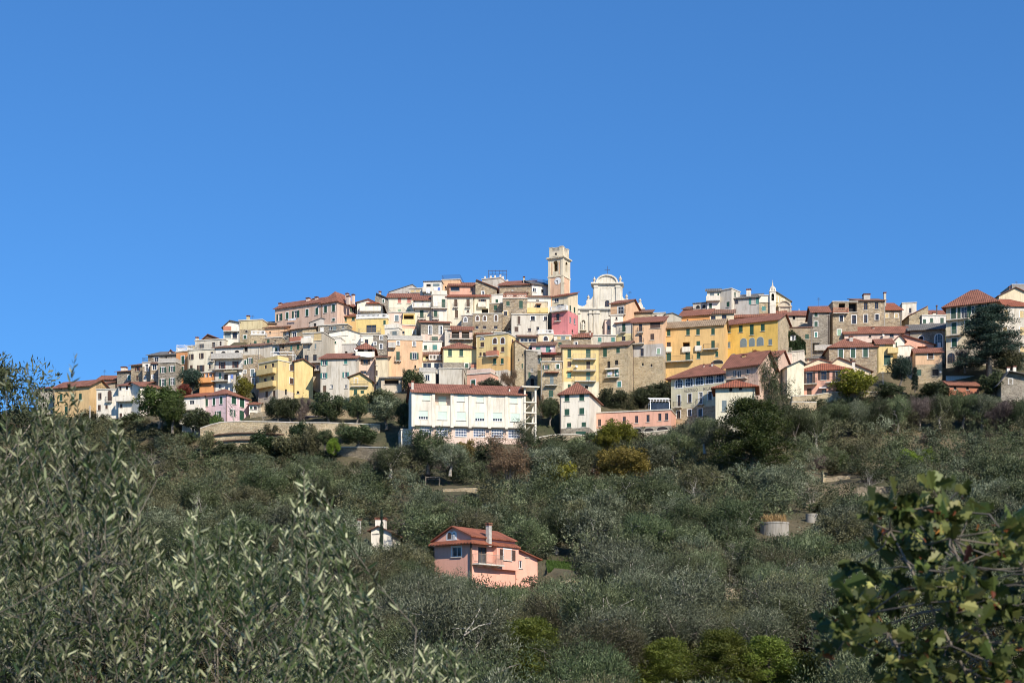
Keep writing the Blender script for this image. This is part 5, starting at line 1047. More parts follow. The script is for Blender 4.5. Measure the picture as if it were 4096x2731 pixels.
# awnings (parts), dishes (parts), boards
def part_box(fr, root, px0, px1, py0, py1, y0, y1, nm, m):
    u0, z1 = fr.loc(px0, py0); u1, z0 = fr.loc(px1, py1); mb = MB(); mb.hexa([(u0, y0, z0), (u1, y0, z0), (u1, 0.02, z1 - .08), (u0, .02, z1 - .08), (u0, y0, z0 + .06), (u1, y0, z0 + .06), (u1, 0.02, z1), (u0, .02, z1)]); return mb.build(nm, m, root)
BY = {}
for o in bpy.data.objects:
    if o.get('label'): BY[o['label']] = o
def find(key): return next(o for k, o in BY.items() if key in k)
FR = {f.mid.x: f for f, _, _ in FOOT}
def fr_of(ro): return min((f for f, _, _ in FOOT), key=lambda f: abs(f.mid.x - ro.location.x) + abs(f.mid.y - ro.location.y) + abs(f.zb - ro.location.z))
for key, a_, b_, c_, d_, dep, m in (('three long balconies', 903, 954, 1479, 1491, -1.3, 'awntan'), ('orange awning on', 1466, 1521, 1209, 1217, -1.4, 'awnorange'), ('red awning terrace', 2170, 2226, 1412, 1420, -1.2, 'awnred'),
        ('red awning terrace', 2178, 2237, 1487, 1493, -.8, 'tilebrx'), ('canopied brown door', 2143, 2166, 1214, 1219, -.7, 'tilebrx'), ('white board', 2421, 2478, 1473, 1478, -.7, 'slab'),
        ('pink house with open brown', 3277, 3306, 1548, 1556, -1.2, 'whitepaint'), ('column of green', 3242, 3280, 1370, 1376, -1.0, 'slatex'), ('pale yellow house with three', 2268, 2290, 1483, 1486, -.4, 'tilebrx')):
    ro = find(key); part_box(fr_of(ro), ro, a_, b_, c_, d_, dep, 0, 'awning', m)
ro = find('red awning terrace'); f_ = fr_of(ro)
for px in (2166, 2246):
    u, z = f_.loc(px, 1447); mb = MB(); mb.box(u - .06, u + .06, .1, .22, z, z + 1.9); mb.build('post', 'wood', ro)
mb = MB(); u0 = f_.loc(2163, 1410)[0]; u1 = f_.loc(2249, 1410)[0]; zz = f_.loc(2200, 1409)[1]; mb.box(u0, u1, -.1, 4.5, zz - .1, zz); mb.build('terrace_roof', 'tilebrownx', ro)
for key, px, py, r in (('pale pink house with a hipped red roof and white washing', 1424, 1400, 8), ('pale yellow house with three', 2306, 1466, 6), ('white board', 2472, 1496, 5), ('three long balconies', 966, 1495, 5), ('white balcony house', 747, 1611, 7),
        ('lilac and stone', 2206, 1395, 5), ('stone ground floor', 3760, 1489, 5), ('pale pink house with red roof and chimneys', 3532, 1342, 5), ('peach house with white slab', 1858, 1155, 4)):
    ro = find(key); f_ = fr_of(ro); u, z = f_.loc(px, py); R = r * f_.scale()
    mb = MB(); mb.lathe([(R, 0), (R * .8, -.06), (R * .4, -.13), (.02, -.16)], (0, 0, 0), 14); mb.tube([(0, 0, -.15), (0, -.25, -.4)], .03, 5); mb.tube([(0, -R, 0), (0, -R * .3, R * .7)], .015, 4)
    o = mb.build('satellite_dish', 'whitepaint', ro); o.location = (u, -.75 if 'balcon' in key else -.5, z); o.rotation_euler = (math.radians(65), 0, math.radians(20))
ro = find('white board'); f_ = fr_of(ro); u, z = f_.loc(2444, 1498)
mb = MB(); mb.box(-.5, .5, -1.02, -.98, -.3, .3); bo = mb.build('board', 'whitepaint', ro); bo.location = (u, 0, z)
for zz, x0_, x1_ in ((.12, -.42, .42), (-.1, -.3, .3)): mb = MB(); mb.box(x0_, x1_, -1.03, -1.02, zz - .05, zz + .05); mb.build('lettering_band', 'clothblue', bo)
# washing on the lines: things of their own
def washing(label, px, py, wpx, hpx, key, m, y=-1.05):
    ro = find(key); f_ = fr_of(ro); u, z = f_.loc(px, py, y); s = f_.scale(); W, H = wpx * s, hpx * s
    mb = MB(); n = 6
    for i in range(n):
        x0_, x1_ = -W / 2 + W * i / n, -W / 2 + W * (i + 1) / n; ya, yb2 = .05 * math.sin(i * 1.9), .05 * math.sin((i + 1) * 1.9); d0, d1 = .06 * math.sin(i), .06 * math.sin(i + 1)
        mb.hexa([(x0_, ya, -H + d0), (x1_, yb2, -H + d1), (x1_, yb2 + .015, -H + d1), (x0_, ya + .015, -H + d0), (x0_, ya * .2, 0), (x1_, yb2 * .2, 0), (x1_, yb2 * .2 + .015, 0), (x0_, ya * .2 + .015, 0)])
    o = mb.build('washing', m); p = f_.mid + f_.u * u + f_.n * y; o.location = (p.x, p.y, z + f_.zb); o.rotation_euler = (0, 0, math.atan2(f_.u.y, f_.u.x)); tag(o, label, 'laundry')
washing('pale blue towel hanging under the tan awning', 918, 1500, 13, 27, 'three long balconies', 'cloth', -1.5)
washing('bright blue shirt on the line under the tan awning', 928, 1497, 11, 18, 'three long balconies', 'clothblue', -1.6)
washing('long beige sheet hanging under the tan awning', 938, 1499, 14, 42, 'three long balconies', 'clothbeige', -1.45)
washing('wide white sheet drying across the loggia of the pale pink house', 1460, 1412, 52, 15, 'white washing on its loggia', 'cloth', -.95)
washing('pale sheet hanging on the skyline terrace rail', 1713, 1152, 16, 20, 'white terrace house with washing', 'cloth', -1.1)
washing('white towel hanging right of the pale sheet on the skyline terrace', 1743, 1150, 16, 12, 'white terrace house with washing', 'cloth', -1.1)
washing('lilac cloth at the right end of the skyline terrace rail', 1756, 1149, 10, 16, 'white terrace house with washing', 'clothblue', -1.1)
washing('blue washing by the door of the small cream terrace house', 1014, 1390, 12, 11, 'small cream terrace house', 'clothblue', -.3)
washing('row of white washing under the long pink house windows', 1168, 1274, 38, 7, 'long pink house wing', 'cloth', -.5)
washing('white sheet hanging before the tall arched window', 3757, 1370, 12, 22, 'tall arched windows', 'cloth', -.5)
def pole(label, px, yt, yb, r=.12, m='concrete', nm='utility_pole'):
    Yp = depth(px, yb); s = Yp / F; mb = MB(); hgt = (yb - yt) * s; mb.tube([(0, 0, -1), (0, 0, hgt)], [r * 1.3, r], 8); mb.box(-.5, .5, -.05, .05, hgt - .5, hgt - .4); o = mb.build(nm, m); o.location = ((px - CX) * s, Yp, (HY - yb) * s); tag(o, label, 'pole')
pole('pale concrete utility pole in front of the white arched window house', 360, 1622, 1720)
pole('thin white pole beside the pine above the garden wall', 3532, 1481, 1560, .05, 'whitepaint')
pole('thin metal pole standing among the right hand olives', 3496, 1640, 1690, .04, 'zinc')
# blue covered stall between the round trees
pz = Frame(1216, 1655, 1276, 1655, 1690, None, 0, 2, 1); rz = pz.root('market_stall'); tag(rz, 'blue covered stall on the terrace between the round trees', 'stall')
w = pz.W / 2; mb = MB(); mb.box(-w, w, 0, 2, 0, pz.H * .75); mb.build('cover', 'bluesheet', rz); mb = MB(); mb.slabquad([(-w - .2, -.2, pz.H * .8), (w + .2, -.2, pz.H * .8), (w, 2.2, pz.H), (-w, 2.2, pz.H)], .06); mb.build('roof', 'bluesheet', rz); mb = MB(); mb.box(w * .4, w * .95, -.06, -.01, .1, pz.H * .55); mb.build('panel', 'whitepaint', rz)
# ================================================================ ground
Xs = np.concatenate([[-3000, -1500, -800, -450], np.arange(-300, 301, 2.5), [450, 800, 1500, 3000]])
Ys = np.concatenate([[-600, -150, -60, -30], np.arange(-20, 430, 2.5), [500, 700, 1200, 3000]])
GX, GY = np.meshgrid(Xs, Ys)
GZ = ground_z(GX, GY)
rng = np.random.default_rng(3)
GZ = GZ + .5 * np.sin(GX * .31 + 1.3 * np.sin(GY * .17)) * np.sin(GY * .27 + 1.1 * np.sin(GX * .13)) * (GY > 95)
for fr, dd, zg in FOOT:
    u = (GX - fr.mid.x) * fr.u.x + (GY - fr.mid.y) * fr.u.y
    v = (GX - fr.mid.x) * fr.n.x + (GY - fr.mid.y) * fr.n.y
    m_ = (np.abs(u) < fr.W / 2 + 1.6) & (v > (-24 if fr is fc else -5)) & (v < dd + .5)
    GZ = np.where(m_, np.minimum(GZ, zg - .3 + np.where(v < 0, v * .3, 0)), GZ)
ny, nx = GX.shape
V = np.stack([GX, GY, GZ], -1).reshape(-1, 3)
idx = np.arange(nx * ny).reshape(ny, nx)
Q = np.stack([idx[:-1, :-1], idx[:-1, 1:], idx[1:, 1:], idx[1:, :-1]], -1).reshape(-1, 4)
def fastmesh(name, V, Q, mats, tint=None, smooth=False):
    me = bpy.data.meshes.new(name); k = Q.shape[1]
    me.vertices.add(len(V)); me.vertices.foreach_set('co', np.ascontiguousarray(V, np.float32).ravel())
    me.loops.add(Q.size); me.loops.foreach_set('vertex_index', np.ascontiguousarray(Q, np.int32).ravel())
    me.polygons.add(len(Q)); me.polygons.foreach_set('loop_start', np.arange(0, Q.size, k, dtype=np.int32))
    if tint is not None:
        at = me.attributes.new('tint', 'FLOAT', 'FACE'); at.data.foreach_set('value', np.ascontiguousarray(tint, np.float32))
    for m in mats: me.materials.append(MATS[m])
    me.update(calc_edges=True); me.validate()
    if smooth: me.polygons.foreach_set('use_smooth', np.ones(len(Q), bool))
    return me
m, nt, ns, lk, bs = new_mat('ground')
v = coords(ns, lk, False); n1 = noise(ns, lk, v, .06, 5); n2 = noise(ns, lk, v, .9, 5, .7)
ca = ramp(ns, lk, n1.outputs[0], [(.36, (.055, .062, .027)), (.52, (.095, .085, .046)), (.66, (.165, .13, .078))])
cb = ramp(ns, lk, n2.outputs[0], [(.3, (.6, .6, .58)), (.7, (1.2, 1.15, 1.1))])
lk.new(mixc(ns, lk, 1.0, ca, cb, 'MULTIPLY'), bs.inputs['Base Color']); bs.inputs['Roughness'].default_value = 1
bump(ns, lk, bs, n2.outputs[0], .8, .4); MATS['ground'] = m
tag(obj('ground', fastmesh('ground', V, Q, ['ground'], None, True)), None, None, None, 'structure')
# ================================================================ vegetation
def sprigs(C, dirs, L, Wd, seed, lo=0, hi=1, N=None):
    """C centres, dirs unit directions: one small rhombic leaf spray each"""
    g = np.random.default_rng(seed); n = len(C)
    r = g.normal(size=(n, 3)) if N is None else N + g.normal(size=(n, 3)) * .42; b = np.cross(dirs, r); b /= np.linalg.norm(b, axis=1, keepdims=True) + 1e-9
    l = (L * g.uniform(.6, 1.35, (n, 1))) / 2; w = (Wd * g.uniform(.6, 1.35, (n, 1))) / 2
    V = np.stack([C - dirs * l, C + b * w, C + dirs * l, C - b * w], 1).reshape(-1, 3)
    return V, np.arange(4 * n).reshape(-1, 4), g.uniform(lo, hi, n)
def unit(a): return a / (np.linalg.norm(a, axis=1, keepdims=True) + 1e-9)
def skeleton(seed, H, R, trunk_h, n1, spread=.8, r0=.22, jit=.25):
    """trunk and limbs; returns tube paths and limb tips"""
    g = np.random.default_rng(seed); paths = []; tips = []
    base = np.array([0, 0, -.4]); fork = np.array([g.normal() * .15, g.normal() * .15, trunk_h])
    mid = (base + fork) / 2 + g.normal(size=3) * [.12, .12, 0]
    paths.append(([base, mid, fork], [r0 * 1.4, r0 * 1.05, r0]))
    for i in range(n1):
        t = 2 * math.pi * (i + g.uniform(-.3, .3)) / n1; rr = R * spread * g.uniform(.45, 1); zz = trunk_h + (H - trunk_h) * g.uniform(.35, .9)
        e = np.array([math.cos(t) * rr, math.sin(t) * rr, zz]); m1 = fork + (e - fork) * .4 + g.normal(size=3) * jit; m2 = fork + (e - fork) * .75 + g.normal(size=3) * jit
        paths.append(([fork, m1, m2, e], [r0 * .6, r0 * .4, r0 * .22, r0 * .08])); tips.append(e); tips.append(m2)
        for k in range(3):
            s = m1 + (e - m1) * g.uniform(0, .9); d = g.normal(size=3) * [1, 1, .5] + [math.cos(t) * .5, math.sin(t) * .5, .45]; d /= np.linalg.norm(d)
            q = s + d * R * g.uniform(.3, .55); paths.append(([s, (s + q) / 2 + g.normal(size=3) * jit * .5, q], [r0 * .22, r0 * .14, r0 * .05])); tips.append(q)
    return paths, np.array(tips)
def paths_mesh(name, paths, mat, n=5):
    mb = MB()
    for p, r in paths: mb.tube([tuple(x) for x in p], list(r), n)
    me = mb.mesh(name, [mat]); me.polygons.foreach_set('use_smooth', [True] * len(me.polygons)); return me
def crown_clumps(seed, centers, rad, per, L, Wd, up=.5, flat=1.0):
    g = np.random.default_rng(seed + 5); n = len(centers) * per
    cc = np.repeat(centers, per, 0); o = unit(g.normal(size=(n, 3))); o[:, 2] *= flat
    rr = rad * g.uniform(.3, 1, (n, 1)) ** .6 * np.repeat(g.uniform(.7, 1.25, (len(centers), 1)), per, 0)
    C = cc + o * rr; d = unit(o * .8 + g.normal(size=(n, 3)) * .6 + [0, 0, up])
    ti = np.clip(np.repeat(g.uniform(0, .45, len(centers)), per) + g.uniform(0, .55, n), 0, 1)
    V, Q, _ = sprigs(C, d, L, Wd, seed + 9, N=unit(np.cross(d, np.cross(o, d)) + o * .2 + unit(C - C.mean(0)) * .35)); return V, Q, ti
PROTO = {}
def proto_olive(i, fine=False):
    s = 100 + i + (50 if fine else 0); paths, tips = skeleton(s, 5.2, 3.2, 1.3, 6, .85, .24, .35)
    g = np.random.default_rng(s); extra = unit(g.normal(size=(40, 3))) * [2.8, 2.8, 1.9] * g.uniform(.55, 1, (40, 1)) + [0, 0, 3.0]
    cen = np.concatenate([tips, extra[extra[:, 2] > .9]])
    V, Q, t = crown_clumps(s, cen, .95, 230 if fine else 160, .21 if fine else .28, .055 if fine else .085, .7)
    return fastmesh('crown', V, Q, ['olive'], t), paths_mesh('trunk', paths, 'palebark' if i % 2 else 'bark'), 5.4, 3.5
def proto_far(i):
    s = 150 + i; g = np.random.default_rng(s); cen = unit(g.normal(size=(20, 3))) * [2.8, 2.8, 2.0] * g.uniform(.5, 1, (20, 1)) + [0, 0, 3.0]
    V, Q, t = crown_clumps(s, cen, .95, 56, .36, .13, .6)
    return fastmesh('crown', V, Q, ['olive'], t), paths_mesh('trunk', [([np.array([0, 0, -.4]), np.array([0, 0, 2.0])], [.2, .1])], 'bark'), 5.4, 3.5
def proto_round(i):
    s = 200 + i; paths, tips = skeleton(s, 5.5, 2.8, 1.2, 6, .7, .22)
    g = np.random.default_rng(s); ex = unit(g.normal(size=(60, 3))) * [2.5, 2.5, 2.2] * g.uniform(.6, 1, (60, 1)) + [0, 0, 3.4]
    V, Q, t = crown_clumps(s, np.concatenate([tips, ex]), .75, 110, .28, .13, .2)
    return fastmesh('crown', V, Q, ['evergreen'], t), paths_mesh('trunk', paths, 'bark'), 5.9, 3.1
def proto_pine(i):
    s = 300 + i; g = np.random.default_rng(s); H = 9.0; cen = []; paths = [([np.array([0, 0, -.5]), np.array([.1, 0, 4]), np.array([0, .1, 8.6])], [.3, .2, .05])]
    for k in range(90):
        z = 1.0 + 7.8 * (k / 90) ** .9; r = 3.1 * (1 - ((z - .6) / 9.0) ** 2.0) ** .8 * g.uniform(.62, 1.08) + .1; t = g.uniform(0, 6.283)
        e = np.array([math.cos(t) * r, math.sin(t) * r, z + .35 * r * .4]); cen += [e, e * [.6, .6, 1] + [0, 0, -.1]]
        paths.append(([np.array([0, 0, z - .2]), e], [.07, .02]))
    V, Q, t = crown_clumps(s, np.array(cen), .8, 190, .30, .075, .9)
    return fastmesh('crown', V, Q, ['pineleaf'], t), paths_mesh('trunk', paths, 'bark', 4), 9.2, 3.1
def proto_cedar(i):
    s = 400; g = np.random.default_rng(s); cen = []; paths = [([np.array([0, 0, -.5]), np.array([.1, 0, 6]), np.array([0, .1, 13])], [.5, .35, .06])]
    for k in range(84):
        z = 2.2 + 10.6 * k / 84; R = 5.6 * (1 - (z - 1.5) / 12.5) ** .62 * g.uniform(.65, 1.05) + .3; t = g.uniform(0, 6.283); dr = np.array([math.cos(t), math.sin(t), 0])
        for q in np.linspace(.25, 1, 6): cen.append(dr * R * q + [0, 0, z - .12 * R * q + g.normal() * .1] + g.normal(size=3) * [.35, .35, .05])
        paths.append(([np.array([0, 0, z]), dr * R + [0, 0, z - .12 * R]], [.12, .02]))
    V, Q, t = crown_clumps(s, np.array(cen), 1.05, 95, .34, .10, .1, .5)
    return fastmesh('crown', V, Q, ['cedarleaf'], t), paths_mesh('trunk', paths, 'bark', 5), 13.4, 5.7
def proto_cypress(i):
    s = 500; g = np.random.default_rng(s); z = g.uniform(.3, 1, (90, 1)); t = g.uniform(0, 6.283, (90, 1)); r = .55 * np.minimum(1, (1.02 - z) * 3) * g.uniform(.5, 1, (90, 1))
    cen = np.concatenate([np.cos(t) * r, np.sin(t) * r, z * 7.5 - 1.8], 1)
    V, Q, ti = crown_clumps(s, cen, .35, 50, .25, .08, 1.5)
    return fastmesh('crown', V, Q, ['evergreen'], ti), paths_mesh('trunk', [([np.array([0, 0, -.4]), np.array([0, 0, 5.0])], [.14, .03])], 'bark'), 6.1, .75
def bare_paths(s, H, R, lev=4):
    g = np.random.default_rng(s); P = []
    def grow(p, d, L, r, k):
        m = p + d * L * .5 + g.normal(size=3) * L * .09; e = p + d * L + g.normal(size=3) * L * .12
        P.append(([p, m, e], [r, r * .8, r * .55]))
        if k == 0: return
        for q in range(3 if k > 1 else 4):
            dd = d + g.normal(size=3) * .62 + [0, 0, .12]; dd /= np.linalg.norm(dd); grow(e if q else m, dd, L * g.uniform(.55, .8), r * .52, k - 1)
    grow(np.array([0, 0, -.3]), np.array([0, 0, 1.0]), H * .38, .17, lev); return P
def proto_bare(i):
    P = bare_paths(600 + i, 5.5, 3); P = [(p, [q * .7 for q in r]) for p, r in P]; ends = np.array([p[0][2] for p in P])
    return None, paths_mesh('branches', P, 'palebark', 4), float(ends[:, 2].max()), float(np.abs(ends[:, :2]).max())
def proto_bush(i):
    s = 700 + i; g = np.random.default_rng(s); ex = unit(g.normal(size=(40, 3))) * [1.5, 1.5, 1.1] * g.uniform(.4, 1, (40, 1)) + [0, 0, 1.1]
    V, Q, t = crown_clumps(s, ex, .55, 110, .26, .10, .4); P = [([np.array([0, 0, -.3]), e * .5, e], [.05, .03, .01]) for e in ex[:14]]
    return fastmesh('crown', V, Q, ['olivebrown'], t), paths_mesh('stems', P, 'twig', 4), 2.5, 1.9
def proto_low(i):
    s = 750 + i; g = np.random.default_rng(s); ex = unit(g.normal(size=(22, 3))) * [1.5, 1.5, 1.0] * g.uniform(.4, 1, (22, 1)) + [0, 0, 1.0]
    V, Q, t = crown_clumps(s, ex, .6, 26, .36, .14, .4)
    return fastmesh('crown', V, Q, ['olivebrown'], t), paths_mesh('stems', [([np.array([0, 0, -.3]), np.array([0, 0, 1.0])], [.03, .01])], 'twig', 4), 2.5, 1.9
def proto_thin(i):      # shrubs of mostly bare twigs
    s = 800 + i; P = bare_paths(s, 3.2, 2, 4); ends = np.array([p[0][2] for p in P]); g = np.random.default_rng(s)
    V, Q, t = crown_clumps(s, ends, .45, 26, .22, .06, .6)
    return fastmesh('crown', V, Q, ['purple'], t), paths_mesh('stems', P, 'twig', 4), float(ends[:, 2].max()) + .2, float(np.abs(ends[:, :2]).max()) + .2
def proto_wisp(i):      # tall loose eucalyptus
    s = 900 + i; g = np.random.default_rng(s); paths, tips = skeleton(s, 10, 2.6, 3.0, 9, .9, .16, .3)
    tips = np.concatenate([tips, tips + g.normal(size=tips.shape) * .7])
    V, Q, t = crown_clumps(s, tips, .85, 90, .32, .08, -.5)
    return fastmesh('crown', V, Q, ['evergreen'], t), paths_mesh('trunk', paths, 'bark'), 10.3, 3.0
PF = dict(olive=(proto_olive, 6), far=(proto_far, 5), round=(proto_round, 3), pine=(proto_pine, 3), cedar=(proto_cedar, 1), cypress=(proto_cypress, 1), bare=(proto_bare, 3), bush=(proto_bush, 3), low=(proto_low, 4), thin=(proto_thin, 3), wisp=(proto_wisp, 2), fine=(lambda i: proto_olive(i, True), 4))
def measured(p):
    cr, tr, H, R = p; v = np.empty(len((cr or tr).vertices) * 3, np.float32); (cr or tr).vertices.foreach_get('co', v); v = v.reshape(-1, 3)
    return cr, tr, float(np.percentile(v[:, 2], 99.5)), float(np.percentile(np.abs(v[:, :2]), 98.5))
for k, (f, n) in PF.items(): PROTO[k] = [measured(f(i)) for i in range(n)]
NT = 0
def tree(kind, X, Y, z, hgt, rad, mat, label, cat='tree', name=None, group=None, i=None, rot=None):
    global NT; NT += 1
    cr, tr, H, R = PROTO[kind][(NT if i is None else i) % len(PROTO[kind])]
    o = bpy.data.objects.new(name or 'tree', None); o.empty_display_size = .3; COL.objects.link(o); o.location = (X, Y, z); o.scale = (rad / R, rad / R, hgt / H)
    o.rotation_euler = (0, 0, random.uniform(0, 6.28) if rot is None else rot); tag(o, label, cat, group)
    if cr:
        c = obj('crown', cr, o)
        if mat: c.material_slots[0].link = 'OBJECT'; c.material_slots[0].material = MATS[mat]
    obj('trunk' if kind not in ('bare', 'bush', 'thin') else 'branches', tr, o)
    return o
def tpx(kind, px, ytop, ybase, wpx, mat, label, cat='tree', name=None, dy=0, group=None, i=None):
    Y = depth(px, ybase) + dy; s = Y / F; X = (px - CX) * s; z = (HY - ybase) * s
    return tree(kind, X, Y, z - .2, (ybase - ytop) * s + .2, wpx * s / 2, mat, label, cat, name, group, i)
ORD = ['first', 'second', 'third', 'fourth', 'fifth', 'sixth', 'seventh', 'eighth', 'ninth', 'tenth', 'eleventh', 'twelfth', 'thirteenth', 'fourteenth', 'fifteenth', 'sixteenth', 'seventeenth', 'eighteenth', 'nineteenth', 'twentieth']
# single trees that can be told apart
tpx('cedar', 3958, 1228, 1500, 232, 'cedarleaf', 'huge dark cedar at the right before the pale three storey house', name='cedar_tree', dy=-6)
tpx('pine', 3010, 1596, 1890, 285, 'pineleaf', 'broad bright pine below the hotel', name='pine_tree', dy=-14, i=0)
tpx('wisp', 3055, 1420, 1700, 150, 'evergreen', 'tall loose eucalyptus beside the hotel wing', name='eucalyptus_tree', dy=-14)
tpx('wisp', 3110, 1530, 1760, 130, 'evergreen', 'dark eucalyptus right of the broad pine', name='eucalyptus_tree', dy=-12)
tpx('round', 640, 1548, 1700, 190, 'pineleaf', 'fresh green bushy tree before the white houses at left', dy=-8)
tpx('round', 690, 1590, 1720, 110, 'pineleaf', 'fresh green smaller tree at the right of the bushy one', dy=-9)
tpx('round', 768, 1474, 1572, 96, 'cedarleaf', 'dark pine before the orange house', name='pine_tree', dy=-4)
tpx('round', 738, 1538, 1592, 58, 'redleaf', 'dark red leaved shrub tree below the orange house', dy=-6)
tpx('bush', 975, 1508, 1580, 66, 'yelgreen', 'yellow leaved tree beside the laundry balconies', dy=-4)
tpx('round', 1110, 1590, 1694, 92, 'evergreen', 'leftmost round holm oak on the retaining wall', dy=-2)
tpx('round', 1160, 1592, 1694, 84, 'evergreen', 'second round holm oak on the retaining wall', dy=-1)
tpx('round', 1315, 1572, 1698, 136, 'evergreen', 'largest round holm oak on the retaining wall', dy=-2)
tpx('round', 1428, 1578, 1696, 90, 'evergreen', 'round holm oak before the small yellow gabled house', dy=-2)
tpx('round', 1546, 1590, 1706, 128, 'olivegrey', 'grey green round tree left of the white block', dy=-3)
tpx('round', 1618, 1600, 1730, 84, 'evergreen', 'dark ivy clad tree at the left wall of the white block', dy=-1)
tpx('round', 1432, 1702, 1792, 160, 'evergreen', 'dark spreading bush under the retaining wall', dy=-5)
tpx('round', 1300, 1720, 1790, 66, 'evergreen', 'small dark bush at the retaining wall beside the cactus', dy=-5)
tpx('bush', 1332, 1752, 1806, 52, 'lime', 'pale green cactus clump below the retaining wall', 'cactus', 'prickly_pear', dy=-7)
tpx('bush', 1050, 1730, 1800, 120, 'ivy', 'green creeper mass hanging over the retaining wall', 'creeper', 'creeper', dy=-4)
tpx('bush', 1150, 1740, 1810, 110, 'olivebrown', 'brownish creeper right of the green creeper on the wall', 'creeper', 'creeper', dy=-4)
tpx('bush', 1245, 1700, 1800, 70, 'olivebrown', 'thin brown creeper at the middle of the retaining wall', 'creeper', 'creeper', dy=-4)
for k, (px, yt, yb, wd_, mt, nm) in enumerate([(830, 1722, 1800, 70, 'olivebrown', 'scrubby bush at the left end of the retaining wall'), (900, 1768, 1812, 90, 'olive', 'low shrub at the wall foot under the lower pipe'), (985, 1690, 1730, 60, 'rust', 'dry tuft hanging from the wall top'), (1090, 1688, 1745, 70, 'olivebrown', 'brown tuft hanging from the middle of the wall top'), (1195, 1690, 1760, 80, 'ivy', 'ivy tuft hanging from the wall below the round trees'), (1380, 1692, 1740, 70, 'olivebrown', 'dry tuft at the right of the wall top'), (1000, 1775, 1830, 120, 'olivebrown', 'scrub at the wall foot below the two pipes')]): tpx('bush', px, yt, yb, wd_, mt, nm, 'shrub', 'shrub', dy=-5)
tpx('bare', 940, 1590, 1696, 110, None, 'bare branching tree before the pale pink house', dy=-4)
tpx('bare', 846, 1620, 1696, 60, None, 'small bare tree at the left corner of the pale pink house', dy=-4)
tpx('bare', 1050, 1600, 1696, 60, None, 'bare tree beside the tiny white house', dy=-3)
tpx('thin', 1215, 1590, 1694, 70, 'purple', 'leafless brown tree between the round holm oaks', dy=-1)
tpx('bush', 800, 1640, 1712, 120, 'evergreen', 'dark garden shrub under the pale pink house', 'shrub', 'shrub', dy=-5)
tpx('bush', 865, 1660, 1724, 60, 'pineleaf', 'drooping bright green shrub on the wall corner', 'shrub', 'shrub', dy=-5)
tpx('thin', 2050, 1484, 1580, 100, 'rust', 'tall dry brown shrub before the old stone buttress', 'shrub', 'shrub', dy=-5)
tpx('bush', 1960, 1515, 1556, 90, 'olivegrey', 'grey shrub before the low pink cube house', 'shrub', 'shrub', dy=-3)
tpx('bush', 1650, 1480, 1552, 90, 'evergreen', 'dark shrub in the shade beside the peach facade', 'shrub', 'shrub', dy=-2)
tpx('thin', 1618, 1476, 1552, 50, 'olivebrown', 'dry thin shrub under the peach facade', 'shrub', 'shrub', dy=-3)
tpx('bush', 1520, 1560, 1620, 120, 'olive', 'garden bush under the lean-to shelter', 'shrub', 'shrub', dy=-3)
tpx('round', 2200, 1590, 1690, 76, 'evergreen', 'dark tree in the gap between the stair frame and the white house', dy=-3)
tpx('thin', 2165, 1580, 1670, 50, 'rust', 'rusty leaved shrub right of the stair frame', 'shrub', 'shrub', dy=-2)
tpx('round', 2450, 1554, 1660, 116, 'evergreen', 'dark clipped tree above the long pink building', dy=4)
tpx('round', 2580, 1545, 1650, 110, 'evergreen', 'dark tree below the tall stone base', dy=3)
tpx('round', 2650, 1530, 1640, 110, 'evergreen', 'dark tree at the left corner of the hotel', dy=4)
tpx('bush', 2520, 1570, 1650, 70, 'olivebrown', 'brown shrub between the dark trees above the pink building', 'shrub', 'shrub', dy=3)
tpx('round', 2465, 1684, 1798, 150, 'yelgreen', 'yellow green tree before the long pink building', dy=-6)
tpx('round', 2420, 1730, 1810, 90, 'yelgreen', 'olive yellow tree left of the yellow green one', dy=-6)
tpx('round', 2486, 1788, 1950, 206, 'gold', 'large golden brown autumn tree below the pink building', dy=-4)
tpx('bush', 2230, 1836, 1960, 160, 'yelgreen', 'yellowish bush left of the golden autumn tree')
tpx('wisp', 2030, 1735, 2010, 200, 'rust', 'drooping reddish brown tree below the white block', dy=-4)
tpx('round', 1960, 1760, 1890, 110, 'evergreen', 'dark green tree before the pink base of the white block', dy=-5)
tpx('wisp', 2100, 1680, 1850, 100, 'evergreen', 'tall dark tree at the foot of the stair frame', dy=-9)
tpx('bush', 1860, 1762, 1830, 84, 'gold', 'rounded brownish green shrub under the white block', 'shrub', 'shrub', dy=-3)
tpx('bush', 3420, 1478, 1572, 150, 'yelgreen', 'yellowing garden tree before the pink balconied house', dy=-4)
tpx('round', 3602, 1424, 1545, 92, 'cedarleaf', 'dark bushy pine before the white stair house', name='pine_tree', dy=-4)
tpx('cypress', 3660, 1470, 1560, 26, 'cedarleaf', 'small dark conifer before the peach house', name='conifer', dy=-4)
tpx('bush', 3560, 1530, 1580, 100, 'evergreen', 'dark hedge clump right of the yellowing tree', 'shrub', 'shrub', dy=-3)
tpx('bush', 3740, 1530, 1580, 110, 'evergreen', 'dark garden bushes below the peach house', 'shrub', 'shrub', dy=-3)
tpx('thin', 3860, 1400, 1480, 110, 'purple', 'bare shrub at the left foot of the cedar', 'shrub', 'shrub', dy=-3)
tpx('round', 4050, 1400, 1500, 120, 'olivebrown', 'brown green tree right of the cedar foot', dy=-5)
tpx('bush', 3975, 1490, 1570, 110, 'evergreen', 'dark bush left of the right edge cottage', dy=-4)
tpx('thin', 3020, 1400, 1450, 60, 'redleaf', 'reddish creeper over the bright yellow house foot', 'creeper', 'creeper', dy=-5)
tpx('cypress', 1526, 2040, 2215, 17, 'cedarleaf', 'single slim cypress before the white cottage', name='cypress_tree', dy=-4)
tpx('pine', 2108, 2474, 2790, 330, 'pinebright', 'bright yellow green pine at the bottom centre', name='pine_tree', i=0)
tpx('pine', 2660, 2556, 2850, 290, 'pinebright', 'left one of the bright pines at the bottom right', name='pine_tree', i=1)
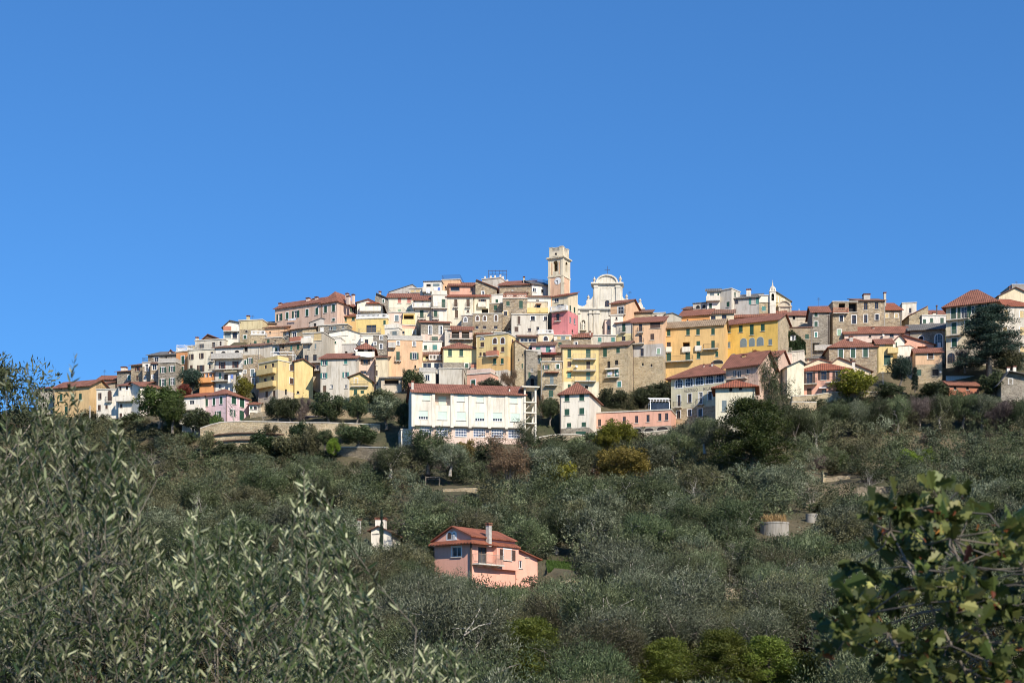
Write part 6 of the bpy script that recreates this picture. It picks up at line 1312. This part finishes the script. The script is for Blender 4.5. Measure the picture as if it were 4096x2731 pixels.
tpx('pine', 2890, 2522, 2830, 320, 'pinebright', 'middle bright pine at the bottom right', name='pine_tree', i=2)
tpx('pine', 3075, 2548, 2840, 300, 'pinebright', 'tall bright pine right of the middle one at the bottom', name='pine_tree', i=0)
tpx('pine', 3225, 2612, 2850, 240, 'pinebright', 'rightmost bright pine at the bottom', name='pine_tree', i=1)
tpx('bush', 2052, 2384, 2475, 74, 'lime', 'bright lime green shrub in the lower grove', 'shrub', 'shrub', dy=-2)
tpx('bush', 2410, 2420, 2540, 100, 'pineleaf', 'fresh dark green bush in the lower grove', 'shrub', 'shrub', dy=-2)
tpx('bush', 3118, 2358, 2412, 66, 'flame', 'vivid orange red bush in the grove', 'shrub', 'shrub', dy=-3)
tpx('bush', 3640, 1800, 1870, 90, 'lime', 'yellow green shrub in the right hand grove', 'shrub', 'shrub', dy=-4)
tpx('bush', 3715, 1795, 1860, 70, 'lime', 'second yellow green shrub right of the first in the right hand grove', 'shrub', 'shrub', dy=-4)
tpx('round', 3965, 1880, 1960, 80, 'pineleaf', 'rounded bright green bush at the right of the grove', dy=-3)
tpx('round', 2930, 1990, 2100, 66, 'evergreen', 'small dark green tree left of the round tank', dy=-4)
tpx('bare', 2745, 2405, 2540, 110, None, 'pale dead tree with forked branches in the lower grove', dy=-3)
tpx('bare', 2320, 2520, 2720, 190, None, 'grey leafless tree at the bottom right of the bright pine', dy=0)
tpx('bare', 2460, 2560, 2740, 160, None, 'second grey leafless tree near the bottom centre', dy=0)
tpx('bare', 1880, 2500, 2700, 170, None, 'pale bare olive left of the bright bottom pine', dy=0)
tpx('bare', 1640, 2330, 2480, 170, None, 'grey bare branched olive left below the villa', dy=0)
tpx('bare', 1760, 2300, 2440, 130, None, 'twisted bare tree just below the villa', dy=0)
tpx('bare', 1640, 2190, 2330, 90, None, 'pale bare tree between the cottage and the villa', dy=0)
tpx('bare', 810, 1960, 2110, 90, None, 'white barked bare tree at the left of the grove', dy=0)
tpx('bare', 615, 1790, 1900, 60, None, 'pale bare branch tree above the near olives', dy=0)
BELT = [(2215, 1762, 1880, 120, 'evergreen'), (2300, 1770, 1890, 130, 'evergreen'), (2370, 1775, 1880, 100, 'olive'), (2640, 1740, 1860, 120, 'olivegrey'), (2760, 1745, 1870, 140, 'evergreen'), (3180, 1640, 1770, 130, 'evergreen'), (3265, 1650, 1780, 120, 'olive'), (3340, 1612, 1740, 130, 'evergreen'), (3430, 1606, 1730, 120, 'olivegrey'), (3510, 1598, 1720, 110, 'evergreen'), (3590, 1586, 1715, 130, 'olive'), (3680, 1584, 1710, 110, 'purple'), (3760, 1580, 1705, 120, 'olive'), (3850, 1572, 1700, 120, 'evergreen'), (3930, 1580, 1705, 120, 'olivegrey'), (4010, 1600, 1720, 130, 'purple'), (4085, 1604, 1730, 120, 'evergreen')]
for k, (px, yt, yb, wd_, mt) in enumerate(BELT): tpx('olive', px, yt, yb, wd_, mt, '%s tree massed below the lowest houses, %s from the %s' % (dict(evergreen='dark green', olive='olive green', olivegrey='silvery', purple='purplish brown')[mt], *((ORD[k], 'left') if k < 9 else (ORD[len(BELT) - 1 - k], 'right'))), group='trees below the lowest houses', dy=-3)
for k, (px, yt, yb, wd_, mt, nm) in enumerate([(1712, 1716, 1880, 170, 'evergreen', 'dark olive before the left half of the white block'), (1800, 1772, 1890, 140, 'olivegrey', 'silvery olive before the pink base of the white block'), (1640, 1770, 1880, 140, 'olivegrey', 'silvery olive at the left foot of the white block'), (1560, 1790, 1900, 150, 'olive', 'olive tree under the lower retaining wall'), (2735, 1690, 1800, 150, 'olivegrey', 'silvery olive at the left foot of the hotel'), (2820, 1672, 1800, 150, 'olive', 'olive tree before the hotel ground floor'), (2880, 1700, 1820, 130, 'olivegrey', 'olive left of the broad pine'), (2690, 1735, 1840, 150, 'olive', 'low spreading olive below the hotel corner'), (2600, 1770, 1890, 180, 'olivegrey', 'wide olive right of the golden autumn tree')]):
    tpx('olive', px, yt, yb, wd_, mt, nm, 'olive tree', 'olive_tree', dy=-26 if px > 2800 else -12)
random.seed(5); bx_ = sorted([(random.uniform(1480, 2650), random.uniform(2380, 2760)) for _ in range(22)] + [(random.uniform(2650, 3500), random.uniform(2000, 2650)) for _ in range(8)])
for k, (px, yb) in enumerate(bx_): tpx('bare', px, yb - random.uniform(100, 150), yb, random.uniform(90, 150), None, 'pale leafless tree tangled in the lower grove, %s from the %s' % ((ORD[k], 'left') if k < 15 else (ORD[len(bx_) - 1 - k], 'right')), group='pale leafless trees in the grove')
# reeds on the tank
g = np.random.default_rng(5); n = 900; aa = g.uniform(0, 6.28, n); rd = rr * .85 * np.sqrt(g.uniform(0, 1, n)); C = np.stack([np.cos(aa) * rd, np.sin(aa) * rd, g.uniform(.2, 1.5, n)], 1)
V, Q, t = sprigs(C, unit(g.normal(size=(n, 3)) * [.35, .35, .1] + [0, 0, 1]), .9, .07, 6)
o = obj('reed_clump', fastmesh('reeds', V, Q, ['reed'], t)); o.location = (rk.location.x, rk.location.y, zk_ - .5); tag(o, 'orange dry reeds standing on top of the round tank', 'reeds', None, 'stuff')
# ivy on the stone house
iv = find('draped in dark ivy'); f_ = fr_of(iv); g = np.random.default_rng(8); n = 5200
px = g.uniform(3112, 3222, n); py = 1322 + g.uniform(0, 1, n) ** .8 * 100; ok = (py > 1318 + .9 * np.maximum(px - 3165, 0)) & ~((abs(px - 3124) < 13) & (abs(py - 1356) < 13)) & ~((abs(px - 3172) < 13) & (abs(py - 1352) < 13)); px, py = px[ok], py[ok]
bm = .5 + .5 * np.sin(px * .11) * np.sin(py * .09)
C = np.array([[*(lambda q: (q[0], q[1]))(f_.loc(a_, b_))] for a_, b_ in zip(px, py)]); C = np.stack([C[:, 0], -g.uniform(0, .35, len(C)) - .5 * bm - .05, C[:, 1]], 1)
V, Q, t = sprigs(C, unit(g.normal(size=(len(C), 3)) + [0, 0, -.6]), .34, .24, 9)
o = obj('ivy', fastmesh('ivy', V, Q, ['ivy'], t)); o.location = iv.location; o.rotation_euler = iv.rotation_euler; tag(o, 'dark ivy hanging over the left half of the stone house', 'ivy', None, 'stuff')
# ---------------------------------------------------------------- the olive grove
CLX = [-900, 0, 150, 350, 560, 740, 800, 1300, 1340, 1600, 1650, 2150, 2350, 2690, 2860, 3000, 3150, 3560, 3780, 3950, 4096, 5200]
CLY = [1640, 1600, 1620, 1662, 1672, 1715, 1800, 1808, 1850, 1830, 1800, 1780, 1752, 1724, 1690, 1650, 1622, 1600, 1578, 1596, 1604, 1604]
CLEAR = [(1725, 2095, 2155, 2262), (1985, 2095, 2070, 2320), (1430, 2065, 1575, 2150), (3050, 2036, 3164, 2112), (3228, 2046, 3276, 2076), (1695, 1900, 1765, 1932), (1775, 1945, 1900, 1962), (3290, 1880, 3400, 1916), (2250, 2262, 2320, 2296), (2025, 1760, 2100, 1880), (2410, 1790, 2560, 1890), (2900, 1600, 3120, 1790), (2040, 2500, 2180, 2660), (2600, 2600, 3270, 2690), (1350, 1800, 1545, 1826), (3440, 1945, 3560, 1970), (2900, 2356, 2960, 2384)]
random.seed(21); spots = []; cand = []; SA = np.zeros((2000, 3))
for _ in range(40000):
    Y = 62 + 262 * random.random() ** .9; px = random.uniform(-250, 4350); X = (px - CX) * Y / F; cand.append((X, Y, px))
def fits(X, Y, px, hgt, rad, pad=0):
    s = F / Y; z = gz(X, Y); pb = HY - z * s; pt = pb - hgt * s
    if pt < np.interp(px, CLX, CLY) - 8: return None
    for x0, y0, x1, y1 in CLEAR:
        if px + rad * s * .8 > x0 and px - rad * s * .8 < x1 and pt < y1 and pb > y0 and Y < depth((x0 + x1) / 2, y1) + 3:
            return None
    return pb, pt
for X, Y, px in cand:
    hgt = random.uniform(4.0, 7.0); rad = hgt * random.uniform(.48, .62)
    k_ = len(spots)
    if k_ and ((SA[:k_, 0] - X) ** 2 + (SA[:k_, 1] - Y) ** 2 < ((SA[:k_, 2] + rad) * .78) ** 2).any(): continue
    r_ = fits(X, Y, px, hgt, rad)
    if not r_: continue
    if px < 1150 and r_[1] > 2350: continue
    if px > 3700 and r_[1] > 2400: continue
    if r_[1] > 2735: continue
    spots.append((X, Y, rad, hgt, px, r_[0], r_[1])); SA[len(spots) - 1] = (X, Y, rad)
    if len(spots) >= 1150: break
print('OLIVES', len(spots))
ROWS = [(1, 1860, 'just below the village walls'), (1860, 2010, 'in the upper grove'), (2010, 2170, 'level with the round tank'), (2170, 2320, 'level with the villa'), (2320, 2480, 'below the villa'), (2480, 2640, 'low in the grove'), (2640, 9999, 'along the bottom edge')]
def ordn(i): return ORD[i] if i < 20 else '%dth' % (i + 1) if (i + 1) % 10 not in (1, 2, 3) else '%d%s' % (i + 1, {1: 'st', 2: 'nd', 3: 'rd'}[(i + 1) % 10])
inview = [s for s in spots if -60 < s[4] < 4160 and s[6] < 2725]
inview.sort(key=lambda s: -s[2] / s[1]); chosen = inview[:300]; rest = [s for s in spots if s not in chosen]
print('in view', len(inview), 'rest', len(rest))
for a_, b_, wd_ in ROWS:
    row = sorted([s for s in chosen if a_ <= s[5] < b_], key=lambda s: s[4]); n = len(row)
    for i, (X, Y, rad, hgt, px, pb, pt) in enumerate(row):
        mt = ('olivegrey', 'olive', 'olivebrown')[i % 3] if random.random() < .6 else random.choice(('olivegrey', 'olive', 'olive', 'olivegrey', 'evergreen', 'evergreen', 'evergreen', 'evergreen', 'olive', 'olive'))
        c_ = dict(olivegrey='silvery grey', olive='grey green', olivebrown='dull brownish green', evergreen='dark green', purple='thin purplish brown', rust='rusty', yelgreen='yellowish')[mt]
        lb = '%s olive tree %s, %s from the left' % (c_, wd_, ordn(i)) if i <= n // 2 else '%s olive tree %s, %s from the right' % (c_, wd_, ordn(n - 1 - i))
        tree('fine' if Y < 150 else 'olive', X, Y, gz(X, Y) - .2, hgt, rad, mt, lb, 'olive tree', 'olive_tree', 'olive trees on the slope')
def joined(items, name, label, cat, mat, kinds, skip=1):
    VV, QQ, TT = [], [], []; k = 0
    for X, Y, z, hgt, rad in items:
        me, _, H, R = PROTO[kinds][random.randrange(len(PROTO[kinds]))]; n = len(me.vertices); v = np.empty(n * 3, np.float32); me.vertices.foreach_get('co', v); v = v.reshape(-1, 3)
        t = np.empty(len(me.polygons), np.float32); me.attributes['tint'].data.foreach_get('value', t); a_ = random.uniform(0, 6.28); c, s = math.cos(a_), math.sin(a_)
        st = slice(None, None, skip); q = np.arange(n).reshape(-1, 4)[st]; t = t[st]
        w = np.stack([(v[:, 0] * c - v[:, 1] * s) * rad / R + X, (v[:, 0] * s + v[:, 1] * c) * rad / R + Y, v[:, 2] * hgt / H + z], 1); w = w[q.ravel()]
        t = np.clip(t * .8 + random.uniform(-.25, .28), 0, 1)
        VV.append(w); QQ.append(np.arange(len(w)).reshape(-1, 4) + k); TT.append(t); k += len(w)
    if VV: tag(obj(name, fastmesh(name, np.concatenate(VV), np.concatenate(QQ), [mat], np.concatenate(TT))), label, cat, None, 'stuff')
rs_ = [(X, Y, gz(X, Y) - .2, hgt, rad) for X, Y, rad, hgt, *_ in rest]
joined(rs_[0::2], 'olive_grove', 'mass of further grey green olive trees filling the slope', 'grove', 'olive', 'far')
joined(rs_[1::3], 'silver_olive_grove', 'mass of further silvery olive trees filling the slope', 'grove', 'olivegrey', 'far')
joined([q for k_, q in enumerate(rs_) if k_ % 2 and k_ % 3 != 1], 'brown_olive_grove', 'mass of further brownish olive trees filling the slope', 'grove', 'olivebrown', 'far')
# scrub between the trees: nobody could count it
g = np.random.default_rng(17); items = {'thin': [], 'bush': []}; ub = []
for _ in range(9000):
    Y = 80 + 244 * g.random() ** .8; px = g.uniform(-150, 4250); X = (px - CX) * Y / F; hgt = g.uniform(.9, 2.6); rad = hgt * g.uniform(.7, 1.15)
    r_ = fits(X, Y, px, hgt, rad)
    if not r_ or ((SA[:len(spots), 0] - X) ** 2 + (SA[:len(spots), 1] - Y) ** 2).min() < 2: continue
    ub.append((X, Y, gz(X, Y) - .1, hgt, rad))
ub = ub[:900]
print('scrub', len(ub))
hd = []
for px in np.arange(330, 4160, 17):
    for _ in range(2):
        pb = float(np.interp(px, CLX, CLY)) + random.uniform(-14, 50); Y = depth(px, pb); hh = random.uniform(1.0, 2.3)
        if not any(x0 - 20 < px < x1 + 20 and y0 < pb < y1 + 60 for x0, y0, x1, y1 in CLEAR if y1 < 1850) and not 1600 < px < 2110: hd.append(((px - CX) * Y / F, Y - 2, gz((px - CX) * Y / F, Y - 2) - .2, hh, hh * random.uniform(.8, 1.2)))
joined(hd[0::3], 'hedge_scrub', 'dark green bushes growing along the foot of the village', 'scrub', 'evergreen', 'low')
joined(hd[1::3], 'grey_hedge_scrub', 'grey green bushes growing along the foot of the village', 'scrub', 'olive', 'low')
joined(hd[2::3], 'brown_hedge_scrub', 'brownish bushes growing along the foot of the village', 'scrub', 'olivebrown', 'low')
joined(ub[0::4], 'purple_scrub', 'leafless purplish brown scrub between the olive trees', 'scrub', 'purple', 'low')
joined(ub[1::4], 'green_scrub', 'low dull green scrub between the olive trees', 'scrub', 'olivebrown', 'low')
joined(ub[2::4], 'grey_scrub', 'low grey green scrub between the olive trees', 'scrub', 'olivegrey', 'low')
joined(ub[3::8], 'rust_scrub', 'rusty bracken between the olive trees', 'scrub', 'rust', 'low')
joined(ub[7::8], 'bright_scrub', 'fresh green brambles between the olive trees', 'scrub', 'pineleaf', 'low')
def grass(name, label, mat, n, seed, test, L=.5, Wd=.09):
    g = np.random.default_rng(seed); Y = 85 + 235 * g.random(n) ** .8; px = g.uniform(-200, 4300, n); X = (px - CX) * Y / F; z = ground_z(X, Y); k = test(X, Y, px); X, Y, z = X[k], Y[k], z[k]
    C = np.stack([X, Y, z + .18], 1); V, Q, t = sprigs(C, unit(g.normal(size=(len(C), 3)) * [.6, .6, .2] + [0, 0, 1]), L, Wd, seed + 1); tag(obj(name, fastmesh(name, V, Q, [mat], t)), label, 'grass', None, 'stuff')
pat = lambda X, Y: np.sin(X * .11 + 2 * np.sin(Y * .05)) + np.sin(Y * .13 + 1.5 * np.sin(X * .07))
grass('dry_grass', 'dry straw coloured grass on the terraces', 'drygrass', 34000, 31, lambda X, Y, px: pat(X, Y) > -.3)
grass('green_grass', 'short fresh grass patches on the terraces', 'freshgrass', 40000, 32, lambda X, Y, px: pat(X, Y) < .2)
Yl = depth(2270, 2275); g = np.random.default_rng(33); n = 5000; X = (2268 - CX) * Yl / F + g.uniform(-2.4, 2.2, n); Yg = Yl + g.uniform(-4, 4, n); C = np.stack([X, Yg, ground_z(X, Yg) + .15], 1)
V, Q, t = sprigs(C, unit(g.normal(size=(n, 3)) * [.5, .5, .2] + [0, 0, 1]), .5, .12, 34); tag(obj('lawn', fastmesh('lawn', V, Q, ['freshgrass'], t)), 'bright green lawn patch right of the villa', 'lawn', None, 'stuff')
# ================================================================ near trees round the viewpoint
def leafblade(L, Wd, fold=.15):
    return np.array([(0, 0, 0), (L * .3, Wd * .5, fold * Wd), (L * .68, Wd * .42, fold * Wd), (L, 0, 0), (L * .68, -Wd * .42, fold * Wd), (L * .3, -Wd * .5, fold * Wd)]), [(0, 3, 2, 1), (0, 5, 4, 3)]
OAKL = [(0, 0), (.10, .02), (.18, .10), (.26, .20), (.34, .17), (.37, .12), (.45, .20), (.53, .32), (.62, .29), (.63, .19), (.70, .22), (.78, .30), (.86, .25), (.87, .14), (.95, .12), (1, 0)]
def oakleaf(L):
    top_ = [(x * L, y * L, abs(y) * L * .35) for x, y in OAKL]; bot = [(x * L, -y * L, abs(y) * L * .35) for x, y in OAKL[1:-1]]
    V = top_ + bot; n = len(OAKL); F_ = []
    mid = len(V); V += [(x * L, 0, 0) for x, y in OAKL[1:-1]]
    up = list(range(n)); dn = [0] + list(range(n, n + n - 2)) + [n - 1]; md = [0] + list(range(mid, mid + n - 2)) + [n - 1]
    for k in range(n - 1):
        for a_, b_ in ((up, 0), (dn, 1)):
            q = [md[k], md[k + 1], a_[k + 1], a_[k]]; q = list(dict.fromkeys(q))
            if len(q) > 2: F_.append(q if b_ else q[::-1])
    return np.array(V), F_
def pix(px, py, Y): return np.array([(px - CX) * Y / F, Y, (HY - py) * Y / F])
def basis(d, roll):
    d = d / np.linalg.norm(d); s = np.cross(d, [0, 0, 1.0]); s = s / (np.linalg.norm(s) + 1e-6); u = np.cross(s, d)
    s2 = s * math.cos(roll) + u * math.sin(roll); u2 = np.cross(s2, d); return np.stack([d, s2, u2], 1)
class LeafBag:
    """collects single leaves as (matrix, origin, size, tint)"""
    def __init__(s): s.items = []
    def add(s, o, d, L, roll, tint, dry=False): s.items.append((o, basis(d, roll), L, tint, dry))
def leaf_objects(bag, root, blade, mats, nobj, nm, nbins=6):
    """the nobj leaves that show largest become objects of their own, the rest one joined part"""
    it = sorted(bag.items, key=lambda q: -q[2] / q[0][1]); big, small = it[:nobj], it[nobj:]
    V0, F0 = blade(1.0); ml = root.matrix_world.inverted() if False else None; ro = np.array(root.location); cache = {}
    for o, B, L, t, dry in big:
        k = (min(nbins - 1, int(t * nbins)), dry)
        if k not in cache:
            me = bpy.data.meshes.new(nm); me.from_pydata([tuple(v) for v in V0], [], F0); me.materials.append(MATS[mats[1] if dry else mats[0]])
            at = me.attributes.new('tint', 'FLOAT', 'FACE'); at.data.foreach_set('value', np.full(len(me.polygons), (k[0] + .5) / nbins, np.float32)); cache[k] = me
        ob = obj(nm, cache[k], root); M = Matrix([[*(B[r] * L), o[r] - ro[r]] for r in range(3)] + [[0, 0, 0, 1]]); ob.matrix_local = M
    if small:
        for dry in (False, True):
            sm = [q for q in small if q[4] == dry]
            if not sm: continue
            VV = np.concatenate([(V0 * L) @ B.T + (o - ro) for o, B, L, t, _ in sm]); FF = []; TT = []
            for i, q in enumerate(sm):
                FF += [tuple(a_ + i * len(V0) for a_ in f) for f in F0]; TT += [q[3]] * len(F0)
            me = bpy.data.meshes.new('foliage'); me.from_pydata(VV.tolist(), [], FF); me.materials.append(MATS[mats[1] if dry else mats[0]])
            at = me.attributes.new('tint', 'FLOAT', 'FACE'); at.data.foreach_set('value', np.array(TT, np.float32)); ob = obj('foliage', me, root); ob['kind'] = 'stuff'
def near_olive(label, tipline, region, n, seed, Yr, trunk, tall=()):
    g = np.random.default_rng(seed); bag = LeafBag(); stems = []; x0, x1 = region
    tx = np.array([p[0] for p in tipline]); ty = np.array([p[1] for p in tipline]); base = []
    shoots = []
    while len(shoots) < n:
        px = g.uniform(x0, x1); yt = np.interp(px, tx, ty); py = yt + (2950 - yt) * g.random() ** 1.15
        if py < yt: continue
        shoots.append((px, py, g.uniform(*Yr), g.uniform(.22, .42)))
    for px, py, L in tall: shoots.append((px, py, Yr[0] + .5, L))
    for px, py, Y, L in shoots:
        tip = pix(px, py, Y); d = np.array([g.normal() * .28, g.normal() * .25, -1.0]); d /= np.linalg.norm(d); bend = g.normal(size=3) * [.08, .06, 0]
        pts = [tip + d * L * t + bend * t * t for t in (0, .33, .66, 1.0)]; stems.append((pts, [.0006, .001, .0013, .0017])); base.append(pts[-1])
        m = int(L / .018)
        for i in range(m):
            t = (i + .5) / m; o = tip + d * L * t + bend * t * t; a_ = i * 1.9 + g.uniform(-.5, .5)
            for sg in (0, math.pi):
                w = np.array([math.cos(a_ + sg), math.sin(a_ + sg), 0]); dd = -d * g.uniform(.5, 1.3) + w * g.uniform(.5, 1.0) + g.normal(size=3) * .15
                bag.add(o, dd, g.uniform(.030, .053) * (1 - .45 * math.exp(-t * 9)), g.uniform(0, 6.28), float(np.clip(g.beta(.75, 1.4) + (.3 if t < .25 else 0), 0, .999)))  # tip leaves get a lighter tint, painting in the sunlit shoot ends
    ro = bpy.data.objects.new('olive_tree', None); ro.location = trunk; COL.objects.link(ro); tag(ro, label, 'olive tree'); T = np.array(trunk, float)
    P = []; base = np.array(base); hub = T + [0, 0, 1.2]; P.append(([T + [0, 0, -.3], T + [.05, 0, .6], hub], [.13, .11, .09]))
    cen = base[g.permutation(len(base))[:16]]
    for c in cen:
        c = c - np.array([0, 0, .12]); md = (hub + c) / 2 + g.normal(size=3) * .08 - [0, 0, .1]; P.append(([hub, md, c], [.006, .004, .0022]))
    for b in base[::3]:
        c = cen[np.argmin(np.linalg.norm(cen - b, axis=1))] - [0, 0, .12]; P.append(([c, (c + b) / 2 + g.normal(size=3) * .03, b], [.0016, .0016, .0015]))
    for pts, r in stems: P.append((pts, r))
    P = [([q - T for q in pts], r) for pts, r in P]
    obj('trunk', paths_mesh('trunk', P, 'bark', 4), ro)
    leaf_objects(bag, ro, lambda L: leafblade(L, .20), ('nearolive', 'oakdry'), 300, 'leaf')
near_olive('blurred near olive tree filling the left edge', [(-200, 1640), (0, 1640), (60, 1560), (110, 1600), (200, 1640), (300, 1600), (380, 1690), (460, 1670), (520, 1760), (570, 1840), (600, 1980), (640, 2160), (680, 2400), (730, 2650), (760, 2800)], (-260, 760), 420, 41, (4.6, 7.2), (-1.9, 6.3, -2.75),
    [(105, 1468, .5), (300, 1425, .62), (22, 1490, .5), (292, 1560, .5), (455, 1672, .4), (540, 1830, .4)])
near_olive('blurred near olive tree with tall shoots left of the bottom centre', [(600, 2420), (700, 2170), (775, 2020), (830, 2120), (930, 2060), (1040, 2120), (1120, 2060), (1180, 1980), (1215, 1890), (1245, 1960), (1290, 2080), (1350, 2160), (1385, 2300), (1300, 2420), (1420, 2460), (1490, 2600), (1580, 2640), (1680, 2600), (1750, 2560), (1840, 2620), (1900, 2700)], (600, 1880), 310, 43, (4.2, 6.2), (-1.0, 5.4, -2.6),
    [(1216, 1868, .6), (1235, 1905, .5), (1290, 1960, .5), (1470, 2330, .35), (1480, 2420, .3), (775, 2005, .5), (940, 2040, .45), (1700, 2560, .25), (1760, 2540, .25), (1830, 2570, .25)])
# the oak at the right
g = np.random.default_rng(77); bag = LeafBag(); P = []; T = np.array([1.75, 4.4, -2.4]); hub = np.array([1.62, 4.35, -.45])
P.append(([T + [0, 0, -.3], (T + hub) / 2 + [.05, 0, 0], hub], [.09, .07, .05]))
TL = [(3260, 2540), (3330, 2440), (3400, 2300), (3430, 2080), (3500, 2010), (3600, 1995), (3690, 1960), (3740, 1935), (3830, 1950), (3880, 2060), (3930, 2150), (3965, 2085), (4040, 2050), (4300, 2040)]
cl = [(3735, 1965, 4.0), (3560, 2030, 4.0), (3500, 2060, 4.1), (3640, 2040, 4.0), (3850, 1990, 4.1), (3870, 2080, 4.2), (3350, 2470, 4.0), (3440, 2400, 4.0), (3420, 2480, 3.9), (3990, 2120, 4.1), (4050, 2090, 4.2), (3780, 2050, 4.0)]
while len(cl) < 175:
    px = g.uniform(3330, 4330); yt = np.interp(px, [p[0] for p in TL], [p[1] for p in TL]); py = yt + 60 + (2800 - yt) * g.random(); lo = np.interp(px, [3260, 3500, 3620, 3700], [2600, 2640, 2760, 2900])
    if py < lo: cl.append((px, py, g.uniform(3.8, 5.0)))
limbs = []
for qx, qy, Y in ((3560, 2120, 4.25), (3760, 2040, 4.2), (3900, 2300, 4.5), (4060, 2150, 4.4), (3480, 2450, 4.2), (4200, 2300, 4.5)):
    e_ = pix(qx, qy, Y); m1 = hub + (e_ - hub) * .45 + g.normal(size=3) * .06 + [.05, 0, -.05]; P.append(([hub, m1, e_], [.010, .006, .003]))
    for t in np.linspace(.25, 1, 10): limbs.append((hub * (1 - t) ** 2 + 2 * m1 * t * (1 - t) + e_ * t * t) if t < 1 else e_)
limbs = np.array(limbs)
for px, py, Y in cl:
    c = pix(px, py, Y); a_ = limbs[np.argmin(np.linalg.norm(limbs - c, axis=1))]; ax = c - a_ + [0, 0, .02]; ax /= np.linalg.norm(ax) + 1e-6; P.append(([a_, (a_ + c) / 2 + g.normal(size=3) * .02, c], [.003, .0025, .0015]))
    for i in range(g.integers(6, 10)):
        d = ax * .5 + g.normal(size=3) * [.8, .6, .7] + [0, -.15, .15]; dry = g.random() < .015
        bag.add(c + g.normal(size=3) * .012, d, g.uniform(.045, .082), g.uniform(0, 6.28), float(np.clip(g.beta(1.0, 1.6), 0, .999)), dry)
    for i in range(1): bag.add(c + g.normal(size=3) * .02, g.normal(size=3), g.uniform(.02, .03), g.uniform(0, 6.28), float(g.random() * .9), True)
ro = bpy.data.objects.new('oak_tree', None); ro.location = T; COL.objects.link(ro); tag(ro, 'blurred near oak with lobed green leaves in the bottom right corner', 'oak tree')
obj('trunk', paths_mesh('trunk', [([q - T for q in p], r) for p, r in P], 'bark', 5), ro)
leaf_objects(bag, ro, oakleaf, ('oak', 'oakdry'), 300, 'leaf')
# mid-distance olive peeping in at the left edge
g = np.random.default_rng(91); Ym = 19.0; c0 = pix(-120, 1660, Ym); cen = unit(g.normal(size=(70, 3))) * [1.35, 1.2, .95] * g.uniform(.45, 1, (70, 1)) + c0
V, Q, t = crown_clumps(91, cen, .26, 190, .085, .022, .5); base_ = np.array([c0[0] - .4, Ym, gz(c0[0] - .4, Ym)])
ro = bpy.data.objects.new('olive_tree', None); ro.location = base_; COL.objects.link(ro); tag(ro, 'blue green olive tree at the left edge behind the near shoots', 'olive tree')
obj('crown', fastmesh('crown', V - base_, Q, ['olive'], t), ro)
hb = c0 - base_ - [0, 0, 1.3]
obj('trunk', paths_mesh('trunk', [([np.array([0, 0, -.3]), hb * [.5, 1, .5], hb], [.22, .17, .12])] + [([hb, (hb + (q - base_)) / 2 + g.normal(size=3) * .1, q - base_], [.03, .015, .004]) for q in cen[:18]], 'bark', 5), ro)
